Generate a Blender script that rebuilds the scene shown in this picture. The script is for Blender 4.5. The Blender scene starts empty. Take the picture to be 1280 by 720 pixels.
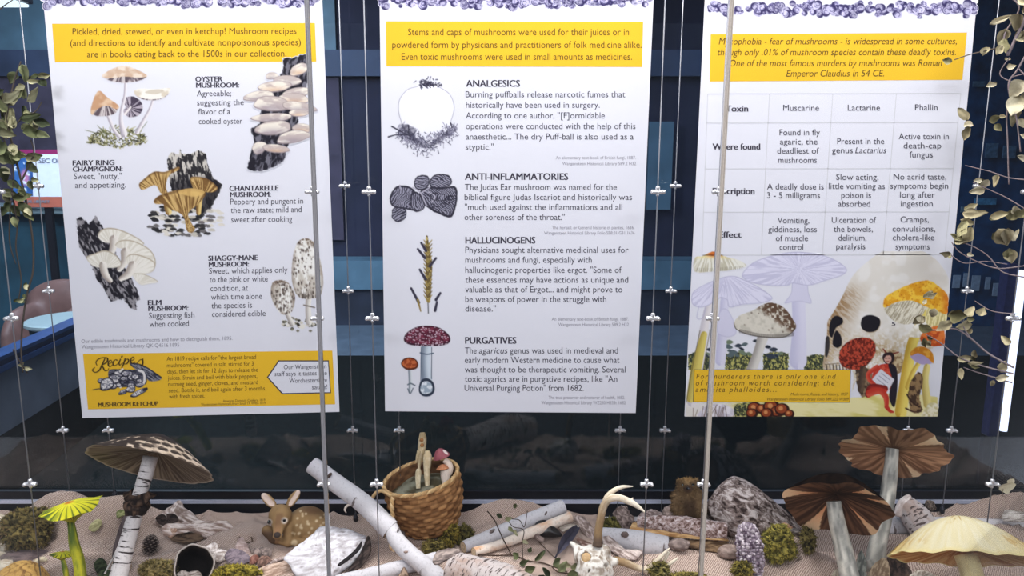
import bpy, math, random
import numpy as np
from mathutils import Vector, Matrix

# ---------------------------------------------------------------- camera, world, lights
scn = bpy.context.scene
COL = scn.collection
F_PX, CX, CY, PITCH = 936.0, 609.0, 360.0, math.radians(9.87)
EYE = np.array([0.0, 0.0, 1.5])
cam_d = bpy.data.cameras.new('camera')
cam_d.sensor_width = 36.0
cam_d.lens = F_PX / 1280.0 * 36.0
cam_d.shift_x = (640.0 - CX) / 1280.0
cam_d.clip_start = 0.05
cam = bpy.data.objects.new('camera', cam_d)
cam.location = EYE
cam.rotation_euler = (math.pi / 2 - PITCH, 0, 0)
COL.objects.link(cam)
scn.camera = cam
vs = scn.view_settings
vs.view_transform = 'Standard'
vs.look = 'None'
vs.gamma = 1.0
vs.use_curve_mapping = False
vs.exposure = 0.2
world = bpy.data.worlds.new('world')
scn.world = world
world.use_nodes = True
bg = world.node_tree.nodes['Background']
bg.inputs[0].default_value = (0.86, 0.90, 1.0, 1)
bg.inputs[1].default_value = 0.10


def area(name, loc, target, sx, sy, power, color=(1, 1, 1)):
    d = bpy.data.lights.new(name, 'AREA')
    d.shape = 'RECTANGLE'
    d.size, d.size_y = sx, sy
    d.energy = power
    d.color = color
    o = bpy.data.objects.new(name, d)
    o.location = loc
    o.rotation_euler = (Vector(target) - Vector(loc)).to_track_quat('-Z', 'Y').to_euler()
    COL.objects.link(o)
    return o


area('case_light', (0.0, 1.36, 2.56), (0, 1.62, 0.6), 2.8, 0.10, 48, (1.0, 0.97, 0.93))
area('room_light', (-1.1, -1.7, 3.35), (0, 1.6, 0.9), 1.6, 0.7, 76, (0.96, 0.965, 1.0))
area('room_light', (1.3, -1.5, 3.35), (0, 1.6, 0.9), 1.6, 0.7, 69, (0.96, 0.965, 1.0))
area('hall_fill', (-2.5, 5.0, 3.1), (-2.5, 5.0, 0), 2.6, 1.4, 90, (0.75, 0.88, 1.0))  # unseen fill, added to bring the hall walls up to tone
area('hall_fill', (-1.9, 3.3, 3.0), (-2.4, 4.6, 1.75), 0.8, 0.4, 72, (0.95, 0.97, 1.0))  # added to brighten the notice, no lamp hangs there
area('hall_fill', (-3.0, 2.2, 3.0), (-2.5, 3.4, 0.5), 0.8, 0.4, 85, (0.95, 0.97, 1.0))  # extra fill added for the front of the low partition
area('hall_fill', (2.0, 5.0, 3.1), (2.0, 5.0, 0), 1.8, 1.2, 28, (0.6, 0.75, 1.0))  # bluish fill added for the right side of the hall

# ---------------------------------------------------------------- helpers
rng = np.random.default_rng(7)
random.seed(7)


def lin(c):
    c = np.asarray(c, float) / 255.0
    return np.where(c <= 0.04045, c / 12.92, ((c + 0.055) / 1.055) ** 2.4)


def L4(c):
    r = lin(c)
    return (float(r[0]), float(r[1]), float(r[2]), 1.0)


FW = np.array([0, math.cos(PITCH), -math.sin(PITCH)])
UP = np.array([0, math.sin(PITCH), math.cos(PITCH)])
RT = np.array([1.0, 0, 0])


def ray(px, py):
    px = np.asarray(px, float)
    py = np.asarray(py, float)
    u = (px - CX) / F_PX
    v = -(py - CY) / F_PX
    return u[..., None] * RT + v[..., None] * UP + FW


def P(px, py, Y):
    """point on the vertical plane at depth Y seen at a photo pixel"""
    d = ray(px, py)
    return EYE + d * (np.asarray(Y, float) / d[..., 1])[..., None]


def PX(Y, py=660):
    """metres per photo pixel at depth Y"""
    a, b = P(600, py, Y), P(601, py, Y)
    return float(b[0] - a[0])


def _h(ix, iy, iz, seed):
    h = (ix * 374761393 + iy * 668265263 + iz * 2147483647 + seed * 1274126177) & 0xffffffff
    h = ((h ^ (h >> 13)) * 1274126177) & 0xffffffff
    h = ((h ^ (h >> 16)) * 2246822519) & 0xffffffff
    return ((h ^ (h >> 15)) & 0xffffff) / float(0xffffff)


def vn(p, seed=0):
    p = np.asarray(p, float)
    if p.shape[-1] == 2:
        p = np.concatenate([p, np.zeros(p.shape[:-1] + (1,))], -1)
    i = np.floor(p).astype(np.int64)
    f = p - i
    f = f * f * (3 - 2 * f)
    r = 0
    for dx in (0, 1):
        for dy in (0, 1):
            for dz in (0, 1):
                w = (f[..., 0] if dx else 1 - f[..., 0]) * (f[..., 1] if dy else 1 - f[..., 1]) * (f[..., 2] if dz else 1 - f[..., 2])
                r = r + w * _h(i[..., 0] + dx, i[..., 1] + dy, i[..., 2] + dz, seed)
    return r


def fbm(p, seed=0, o=4):
    p = np.asarray(p, float)
    a, s, t = 0.5, 0, 0
    for k in range(o):
        s = s + a * vn(p * 2 ** k, seed + k * 17)
        t += a
        a *= 0.5
    return s / t


def sstep(a, b, x):
    t = np.clip((x - a) / (b - a), 0, 1)
    return t * t * (3 - 2 * t)


def mixc(a, b, t):
    t = np.asarray(t, float)[..., None]
    return np.asarray(a, float) * (1 - t) + np.asarray(b, float) * t


def crom(pts, n, closed=False):
    """Catmull-Rom resample to n points"""
    p = np.asarray(pts, float)
    m = len(p)
    segs = m if closed else m - 1
    t = np.linspace(0, segs, n, endpoint=not closed)
    i = np.minimum(t.astype(int), segs - 1)
    f = (t - i)[:, None]
    if closed:
        g = lambda k: p[k % m]
    else:
        g = lambda k: p[np.clip(k, 0, m - 1)]
    p0, p1, p2, p3 = g(i - 1), g(i), g(i + 1), g(i + 2)
    return 0.5 * (2 * p1 + (p2 - p0) * f + (2 * p0 - 5 * p1 + 4 * p2 - p3) * f ** 2 + (3 * p1 - p0 - 3 * p2 + p3) * f ** 3)


def tag(o, label=None, cat=None, group=None, kind=None):
    if label: o['label'] = label
    if cat: o['category'] = cat
    if group: o['group'] = group
    if kind: o['kind'] = kind
    return o


def empty(name, loc=(0, 0, 0), label=None, cat=None, group=None):
    o = bpy.data.objects.new(name, None)
    o.location = loc
    o.empty_display_size = 0.02
    COL.objects.link(o)
    return tag(o, label, cat, group)


def mk(name, V, F, m, parent=None, col=None, tc=None, smooth=True):
    """mesh object in world coordinates; col = sRGB 0-255 per vertex, tc = straightened coordinates"""
    V = np.asarray(V, float)
    off = np.array(parent.location) if parent is not None and parent.parent is None else np.zeros(3)
    if parent is not None and parent.parent is not None:
        off = np.array(parent.location) + np.array(parent.parent.location)
    me = bpy.data.meshes.new(name)
    if parent is None:
        org = np.array([V[:, 0].mean(), V[:, 1].mean(), V[:, 2].min()])
    else:
        org = off
    me.from_pydata((V - org).tolist(), [], [tuple(int(k) for k in f) for f in F])
    me.materials.append(m)
    if smooth:
        me.polygons.foreach_set('use_smooth', [True] * len(me.polygons))
    if col is not None:
        a = me.attributes.new('Col', 'FLOAT_COLOR', 'POINT')
        c = np.ones((len(V), 4))
        c[:, :3] = lin(np.clip(np.broadcast_to(np.asarray(col, float), (len(V), 3)), 0, 255))
        a.data.foreach_set('color', c.ravel())
    if tc is not None:
        a = me.attributes.new('tc', 'FLOAT_VECTOR', 'POINT')
        a.data.foreach_set('vector', np.asarray(tc, float).ravel())
    me.update()
    o = bpy.data.objects.new(name, me)
    COL.objects.link(o)
    if parent is not None:
        o.parent = parent
    else:
        o.location = org
    return o


class MB:
    """collects pieces into one mesh"""
    def __init__(s):
        s.V, s.F, s.C, s.T, s.n = [], [], [], [], 0

    def add(s, V, F, col=(200, 200, 200), tc=None):
        V = np.asarray(V, float)
        s.V.append(V)
        s.F += [tuple(int(k) + s.n for k in f) for f in F]
        s.C.append(np.broadcast_to(np.asarray(col, float), (len(V), 3)))
        s.T.append(V if tc is None else np.asarray(tc, float))
        s.n += len(V)
        return s

    def build(s, name, m, parent=None, smooth=True):
        return mk(name, np.concatenate(s.V), s.F, m, parent, np.concatenate(s.C), np.concatenate(s.T), smooth)


def box(c, d, rz=0.0):
    x, y, z = np.array(d) / 2.0
    v = np.array([(-x, -y, -z), (x, -y, -z), (x, y, -z), (-x, y, -z), (-x, -y, z), (x, -y, z), (x, y, z), (-x, y, z)])
    cc, ss = math.cos(rz), math.sin(rz)
    v = v @ np.array([[cc, ss, 0], [-ss, cc, 0], [0, 0, 1]])
    return v + np.array(c), [(0, 3, 2, 1), (4, 5, 6, 7), (0, 1, 5, 4), (1, 2, 6, 5), (2, 3, 7, 6), (3, 0, 4, 7)]


def bbox(c, d, b, rz=0.0):
    """box with chamfered vertical and horizontal edges"""
    x, y, z = np.array(d) / 2.0
    rings = []
    for zz, ins in ((-z, b), (-z + b, 0), (z - b, 0), (z, b)):
        X, Y = x - ins, y - ins
        r = [(-X, -Y + b), (-X + b, -Y), (X - b, -Y), (X, -Y + b), (X, Y - b), (X - b, Y), (-X + b, Y), (-X, Y - b)]
        rings.append([(p[0], p[1], zz) for p in r])
    v = np.array(rings).reshape(-1, 3)
    cc, ss = math.cos(rz), math.sin(rz)
    v = v @ np.array([[cc, ss, 0], [-ss, cc, 0], [0, 0, 1]]) + np.array(c)
    f = []
    for k in range(3):
        for i in range(8):
            f.append((k * 8 + i, k * 8 + (i + 1) % 8, k * 8 + 8 + (i + 1) % 8, k * 8 + 8 + i))
    f.append(tuple(range(7, -1, -1)))
    f.append(tuple(range(24, 32)))
    return v, f


def tube(pts, rad, seg=12, n=None, cap=True, wob=0.0, seed=1, flat=1.0, twist=0.0):
    """tapered tube along a smooth path -> V, F, tc"""
    pts = np.asarray(pts, float)
    rad = np.broadcast_to(np.asarray(rad, float), (len(pts),)) if np.ndim(rad) == 0 else np.asarray(rad, float)
    if n and n > len(pts):
        q = crom(np.concatenate([pts, rad[:, None]], 1), n)
        pts, rad = q[:, :3], np.maximum(q[:, 3], 1e-5)
    T = np.gradient(pts, axis=0)
    T /= np.linalg.norm(T, axis=1, keepdims=True) + 1e-12
    ref = np.array([0, 0, 1.0]) if abs(T[0][2]) < 0.8 else np.array([0, 1.0, 0])
    N = np.cross(T[0], ref)
    N /= np.linalg.norm(N)
    s = np.concatenate([[0], np.cumsum(np.linalg.norm(np.diff(pts, axis=0), axis=1))])
    th = np.linspace(0, 2 * math.pi, seg, endpoint=False)
    V, TC = [], []
    for i in range(len(pts)):
        N = N - T[i] * N.dot(T[i])
        N /= np.linalg.norm(N)
        B = np.cross(T[i], N)
        a = th + twist * s[i]
        r = np.full(seg, rad[i])
        if wob:
            q = np.stack([np.cos(th) * 1.3, np.sin(th) * 1.3, np.full(seg, s[i] / max(rad.max(), 1e-4) * 0.8)], 1)
            r = r * (1 + wob * (fbm(q, seed) - 0.5) * 2)
        V.append(pts[i] + (np.cos(a) * r)[:, None] * N + (np.sin(a) * r * flat)[:, None] * B)
        TC.append(np.stack([np.cos(th) * rad.mean(), np.sin(th) * rad.mean(), np.full(seg, s[i])], 1))
    V, TC = np.concatenate(V), np.concatenate(TC)
    F = []
    m = len(pts)
    for i in range(m - 1):
        for j in range(seg):
            k = (j + 1) % seg
            F.append((i * seg + j, i * seg + k, (i + 1) * seg + k, (i + 1) * seg + j))
    if cap:
        F.append(tuple(range(seg - 1, -1, -1)))
        F.append(tuple((m - 1) * seg + j for j in range(seg)))
    return V, F, TC


def nets(fn, lo, hi, h):
    """surface nets over a signed distance function"""
    lo = np.asarray(lo, float)
    n = (np.ceil((np.asarray(hi, float) - lo) / h) + 1).astype(int)
    G = np.stack(np.meshgrid(*[lo[k] + h * np.arange(n[k]) for k in range(3)], indexing='ij'), -1)
    D = fn(G)
    S = D < 0
    nc = n - 1
    acc = np.zeros((nc.prod(), 3))
    cnt = np.zeros(nc.prod())
    quads = []
    cid = lambda I: (I[:, 0] * nc[1] + I[:, 1]) * nc[2] + I[:, 2]
    for a in range(3):
        sl0 = [slice(None)] * 3
        sl1 = [slice(None)] * 3
        sl0[a], sl1[a] = slice(0, -1), slice(1, None)
        c = S[tuple(sl0)] != S[tuple(sl1)]
        I = np.argwhere(c)
        if len(I) == 0: continue
        J = I.copy()
        J[:, a] += 1
        d0, d1 = D[tuple(I.T)], D[tuple(J.T)]
        t = d0 / (d0 - d1)
        p = lo + h * I.astype(float)
        p[:, a] += h * t
        b, e = (a + 1) % 3, (a + 2) % 3
        cells = []
        ok = (I[:, b] > 0) & (I[:, e] > 0) & (I[:, b] < nc[b]) & (I[:, e] < nc[e])
        I, p, d0 = I[ok], p[ok], d0[ok]
        for (ob, oe) in ((-1, -1), (0, -1), (0, 0), (-1, 0)):
            K = I.copy()
            K[:, b] += ob
            K[:, e] += oe
            k = cid(K)
            np.add.at(acc, k, p)
            np.add.at(cnt, k, 1)
            cells.append(k)
        q = np.stack(cells, 1)
        q[d0 > 0] = q[d0 > 0][:, ::-1]
        quads.append(q)
    q = np.concatenate(quads)
    used = np.unique(q)
    mp = np.full(len(cnt), -1)
    mp[used] = np.arange(len(used))
    return acc[used] / cnt[used][:, None], mp[q]


def ell(p, c, r, R=None):
    q = p - np.asarray(c, float)
    if R is not None: q = q @ R
    r = np.asarray(r, float)
    k0 = np.linalg.norm(q / r, axis=-1)
    k1 = np.linalg.norm(q / (r * r), axis=-1)
    return k0 * (k0 - 1) / np.maximum(k1, 1e-9)


def cone(p, a, b, ra, rb):
    a, b = np.asarray(a, float), np.asarray(b, float)
    ab = b - a
    t = np.clip(((p - a) @ ab) / ab.dot(ab), 0, 1)
    return np.linalg.norm(p - a - t[..., None] * ab, axis=-1) - (ra + (rb - ra) * t)


def smin(a, b, k):
    h = np.clip(0.5 + 0.5 * (b - a) / k, 0, 1)
    return b * (1 - h) + a * h - k * h * (1 - h)


def smax(a, b, k):
    return -smin(-a, -b, k)


def rotm(rx=0, ry=0, rz=0):
    return np.array((Matrix.Rotation(rz, 3, 'Z') @ Matrix.Rotation(ry, 3, 'Y') @ Matrix.Rotation(rx, 3, 'X')))


# ---------------------------------------------------------------- materials
def newmat(name):
    m = bpy.data.materials.new(name)
    m.use_nodes = True
    nt = m.node_tree
    b = nt.nodes['Principled BSDF']
    return m, nt, b


def plain(name, c, rough=0.6, metal=0.0, spec=0.4, nscale=None, namt=0.12, bump=0.0):
    m, nt, b = newmat(name)
    b.inputs['Roughness'].default_value = rough
    b.inputs['Metallic'].default_value = metal
    b.inputs['Specular IOR Level'].default_value = spec
    b.inputs['Base Color'].default_value = L4(c)
    if nscale:
        tcn = nt.nodes.new('ShaderNodeTexCoord')
        n = nt.nodes.new('ShaderNodeTexNoise')
        n.inputs['Scale'].default_value = nscale
        n.inputs['Detail'].default_value = 6
        nt.links.new(tcn.outputs['Object'], n.inputs['Vector'])
        r = nt.nodes.new('ShaderNodeValToRGB')
        r.color_ramp.elements[0].position = 0.3
        r.color_ramp.elements[1].position = 0.7
        r.color_ramp.elements[0].color = L4(np.clip(np.array(c) * (1 - namt), 0, 255))
        r.color_ramp.elements[1].color = L4(np.clip(np.array(c) * (1 + namt), 0, 255))
        nt.links.new(n.outputs['Fac'], r.inputs['Fac'])
        nt.links.new(r.outputs['Color'], b.inputs['Base Color'])
        if bump:
            bp = nt.nodes.new('ShaderNodeBump')
            bp.inputs['Strength'].default_value = bump
            bp.inputs['Distance'].default_value = 0.002
            nt.links.new(n.outputs['Fac'], bp.inputs['Height'])
            nt.links.new(bp.outputs['Normal'], b.inputs['Normal'])
    return m


def vcol(name, rough=0.7, spec=0.3, nscale=300, namt=0.1, bump=0.0, attr='Col'):
    """per-vertex pigment times a fine noise"""
    m, nt, b = newmat(name)
    b.inputs['Roughness'].default_value = rough
    b.inputs['Specular IOR Level'].default_value = spec
    a = nt.nodes.new('ShaderNodeAttribute')
    a.attribute_name = attr
    if namt or bump:
        tcn = nt.nodes.new('ShaderNodeTexCoord')
        n = nt.nodes.new('ShaderNodeTexNoise')
        n.inputs['Scale'].default_value = nscale
        n.inputs['Detail'].default_value = 4
        nt.links.new(tcn.outputs['Object'], n.inputs['Vector'])
        mr = nt.nodes.new('ShaderNodeMapRange')
        mr.inputs[1].default_value, mr.inputs[2].default_value = 0.25, 0.75
        mr.inputs[3].default_value, mr.inputs[4].default_value = 1 - namt, 1 + namt
        nt.links.new(n.outputs['Fac'], mr.inputs[0])
        mu = nt.nodes.new('ShaderNodeVectorMath')
        mu.operation = 'SCALE'
        nt.links.new(a.outputs['Color'], mu.inputs[0])
        nt.links.new(mr.outputs[0], mu.inputs['Scale'])
        nt.links.new(mu.outputs[0], b.inputs['Base Color'])
        if bump:
            bp = nt.nodes.new('ShaderNodeBump')
            bp.inputs['Strength'].default_value = bump
            bp.inputs['Distance'].default_value = 0.003
            nt.links.new(n.outputs['Fac'], bp.inputs['Height'])
            nt.links.new(bp.outputs['Normal'], b.inputs['Normal'])
    else:
        nt.links.new(a.outputs['Color'], b.inputs['Base Color'])
    return m


def glassm(name, tint=(1, 1, 1), fac=1.0):
    m, nt, b = newmat(name)
    nt.nodes.remove(b)
    out = nt.nodes['Material Output']
    t = nt.nodes.new('ShaderNodeBsdfTransparent')
    t.inputs[0].default_value = (*tint, 1)
    g = nt.nodes.new('ShaderNodeBsdfGlossy')
    g.inputs['Roughness'].default_value = 0.0
    f = nt.nodes.new('ShaderNodeFresnel')
    f.inputs[0].default_value = 1.5
    k = nt.nodes.new('ShaderNodeMath')
    k.operation = 'MULTIPLY'
    k.inputs[1].default_value = fac
    mx = nt.nodes.new('ShaderNodeMixShader')
    nt.links.new(f.outputs[0], k.inputs[0])
    nt.links.new(k.outputs[0], mx.inputs[0])
    nt.links.new(t.outputs[0], mx.inputs[1])
    nt.links.new(g.outputs[0], mx.inputs[2])
    nt.links.new(mx.outputs[0], out.inputs[0])
    return m


def emit(name, c, s):
    m, nt, b = newmat(name)
    b.inputs['Base Color'].default_value = (0, 0, 0, 1)
    b.inputs['Emission Color'].default_value = (*c, 1)
    b.inputs['Emission Strength'].default_value = s
    return m


def birch(name, base=(226, 222, 226), dark=(62, 54, 54), tan=(196, 172, 150), dens=0.60, su=14.0, sv=110.0, tanamt=0.55):
    """birch bark: dark dashes across the branch, a few tan patches"""
    m, nt, b = newmat(name)
    b.inputs['Roughness'].default_value = 0.75
    b.inputs['Specular IOR Level'].default_value = 0.2
    a = nt.nodes.new('ShaderNodeAttribute')
    a.attribute_name = 'tc'

    def noise(sc, detail=3):
        mp = nt.nodes.new('ShaderNodeMapping')
        mp.inputs['Scale'].default_value = sc
        nt.links.new(a.outputs['Vector'], mp.inputs['Vector'])
        n = nt.nodes.new('ShaderNodeTexNoise')
        n.inputs['Scale'].default_value = 1.0
        n.inputs['Detail'].default_value = detail
        nt.links.new(mp.outputs[0], n.inputs['Vector'])
        return n

    def ramp(n, p0, p1):
        r = nt.nodes.new('ShaderNodeMapRange')
        r.inputs[1].default_value, r.inputs[2].default_value = p0, p1
        nt.links.new(n.outputs['Fac'], r.inputs[0])
        return r

    def mix(fac, c1, c2):
        x = nt.nodes.new('ShaderNodeMix')
        x.data_type = 'RGBA'
        nt.links.new(fac.outputs[0], x.inputs[0])
        for k, c in ((6, c1), (7, c2)):
            if isinstance(c, tuple): x.inputs[k].default_value = L4(c)
            else: nt.links.new(c.outputs[2], x.inputs[k])
        return x
    n1 = noise((su, su, sv))
    n2 = noise((25, 25, 12), 5)
    n3 = noise((200, 200, 200), 5)
    x1 = mix(ramp(n2, tanamt, tanamt + 0.13), base, tan)
    x2 = mix(ramp(n3, 0.55, 0.9), x1, tuple(np.array(base) * 0.7))
    x3 = mix(ramp(n1, dens, dens + 0.05), x2, dark)
    nt.links.new(x3.outputs[2], b.inputs['Base Color'])
    bp = nt.nodes.new('ShaderNodeBump')
    bp.inputs['Strength'].default_value = 0.4
    bp.inputs['Distance'].default_value = 0.002
    nt.links.new(n1.outputs['Fac'], bp.inputs['Height'])
    nt.links.new(bp.outputs['Normal'], b.inputs['Normal'])
    return m


def bark(name, c1, c2, c3, scale=60.0, bump=0.8):
    m, nt, b = newmat(name)
    b.inputs['Roughness'].default_value = 0.9
    b.inputs['Specular IOR Level'].default_value = 0.1
    a = nt.nodes.new('ShaderNodeAttribute')
    a.attribute_name = 'tc'
    mp = nt.nodes.new('ShaderNodeMapping')
    mp.inputs['Scale'].default_value = (1, 1, 0.75)
    nt.links.new(a.outputs['Vector'], mp.inputs['Vector'])
    v = nt.nodes.new('ShaderNodeTexNoise')
    v.inputs['Scale'].default_value = scale
    v.inputs['Detail'].default_value = 8
    v.inputs['Roughness'].default_value = 0.7
    v.inputs['Distortion'].default_value = 0.7
    nt.links.new(mp.outputs[0], v.inputs['Vector'])
    r = nt.nodes.new('ShaderNodeValToRGB')
    e = r.color_ramp.elements
    e[0].position, e[0].color = 0.40, L4(c1)
    e[1].position, e[1].color = 0.60, L4(c3)
    k = e.new(0.5)
    k.color = L4(c2)
    nt.links.new(v.outputs['Fac'], r.inputs['Fac'])
    nt.links.new(r.outputs['Color'], b.inputs['Base Color'])
    bp = nt.nodes.new('ShaderNodeBump')
    bp.inputs['Strength'].default_value = bump
    bp.inputs['Distance'].default_value = 0.004
    nt.links.new(v.outputs['Fac'], bp.inputs['Height'])
    nt.links.new(bp.outputs['Normal'], b.inputs['Normal'])
    return m


def burlapm():
    m, nt, b = newmat('burlap')
    b.inputs['Roughness'].default_value = 0.95
    b.inputs['Specular IOR Level'].default_value = 0.05
    a = nt.nodes.new('ShaderNodeAttribute')
    a.attribute_name = 'tc'
    facs = []
    for ang in (0.5, 2.07):
        mp = nt.nodes.new('ShaderNodeMapping')
        mp.inputs['Rotation'].default_value = (0, 0, ang)
        nt.links.new(a.outputs['Vector'], mp.inputs['Vector'])
        w = nt.nodes.new('ShaderNodeTexWave')
        w.inputs['Scale'].default_value = 75.0
        w.inputs['Distortion'].default_value = 1.6
        w.inputs['Detail'].default_value = 3
        w.inputs['Detail Scale'].default_value = 2.5
        nt.links.new(mp.outputs[0], w.inputs['Vector'])
        facs.append(w)
    mul = nt.nodes.new('ShaderNodeMath')
    mul.operation = 'MULTIPLY'
    nt.links.new(facs[0].outputs['Fac'], mul.inputs[0])
    nt.links.new(facs[1].outputs['Fac'], mul.inputs[1])
    n = nt.nodes.new('ShaderNodeTexNoise')
    n.inputs['Scale'].default_value = 320
    n.inputs['Detail'].default_value = 5
    nt.links.new(a.outputs['Vector'], n.inputs['Vector'])
    ad = nt.nodes.new('ShaderNodeMath')
    ad.operation = 'ADD'
    nt.links.new(mul.outputs[0], ad.inputs[0])
    nt.links.new(n.outputs['Fac'], ad.inputs[1])
    r = nt.nodes.new('ShaderNodeValToRGB')
    e = r.color_ramp.elements
    e[0].position, e[0].color = 0.45, L4((112, 90, 80))
    e[1].position, e[1].color = 1.0, L4((226, 206, 194))
    k = e.new(0.7)
    k.color = L4((180, 158, 146))
    nt.links.new(ad.outputs[0], r.inputs['Fac'])
    nt.links.new(r.outputs['Color'], b.inputs['Base Color'])
    bp = nt.nodes.new('ShaderNodeBump')
    bp.inputs['Strength'].default_value = 0.6
    bp.inputs['Distance'].default_value = 0.0015
    nt.links.new(ad.outputs[0], bp.inputs['Height'])
    nt.links.new(bp.outputs['Normal'], b.inputs['Normal'])
    return m


M_PIG = vcol('pigment', 0.8, 0.15, 300, 0.12, 0.25)
M_FINE = vcol('fine_pigment', 0.7, 0.25, 500, 0.05, 0.0)
M_BIRCH = birch('birch_bark')
M_BURLAP = burlapm()
M_STEEL = plain('brushed_steel', (190, 190, 196), 0.3, 0.9, 0.5, 400, 0.06)
M_CABLE = plain('cable_steel', (128, 130, 138), 0.4, 0.4, 0.5, 900, 0.1)
M_CHROME = plain('chrome', (225, 225, 230), 0.2, 0.6, 0.6, 300, 0.04)
M_DARKM = plain('dark_metal', (40, 40, 48), 0.4, 0.6, 0.4, 300, 0.1)

# ---------------------------------------------------------------- setting: the case and the hall behind it
D_PANE, D_FRONT, D_POST, D_BACK, D_GLASS = 1.30, 1.46, 1.56, 1.77, 1.83
FLOOR = 0.58
K = dict(kind='structure')


def struct(name, V, F, m, col=None, tc=None, smooth=False):
    return tag(mk(name, V, F, m, None, col, tc, smooth), kind='structure')


def sbox(name, c, d, m, **k):
    return struct(name, *box(c, d), m, **k)


m_white = plain('white_board', (214, 210, 214), 0.7, 0, 0.2, 40, 0.05)
m_black = plain('black_profile', (24, 25, 32), 0.35, 0.2, 0.4, 200, 0.1)
m_darkbase = plain('dark_base', (17, 21, 21), 0.95, 0, 0.1, 60, 0.35, 0.5)
m_hallfloor = plain('hall_floor', (96, 108, 122), 0.6, 0, 0.3, 8, 0.08)
m_navy = plain('navy_wall', (46, 47, 66), 0.8, 0, 0.2, 3, 0.12)
m_plum = plain('plum_wall', (76, 68, 84), 0.8, 0, 0.2, 6, 0.15)
m_teal = plain('teal_panel', (92, 122, 140), 0.5, 0, 0.3, 4, 0.1)
m_bluepanel = plain('blue_panel', (28, 72, 116), 0.5, 0, 0.3, 7, 0.25)

sbox('floor', (0, 4.3, -0.02), (14, 5.2, 0.04), m_hallfloor)
sbox('floor_case', (0, 1.565, FLOOR - 0.02), (4.4, 0.55, 0.04), m_white)
sbox('trim_14', (0, 1.565, 0.27), (4.4, 0.53, 0.54), m_black)
sbox('ceiling', (0, 4.6, 3.24), (14, 5.6, 0.04), plain('hall_ceiling', (70, 84, 96), 0.8, 0, 0.2, 5, 0.1))
sbox('ceiling_case', (0, 1.565, 2.62), (4.4, 0.55, 0.04), m_black)
sbox('wall_back', (0, 7.0, 1.6), (14, 0.1, 3.3), m_navy)
sbox('wall_lightstop_top', (0, 1.86, 2.93), (14, 0.06, 0.66), m_navy)  # unseen, added to keep room light off the upper hall wall
sbox('wall_lightstop_left', (-4.6, 1.86, 1.3), (4.8, 0.06, 2.6), m_navy)  # unseen, added to close the light leak left of the case
sbox('wall_lightstop_right', (4.6, 1.86, 1.3), (4.8, 0.06, 2.6), m_navy)  # unseen, added against the same leak on the right
sbox('wall_left', (-6.4, 4.6, 1.6), (0.1, 5.4, 3.3), m_navy)
sbox('wall_right', (6.4, 4.6, 1.6), (0.1, 5.4, 3.3), m_navy)
# back rail of the case: dark profile with a bright lip
zr = float(P(640, 624.5, D_GLASS)[2])
sbox('trim_1', (0, D_GLASS - 0.004, (FLOOR + zr) / 2), (4.4, 0.018, zr - FLOOR), m_black)
sbox('trim_2', (0, D_GLASS - 0.010, zr), (4.4, 0.010, 0.0085), plain('aluminium_lip', (205, 210, 232), 0.35, 0.3, 0.5, 300, 0.03))
sbox('trim_3', (0, D_GLASS - 0.003, zr + 0.016), (4.4, 0.012, 0.022), m_black)
sbox('window_1', (0, D_GLASS + 0.004, 1.62), (4.4, 0.006, 1.98), glassm('back_glass', (0.80, 0.86, 0.92), 0.75))
# front panes and the seams between them
xs_l = [float(P(397.5, 360, D_PANE)[0]), float(P(895.5, 360, D_PANE)[0])]
gm = glassm('front_glass', (0.985, 0.99, 0.995), 0.5)
for k, (a, b) in enumerate(((-2.2, xs_l[0]), (xs_l[0], xs_l[1]), (xs_l[1], 2.2))):
    sbox('window_%d' % (k + 2), ((a + b) / 2, D_PANE, 1.6), (b - a - 0.008, 0.006, 2.05), gm)
m_seam = plain('seam_profile', (150, 148, 152), 0.4, 0.1, 0.5, 300, 0.05)
m_seam2 = plain('seam_profile_pale', (190, 180, 170), 0.45, 0.0, 0.5, 300, 0.05)
for k, x in enumerate(xs_l):
    mb = MB()
    for dx, w, dep in ((-0.0023, 0.0019, 0.008), (0.0, 0.0030, 0.006), (0.0023, 0.0019, 0.008)):
        mb.add(*bbox((x + dx, D_PANE, 1.6), (w, dep, 2.05), 0.0006))
    tag(mb.build('trim_%d' % (k + 4), (m_seam, m_seam2)[k], None, False), kind='structure')

# ---------------------------------------------------------------- what stands in the hall behind the glass


def wallpanel(name, x0, y0, x1, y1, Y, m, th=0.04):
    a, b = P(x0, y0, Y), P(x1, y1, Y)
    return sbox(name, ((a[0] + b[0]) / 2, Y + th / 2, (a[2] + b[2]) / 2), (abs(b[0] - a[0]), th, abs(a[2] - b[2])), m)


wallpanel('trim_6', -120, -60, 420, 62, 6.90, m_teal)
wallpanel('trim_7', -120, 62, 1010, 95, 6.85, plain('beam_blue', (66, 78, 104), 0.6, 0, 0.3, 4, 0.1))
wallpanel('trim_8', -120, 95, 430, 300, 6.90, m_plum)
wallpanel('trim_9', 812, 152, 838, 262, 6.80, m_teal)
wallpanel('trim_10', 400, 326, 980, 362, 6.6, m_teal, 0.3)
wallpanel('trim_11', 1100, -40, 1420, 420, 6.6, m_bluepanel)
wallpanel('trim_12', 380, 362, 1000, 420, 6.65, plain('counter_front', (44, 48, 62), 0.6, 0, 0.3, 5, 0.2))
# dark floor area in front of the pale floor, with its slanting edge


def ground(px, py, z=0.0):
    d = ray(px, py)
    return EYE + d * ((z - EYE[2]) / d[2])


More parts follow.
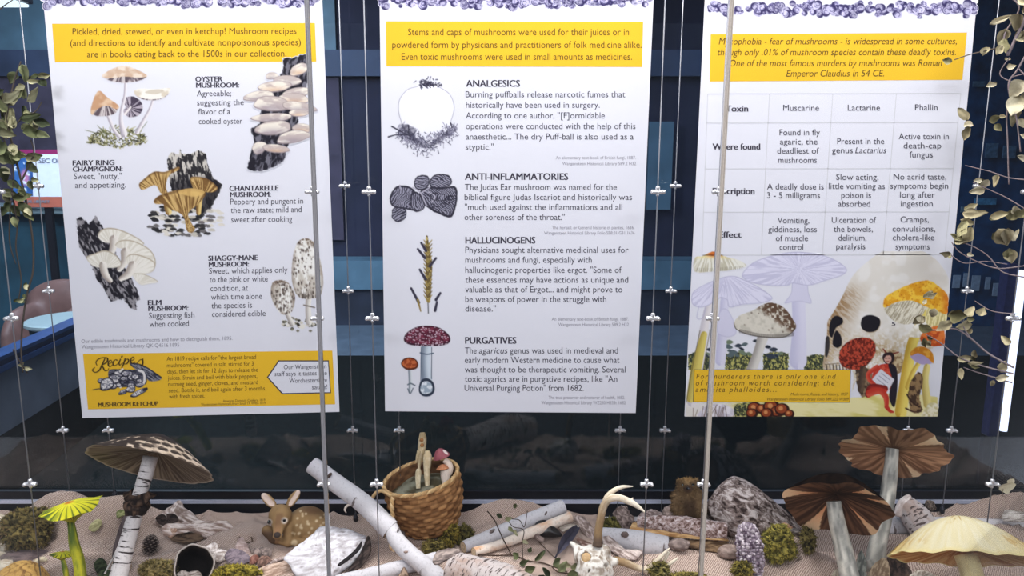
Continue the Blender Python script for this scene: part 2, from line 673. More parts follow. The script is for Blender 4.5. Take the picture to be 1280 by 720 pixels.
gp = [ground(-200, 640)[:2], ground(-20, 548)[:2], ground(110, 470)[:2], ground(150, 446)[:2], ground(1500, 446)[:2], ground(1500, 640)[:2]]
gp = np.array(gp)
gp[0] = (-3.2, 2.2)
gp[5] = (12.0, 2.2)
V = [(x, y, 0.001) for x, y in gp] + [(x, y, 0.010) for x, y in gp]
n = len(gp)
struct('floor_dark', V, [tuple(range(n))[::-1], tuple(range(n, 2 * n))] + [(i, (i + 1) % n, n + (i + 1) % n, n + i) for i in range(n)], m_darkbase)
# low partition with a blue cap, running back from the left
pa, pb = P(-60, 479, 2.9), P(130, 398, 4.25)
dv = (pb - pa) * [1, 1, 0]
ang = math.atan2(dv[1], dv[0])
ln_ = np.linalg.norm(dv)
mid = (pa + pb) / 2
for nm, z0, z1, wd, m_ in (('trim_13', 0.30, 0.575, 0.06, plain('grey_blue_panel', (118, 120, 130), 0.6, 0, 0.3, 5, 0.12)), ('trim_15', 0.575, 0.60, 0.09, plain('blue_cap', (34, 62, 108), 0.35, 0, 0.5, 20, 0.1)),
                           ('trim_16', 0.60, 0.628, 0.07, plain('dark_blue_cap', (22, 40, 78), 0.4, 0, 0.4, 20, 0.1)), ('trim_17', 0.628, 0.645, 0.09, None), ('trim_18', 0.0, 0.30, 0.05, m_darkbase)):
    m_ = m_ or bpy.data.materials['blue_cap']
    struct(nm, *box((mid[0], mid[1], (z0 + z1) / 2), (ln_, wd, z1 - z0), ang), m_)


def ptext(s, size=1.0, bold=0.0, shear=0.0, spacing=1.0):
    """outline of a line of lettering as a flat mesh: V (x, y), F"""
    c = bpy.data.curves.new('t', 'FONT')
    c.body = s
    c.size = size
    c.offset = bold
    c.shear = shear
    c.space_character = spacing
    c.resolution_u = 3
    o = bpy.data.objects.new('t', c)
    COL.objects.link(o)
    return o


def tmesh(o):
    me = o.evaluated_get(DG).to_mesh()
    V = np.zeros(len(me.vertices) * 3)
    me.vertices.foreach_get('co', V)
    V = V.reshape(-1, 3)[:, :2].copy()
    F = [tuple(p.vertices) for p in me.polygons]
    o.evaluated_get(DG).to_mesh_clear()
    return V, F


# library notice on a stand, glass counter, armchair, round table
Yn = 5.40
t = empty('notice_board', tuple(P(66, 300, Yn)), 'printed library notice with maroon top band and orange foot, behind left vine', 'sign')


def pq(x0, y0, x1, y1, Y, th=0.004):
    a, b = P(x0, y0, Y), P(x1, y1, Y)
    return box(((a[0] + b[0]) / 2, Y + th / 2, (a[2] + b[2]) / 2), (abs(b[0] - a[0]), th, abs(a[2] - b[2])))


mk('panel', *pq(16, 193, 108, 246, Yn), plain('notice_white', (238, 240, 250), 0.4, 0, 0.3, 30, 0.02), t, smooth=False)
mk('top_band', *pq(16, 187, 108, 193, Yn), plain('notice_maroon', (150, 40, 96), 0.5), t, smooth=False)
mk('foot_band', *pq(16, 246, 108, 259, Yn), plain('notice_orange', (190, 104, 84), 0.5, 0, 0.3, 20, 0.05), t, smooth=False)
gx, gy = np.meshgrid(np.linspace(16, 41, 26), np.linspace(194, 245, 40))
q = np.stack([gx, gy], -1)
cc = mixc((70, 140, 210), (34, 58, 110), fbm(q / 9.0, 5))
cc = mixc(cc, (206, 130, 170), sstep(0.0, 1.0, 1.6 - np.hypot((gx - 31) / 5, (gy - 222) / 9)))
cc = mixc(cc, (240, 244, 250), sstep(0.62, 0.68, fbm(q / 6.0, 9)))
ids = np.arange(gx.size).reshape(gx.shape)
FF = np.stack([ids[:-1, :-1], ids[1:, :-1], ids[1:, 1:], ids[:-1, 1:]], -1).reshape(-1, 4)
mk('photo_print', P(gx, gy, Yn - 0.003).reshape(-1, 3), FF, M_FINE, t, cc.reshape(-1, 3))
mk('stand', *box((P(62, 300, Yn)[0], Yn + 0.03, P(62, 230, Yn)[2] / 2), (0.05, 0.03, P(62, 230, Yn)[2])), M_DARKM, t, smooth=False)
NOTICE = t

t = empty('glass_counter', tuple(P(40, 330, 5.6) * [1, 1, 0]), 'pale glass topped counter in the dark hall behind left poster', 'counter')
a, b = P(-90, 262, 5.6), P(118, 262, 5.6)
mk('top', *bbox(((a[0] + b[0]) / 2, 5.75, a[2]), (b[0] - a[0], 0.6, 0.05), 0.01), plain('mint_glass_top', (140, 160, 164), 0.2, 0, 0.5, 6, 0.05), t, smooth=False)
mk('body', *bbox(((a[0] + b[0]) / 2, 5.8, a[2] / 2), (b[0] - a[0] - 0.2, 0.45, a[2] - 0.05), 0.01), plain('counter_teal', (38, 70, 84), 0.4, 0, 0.4, 4, 0.2), t, smooth=False)

t = empty('armchair', (float(P(70, 370, 5.0)[0]), 5.0, 0), 'brown rounded armchair in the hall behind left poster', 'chair')
zt = float(P(70, 351, 5.0)[2])


def chair_sdf(p):
    d = ell(p, (P(74, 380, 5.0)[0], 5.1, zt - 0.20), (0.30, 0.10, 0.20))
    d = smin(d, ell(p, (P(44, 400, 5.0)[0], 4.9, zt - 0.36), (0.08, 0.26, 0.22)), 0.08)
    d = smin(d, ell(p, (P(110, 400, 5.0)[0], 4.9, zt - 0.36), (0.08, 0.26, 0.22)), 0.08)
    return smin(d, ell(p, (P(76, 400, 5.0)[0], 4.87, zt - 0.5), (0.28, 0.28, 0.14)), 0.06)


V, F = nets(chair_sdf, (P(20, 380, 5.0)[0] - 0.1, 4.3, zt - 0.8), (P(140, 380, 5.0)[0] + 0.1, 5.4, zt + 0.1), 0.03)
mk('seat_shell', V, F, plain('brown_leather', (112, 82, 76), 0.5, 0, 0.4, 10, 0.1), t)
mb = MB()
for dx in (-0.2, 0.2):
    for dy in (-0.15, 0.15):
        mk('leg', *tube([(P(76, 400, 5.0)[0] + dx, 4.9 + dy, 0), (P(76, 400, 5.0)[0] + dx * 0.8, 4.9 + dy * 0.8, zt - 0.55)], [0.015, 0.025], 8)[:2], M_DARKM, t)

t = empty('round_table', tuple(P(72, 396, 4.2) * [1, 1, 0] ), 'low round table with pale mint top behind left poster', 'table')
c0 = P(86, 398, 4.2)
th = np.linspace(0, 2 * math.pi, 48, endpoint=False)
r0 = 50 * PX(4.2, 398)
V = np.concatenate([np.stack([c0[0] + np.cos(th) * r, c0[1] + np.sin(th) * r, np.full(48, z)], 1) for r, z in ((r0 - 0.01, c0[2] - 0.03), (r0, c0[2] - 0.02), (r0, c0[2] - 0.005), (r0 - 0.01, c0[2]))])
F = [(k * 48 + i, k * 48 + (i + 1) % 48, k * 48 + 48 + (i + 1) % 48, k * 48 + 48 + i) for k in range(3) for i in range(48)] + [tuple(range(47, -1, -1)), tuple(range(144, 192))]
mk('table_top', V, F, plain('mint_top', (150, 166, 168), 0.3, 0, 0.4, 6, 0.03), t, smooth=False)
mk('pedestal', *tube([(c0[0], c0[1], 0), (c0[0], c0[1], 0.02), (c0[0], c0[1], 0.05), (c0[0], c0[1], c0[2] - 0.16), (c0[0], c0[1], c0[2] - 0.155), (c0[0], c0[1], c0[2] - 0.03)], [r0 * 0.6, r0 * 0.6, 0.03, 0.03, r0 * 0.86, r0 * 0.88], 32)[:2], plain('pedestal_teal', (60, 92, 100), 0.4, 0, 0.4, 6, 0.1), t)

# upright bright tube lamp at the right, cards and blue lit panels
t = empty('tube_lamp', tuple(P(1262, 545, 3.2)), 'upright glowing white tube lamp behind the right branch', 'lamp')
a, b = P(1269, 338, 3.2), P(1255, 538, 3.2)
a[0] = b[0] = (P(1276, 338, 3.2)[0] + P(1256, 538, 3.2)[0]) / 2
mk('tube', *tube([a, b], 0.0165, 12)[:2], emit('tube_glow', (0.86, 0.86, 1.0), 2.6), t)
mk('housing', *bbox((a[0] - 0.045, 3.22, (a[2] + b[2]) / 2), (0.05, 0.05, a[2] - b[2] + 0.06), 0.006), plain('lamp_housing', (60, 62, 110), 0.3, 0.3, 0.4, 50, 0.1), t, smooth=False)
mk('post', *bbox((a[0] - 0.02, 3.27, (b[2]) / 2 + 0.1), (0.04, 0.03, b[2] + 0.2), 0.004), M_DARKM, t, smooth=False)
t = empty('ceiling_lamp', tuple(P(5, 3, 5.4)), 'bright ceiling strip lamp at the top left corner', 'lamp')
mk('diffuser', *bbox(P(0, 2, 5.4), (0.22, 0.3, 0.02), 0.004), emit('strip_glow', (0.9, 1.0, 1.0), 1.6), t, smooth=False)
mk('housing', *bbox(P(0, 2, 5.4) + [0, 0, 0.03], (0.26, 0.34, 0.03), 0.004), M_DARKM, t, smooth=False)
mcard = plain('white_card', (170, 186, 206), 0.6, 0, 0.2, 30, 0.1)
for x, y, w, h in ((1196, 352, 7, 16), (1208, 350, 5, 17), (1220, 354, 8, 19), (1235, 354, 4, 15), (1245, 362, 5, 16), (1252, 366, 9, 9)):
    tag(mk('wall_card', *pq(x - w / 2, y - h / 2, x + w / 2, y + h / 2, 6.55, 0.01), mcard, smooth=False), 'small pale card in the row on the dark blue hall wall', 'card', 'row of pale cards on the hall wall')
mpan = plain('pale_blue_tile', (96, 130, 158), 0.5, 0, 0.3, 30, 0.15)
for x, y in ((1208, 437), (1217, 439), (1226, 442), (1234, 444)):
    tag(mk('wall_tile', *pq(x - 4, y - 4, x + 4, y + 4, 6.55, 0.01), mpan, smooth=False), 'pale blue tile in the short row right of the right poster', 'tile', 'row of blue tiles on the hall wall')
for x, y, w, h, c in ((1224, 105, 14, 7, (84, 116, 140)), (1240, 188, 13, 18, (86, 120, 150)), (1262, 190, 14, 16, (86, 120, 150)), (1232, 252, 26, 8, (80, 150, 190)), (1206, 262, 8, 7, (120, 146, 160))):
    tag(mk('wall_panel', *pq(x - w / 2, y - h / 2, x + w / 2, y + h / 2, 6.55, 0.01), plain('lit_panel', c, 0.5, 0, 0.3, 30, 0.2), smooth=False), 'small blue panel on the hall wall behind the right branch', 'panel', 'blue panels on the hall wall')

# ---------------------------------------------------------------- posters
PAPER = (226, 226, 236)
YEL = (236, 188, 48)
INK = (62, 58, 70)
INKY = (86, 66, 34)
PK = 0.925
PAPER2 = tuple(PK * k for k in PAPER)
m_paper = plain('poster_paper', PAPER2, 0.85, 0, 0.12, 1.5, 0.012)
m_yellow = plain('yellow_print', tuple(PK * k for k in YEL), 0.8, 0, 0.12, 3, 0.02)
m_ink = plain('ink', INK, 0.8, 0, 0.1)
m_inky = plain('brown_ink', INKY, 0.8, 0, 0.1)
m_grey = plain('pale_ink', (132, 130, 142), 0.8, 0, 0.1)
m_line = plain('table_rule', (194, 194, 200), 0.8, 0, 0.1)


class Cv:
    """a small painter: a grid of pigment on a poster, drawn with shapes in photo pixels"""
    def __init__(s, x0, y0, x1, y1, ss=1.3, bg=PAPER):
        s.X, s.Y = np.meshgrid(np.arange(x0, x1, 1 / ss), np.arange(y0, y1, 1 / ss))
        s.C = np.ones(s.X.shape + (3,)) * np.array(bg, float)
        s.A = np.zeros(s.X.shape)
        s.ss = ss
        s.o = (0, 0, 1)

    def t(s, ox, oy, sc):
        s.o = (ox, oy, sc)
        return s

    def p(s, pts):
        q = np.asarray(pts, float)
        return np.stack([s.o[0] + q[:, 0] / s.o[2], s.o[1] + q[:, 1] / s.o[2]], 1)

    def mask(s, pts, sm=True, rough=0.0, soft=0.5, seed=3):
        q = s.p(pts)
        if sm: q = crom(q, max(24, 5 * len(q)), True)
        M = np.zeros(s.X.shape)
        lo, hi = q.min(0) - 3 - rough, q.max(0) + 3 + rough
        jj = np.where((s.X[0] >= lo[0]) & (s.X[0] <= hi[0]))[0]
        ii = np.where((s.Y[:, 0] >= lo[1]) & (s.Y[:, 0] <= hi[1]))[0]
        if len(ii) == 0 or len(jj) == 0: return M
        sl = (slice(ii[0], ii[-1] + 1), slice(jj[0], jj[-1] + 1))
        X, Y = s.X[sl], s.Y[sl]
        if rough:
            g = np.stack([X, Y], -1)
            X = X + rough * 2 * (fbm(g / 2.5, seed) - 0.5)
            Y = Y + rough * 2 * (fbm(g / 2.5, seed + 5) - 0.5)
        ins = np.zeros(X.shape, bool)
        d2 = np.full(X.shape, 1e9)
        for a, b in zip(q, np.roll(q, -1, 0)):
            if a[1] != b[1]:
                c = ((a[1] > Y) != (b[1] > Y)) & (X < (b[0] - a[0]) * (Y - a[1]) / (b[1] - a[1]) + a[0])
                ins ^= c
            e = b - a
            L = max(e.dot(e), 1e-9)
            t = np.clip(((X - a[0]) * e[0] + (Y - a[1]) * e[1]) / L, 0, 1)
            d2 = np.minimum(d2, (X - a[0] - t * e[0]) ** 2 + (Y - a[1] - t * e[1]) ** 2)
        d = np.sqrt(d2) * np.where(ins, -1, 1)
        M[sl] = np.clip(0.5 - d / (2 * soft), 0, 1)
        return M

    def fill(s, M, c, op=1.0):
        M = M * op
        c = np.asarray(c, float)
        s.C = s.C * (1 - M[..., None]) + c * M[..., None]
        s.A = np.maximum(s.A, M)

    def poly(s, pts, c, sm=True, rough=0.0, op=1.0, soft=0.5):
        M = s.mask(pts, sm, rough, soft)
        s.fill(M, c, op)
        return M

    def nz(s, sc, seed=0, ang=0.0, st=1.0, o=3):
        ca, sa = math.cos(ang), math.sin(ang)
        u, v = s.X * ca + s.Y * sa, -s.X * sa + s.Y * ca
        return fbm(np.stack([u / (sc * st), v / sc], -1), seed, o)

    def tex(s, c1, c2, sc, seed=0, ang=0.0, st=1.0, lo=0.38, hi=0.62):
        return mixc(c1, c2, sstep(lo, hi, s.nz(sc, seed, ang, st)))

    def radial(s, c1, c2, fx, fy, n, seed=0, lo=0.35, hi=0.65):
        fx, fy = s.o[0] + fx / s.o[2], s.o[1] + fy / s.o[2]
        a = np.arctan2(s.Y - fy, s.X - fx)
        r = np.hypot(s.X - fx, s.Y - fy)
        k = vn(np.stack([a * n, r * 0.06], -1), seed)
        return mixc(c1, c2, sstep(lo, hi, k))

    def line(s, pts, w, c, op=1.0, c2=None, sm=True, soft=0.5):
        """stroke; w in px (list = varies); c2 = colour of its right-hand edge"""
        q = s.p(pts)
        w = np.broadcast_to(np.asarray(w, float), (len(q),))
        if sm and len(q) > 2:
            k = crom(np.concatenate([q, w[:, None]], 1), 4 * len(q))
            q, w = k[:, :2], k[:, 2]
        M = np.zeros(s.X.shape)
        side = np.zeros(s.X.shape)
        best = np.full(s.X.shape, 1e9)
        mg = w.max() + 3
        jj = np.where((s.X[0] >= q[:, 0].min() - mg) & (s.X[0] <= q[:, 0].max() + mg))[0]
        ii = np.where((s.Y[:, 0] >= q[:, 1].min() - mg) & (s.Y[:, 0] <= q[:, 1].max() + mg))[0]
        if len(ii) == 0 or len(jj) == 0: return M
        sl = (slice(ii[0], ii[-1] + 1), slice(jj[0], jj[-1] + 1))
        X, Y = s.X[sl], s.Y[sl]
        B, SD = best[sl], side[sl]
        for k in range(len(q) - 1):
            a, b = q[k], q[k + 1]
            e = b - a
            L = max(e.dot(e), 1e-9)
            t = np.clip(((X - a[0]) * e[0] + (Y - a[1]) * e[1]) / L, 0, 1)
            dx, dy = X - a[0] - t * e[0], Y - a[1] - t * e[1]
            ww = (w[k] + (w[k + 1] - w[k]) * t) / 2
            d = np.hypot(dx, dy) - ww
            u = d < B
            B[u] = d[u]
            SD[u] = (np.sign(e[0] * dy - e[1] * dx) * np.hypot(dx, dy) / np.maximum(ww, 0.3))[u]
        M[sl] = np.clip(0.5 - B / (2 * soft), 0, 1)
        side[sl] = SD
        s.fill(M, c if c2 is None else mixc(c, c2, sstep(-0.6, 0.9, side)), op)
        return M

    def dots(s, M, n, r0, r1, c, seed=1, op=1.0, asp=1.0):
        g = np.random.default_rng(seed)
        ii, jj = np.where(M > 0.6)
        if len(ii) == 0: return
        for k in g.integers(0, len(ii), n):
            x, y = s.X[ii[k], jj[k]], s.Y[ii[k], jj[k]]
            r = g.uniform(r0, r1)
            i0 = max(0, ii[k] - int((r * asp + 2) * s.ss) - 1); i1 = ii[k] + int((r * asp + 2) * s.ss) + 2
            j0 = max(0, jj[k] - int((r + 2) * s.ss) - 1); j1 = jj[k] + int((r + 2) * s.ss) + 2
            sl = (slice(i0, i1), slice(j0, j1))
            d = np.hypot(s.X[sl] - x, (s.Y[sl] - y) / asp) - r
            m = np.clip(0.5 - d, 0, 1) * M[sl] * op
            s.C[sl] = s.C[sl] * (1 - m[..., None]) + np.asarray(c, float) * m[..., None]

    def shade(s, M, c, fn, op=1.0):
        s.fill(M * np.clip(fn, 0, 1), c, op)

    def mesh(s, name, parent, Y, label=None):
        ids = np.full(s.X.shape, -1)
        qa = np.maximum.reduce([s.A[:-1, :-1], s.A[1:, :-1], s.A[1:, 1:], s.A[:-1, 1:]]) > 0.02
        use = np.zeros(s.X.shape, bool)
        use[:-1, :-1] |= qa; use[1:, :-1] |= qa; use[1:, 1:] |= qa; use[:-1, 1:] |= qa
        ids[use] = np.arange(use.sum())
        F = np.stack([ids[:-1, :-1][qa], ids[1:, :-1][qa], ids[1:, 1:][qa], ids[:-1, 1:][qa]], -1)
        o = mk(name, P(s.X[use], s.Y[use], Y), F, M_PRINT, parent, s.C[use] * PK)
        if label: o['label'] = label
        return o


M_PRINT = vcol('printed_pigment', 0.82, 0.12, 200, 0.0)


def quad(name, pts, Y, m, parent):
    V = np.array([P(x, y, Y) for x, y in pts])
    return mk(name, V, [(0, 3, 2, 1)], m, parent, smooth=False)


LINES = []      # every line of lettering: (poster part, text, left, right, baseline, cap height, style)


def T(part, s, l, r, b, h=None, st='', b2=None):
    LINES.append((part, s, l, r, b, h, st, b if b2 is None else b2))


def tilt1(y):
    return -(0.0025 + 0.022 * max(0, y - 30) / 490)


def t1(part, s, l, r, b, h=None, st=''):
    T(part, s, l, r, b, h, st, b + tilt1(b) * (r - l))


t1('1h', 'Pickled, dried, stewed, or even in ketchup! Mushroom recipes', 90.6, 370.6, 43.2, 8)
t1('1h', '(and directions to identify and cultivate nonpoisonous species)', 87.8, 376, 57.5, 8)
t1('1h', 'are in books dating back to the 1500s in our collection.', 108.8, 358, 71.6, 8)
for s, l, r, b in (('OYSTER', 244.4, 278, 102), ('MUSHROOM:', 245.3, 298.7, 109.6), ('FAIRY RING', 91, 142.8, 206.8), ('CHAMPIGNON:', 91.2, 153, 214.6),
                   ('CHANTARELLE', 287, 347.8, 238.7), ('MUSHROOM:', 287.8, 338.4, 246.5), ('SHAGGY-MANE', 260.6, 322, 326), ('MUSHROOM:', 261.3, 311, 333.8),
                   ('ELM', 185, 201.6, 381.5), ('MUSHROOM:', 185.6, 235.3, 388.8)):
    t1('1t', s, l, r, b, 6.3, 'b')
for s, l, r, b in (('Agreeable;', 246, 289, 120.3), ('suggesting the', 246.3, 304.7, 131.7), ('flavor of a', 247.8, 287.8, 143), ('cooked oyster', 248.4, 303, 155),
                   ('Sweet, "nutty,"', 92.5, 152, 224), ('and appetizing.', 93.8, 157.5, 235), ('Peppery and pungent in', 287.8, 379, 255.6), ('the raw state; mild and', 288.4, 376.9, 266.2), ('sweet after cooking', 289, 365.3, 278),
                   ('Sweet, which applies only', 261.3, 359.4, 342.2), ('to the pink or white', 261.9, 334.7, 353), ('condition, at', 263, 310, 364), ('which time alone', 263.8, 327.5, 374.6), ('the species is', 264.4, 315, 385.5), ('considered edible', 265, 332, 396.2),
                   ('Suggesting fish', 186, 243, 398), ('when cooked', 186.9, 236, 408.6)):
    t1('1t', s, l, r, b, 7.2)
t1('1c', 'Our edible toadstools and mushrooms and how to distinguish them, 1895.', 101.6, 290.6, 428.8, 4.6)
t1('1c', 'Wangensteen Historical Library QK Q4516 1895', 101.9, 224, 435.8, 4.6)
for s, l, r, b in (('An 1819 recipe calls for "the largest broad', 208.4, 320, 451), ('mushrooms" covered in salt, stirred for 3', 208.7, 317, 459.2), ('days, then let sit for 12 days to release the', 209, 322.4, 467), ('juices. Strain and boil with black peppers,', 209.8, 321.6, 475),
                   ('nutmeg seed, ginger, cloves, and mustard', 210.3, 322.4, 482.7), ('seed. Bottle it, and boil again after 3 months', 210.9, 331, 490.6), ('with fresh spices.', 211.4, 256, 498.2)):
    t1('1r', s, l, r, b, 5.2)
t1('1r', 'American Domestic Cookery, 1819', 278.7, 331.5, 502.6, 3.0)
t1('1r', 'Wangensteen Historical Library Small TX W456 1819', 251.3, 331.7, 507, 3.0)
t1('1r', 'MUSHROOM KETCHUP', 122.8, 197.5, 508.6, 5.2, 'b')
for s, l, r, b in (('Our Wangensteen', 354.7, 408, 461.6), ('staff says it tastes like', 343.2, 408.6, 470.2), ('Worchestershire', 361.5, 408.8, 478.6), ('sauce!', 390, 409, 486.6)):
    t1('1b', s, l, r, b, 5.6)
for s, l, r, b in (('Stems and caps of mushrooms were used for their juices or in', 510, 786.3, 44), ('powdered form by physicians and practitioners of folk medicine alike.', 490.3, 802, 59.9), ('Even toxic mushrooms were used in small amounts as medicines.', 502, 790, 74.8)):
    T('2h', s, l, r, b, 8.4)
for s, l, r, b in (('ANALGESICS', 582.8, 649.7, 108.4), ('ANTI-INFLAMMATORIES', 581.3, 710, 224.8), ('HALLUCINOGENS', 582, 669, 304.4), ('PURGATIVES', 581.6, 645.3, 429.6)):
    T('2t', s, l, r, b, 8.3, 'b')
for s, l, r, b in (('Burning puffballs release narcotic fumes that', 582, 781.6, 121.6), ('historically have been used in surgery.', 582.5, 749.7, 134.7), ('According to one author, "[F]ormidable', 582.3, 756, 148), ('operations were conducted with the help of this', 582.3, 794.4, 161.3), ('anaesthetic... The dry Puff-ball is also used as a', 582.2, 792, 174.4), ('styptic."', 582, 617, 187.2),
                   ('The Judas Ear mushroom was named for the', 581, 771, 237.5), ('biblical figure Judas Iscariot and historically was', 580.6, 790, 250), ('"much used against the inflammations and all', 581, 777.8, 262.5), ('other soreness of the throat."', 580.6, 706, 275),
                   ('Physicians sought alternative medicinal uses for', 581.6, 785.6, 316), ('mushrooms and fungi, especially with', 581.6, 739.7, 328.4), ('hallucinogenic properties like ergot. "Some of', 581.6, 777, 341), ('these essences may have actions as unique and', 581.6, 785.3, 353.4), ('valuable as that of Ergot... and might prove to', 581.6, 778, 365.4), ('be weapons of power in the struggle with', 581.6, 757.8, 377.6), ('disease."', 581.6, 620, 389.4),
                   ('early modern Western medicine to cause what', 581, 774.5, 453.6), ('was thought to be therapeutic vomiting. Several', 581, 782, 465.5), ('toxic agarics are in purgative recipes, like "An', 581, 771.5, 477.3), ('Universal Purging Potion" from 1682.', 580.6, 729.5, 488.6)):
    T('2t', s, l, r, b, 7.6)
T('2t', 'The', 581.3, 595.7, 441.8, 7.6)
T('2t', 'agaricus', 598.7, 634.6, 441.8, 7.6, 'i')
T('2t', 'genus was used in medieval and', 637.3, 772.5, 441.8, 7.6)
for s, l, r, b in (('An elementary text-book of British fungi, 1887.', 694.7, 794.7, 199), ('Wangensteen Historical Library 589.2 H32', 702.8, 795, 206.4), ('The herball: or General historie of plantes, 1636.', 690, 793, 286.4), ('Wangensteen Historical Library Folio SB8.01 G31 1636', 680, 793.4, 293.1),
                   ('An elementary text-book of British fungi, 1887.', 689.7, 785.6, 400.8), ('Wangensteen Historical Library 589.2 H32', 698, 786, 407.6), ('The true preserver and restorer of health, 1682.', 685.6, 781.2, 498.8), ('Wangensteen Historical Library WZ250 H333t 1682', 676.6, 782, 505.4)):
    T('2c', s, l, r, b, 4.0)
for s, l, r, b in (('Mycophobia - fear of mushrooms - is widespread in some cultures,', 898.4, 1196, 55.6), ('though only .01% of mushroom species contain these deadly toxins.', 897, 1195, 69.2), ('One of the most famous murders by mushrooms was Roman', 912, 1177.5, 82.9), ('Emperor Claudius in 54 CE.', 982.8, 1105, 95.8)):
    T('3h', s, l, r, b, 8.2, 'i', b - 0.4)
for s, l, r, b in (('Toxin', 907, 935, 139.4), ('Where found', 891, 950, 187), ('Description', 891, 943, 242.5), ('Effect', 898.6, 926.6, 297)):
    T('3t', s, l, r, b, 7.6, 'b')
for s, l, r, b in (('Muscarine', 979, 1023.8, 138.4), ('Lactarine', 1059.7, 1100, 138.2), ('Phallin', 1143.8, 1172, 137.8), ('Found in fly', 974.4, 1025, 169), ('agaric, the', 975, 1022, 180.6), ('deadliest of', 971.6, 1023.8, 192), ('mushrooms', 972.8, 1021, 203.6),
                   ('Present in the', 1046.6, 1105.3, 180), ('Active toxin in', 1123.4, 1186, 174), ('death-cap', 1129.4, 1176.6, 185.5), ('fungus', 1136.9, 1166, 196.8), ('A deadly dose is', 958.8, 1029.7, 236.8), ('3 - 5 milligrams', 959, 1025, 247.7),
                   ('Slow acting,', 1045.3, 1098, 224.8), ('little vomiting as', 1036, 1106, 236.2), ('poison is', 1051.6, 1088.8, 247.4), ('absorbed', 1047.8, 1087.8, 258.3), ('No acrid taste,', 1117, 1182.8, 224.5), ('symptoms begin', 1112.8, 1185.3, 235.8), ('long after', 1125, 1168.8, 247), ('ingestion', 1126, 1166, 258),
                   ('Vomiting,', 971.9, 1011.6, 279), ('giddiness, loss', 960.3, 1021, 290.1), ('of muscle', 969.7, 1010, 301.3), ('control', 974.4, 1004, 312.3), ('Ulceration of', 1039.7, 1095, 278.5), ('the bowels,', 1042, 1091, 289.8), ('delirium,', 1048, 1083, 300.7), ('paralysis', 1045.3, 1081.6, 311.5),
                   ('Cramps,', 1125.6, 1161, 277.9), ('convulsions,', 1115.6, 1169, 289.5), ('cholera-like', 1116, 1168, 300.4), ('symptoms', 1119.4, 1162, 311.7)):
    T('3t', s, l, r, b, 7.4)
T('3t', 'genus', 1040, 1066, 191.4, 7.4)
T('3t', 'Lactarius', 1069, 1108, 191.4, 7.4, 'i')
T('3q', 'For murderers there is only one kind', 870.3, 1045, 473.4, 6.2, 'is')
T('3q', 'of mushroom worth considering: the', 869.7, 1043, 481.7, 6.2, 'is')
T('3q', 'amanita phalloides...', 869.4, 970.6, 489.8, 6.2, 'is')
T('3q', 'Mushrooms, Russia, and history, 1957', 988.4, 1060, 494.4, 3.6, 'i')
T('3q', 'Wangensteen Historical Library Folio 589.222 W389', 958.8, 1061, 500.6, 3.6, 'i')
T('3s', '5', 1115, 1119, 407, 4.5, 'b')
T('3n', 'SEC OP', 48, 76, 203.5, 5.5, 'b')
T('3n', 'ICAL LIBRARY', 30, 62, 253.5, 3.4, 'b')

cache = {}
ref = ptext('H', 1.0)
refb = ptext('H', 1.0, 0.0)
for part, s, l, r, b, h, st, b2 in LINES:
    k = (s, st)
    if k not in cache:
        cache[k] = ptext(s, 1.0, 0.0, 0.22 if 'i' in st else 0.0, 1.25 if 's' in st else 1.0)
bpy.context.view_layer.update()
DG = bpy.context.evaluated_depsgraph_get()
geo = {k: tmesh(o) for k, o in cache.items()}
hs = {'': np.ptp(tmesh(ref)[0][:, 1]), 'b': np.ptp(tmesh(refb)[0][:, 1])}
for o in list(cache.values()) + [ref, refb]:
    c = o.data
    bpy.data.objects.remove(o)
    bpy.data.curves.remove(c)


def lettering(part, name, Y, m, parent):
    mine = [q for q in LINES if q[0] == part]
    lab = list(range(len(mine)))
    for i in range(len(mine)):
        for j in range(i):
            p, q = mine[i], mine[j]
            if abs(p[4] - q[4]) < 17 and min(p[3], q[3]) - max(p[2], q[2]) > -5:
                a, c = lab[i], lab[j]
                lab = [c if k == a else k for k in lab]
    for k in sorted(set(lab)):
        o = block([q for q, m_ in zip(mine, lab) if m_ == k], name, Y, m, parent)
    return o


def block(lines, name, Y, m, parent):
    mb = MB()
    for pt, s, l, r, b, h, st, b2 in lines:
        V, F = geo[(s, st)]
        x0, x1 = V[:, 0].min(), V[:, 0].max()
        f = (V[:, 0] - x0) / (x1 - x0)
        px = l + f * (r - l)
        sc = h / hs['b' if 'b' in st else '']
        py = b + f * (b2 - b) - V[:, 1] * sc
        for dx in ((-0.38, 0.0, 0.38) if 'b' in st else (0,)):
            mb.add(P(px + dx, py, Y - 0.00002 * dx), F)
    return mb.build(name, m, parent, False)


def poster(label, corners, top_part):
    t = empty('hanging_poster', tuple(P((corners[2][0] + corners[3][0]) / 2, corners[2][1], D_POST)), label, 'poster')
    V = np.array([P(x, y, D_POST) for x, y in corners])
    W = V + np.array([0, 0.0006, 0])
    mk('paper', np.concatenate([V, W]), [(0, 3, 2, 1), (4, 5, 6, 7)] + [(i, (i + 1) % 4, 4 + (i + 1) % 4, 4 + i) for i in range(4)], m_paper, t, smooth=False)
    return t


Y1, Y2, Y3, Y4 = D_POST - 0.00014, D_POST - 0.00028, D_POST - 0.00042, D_POST - 0.00056


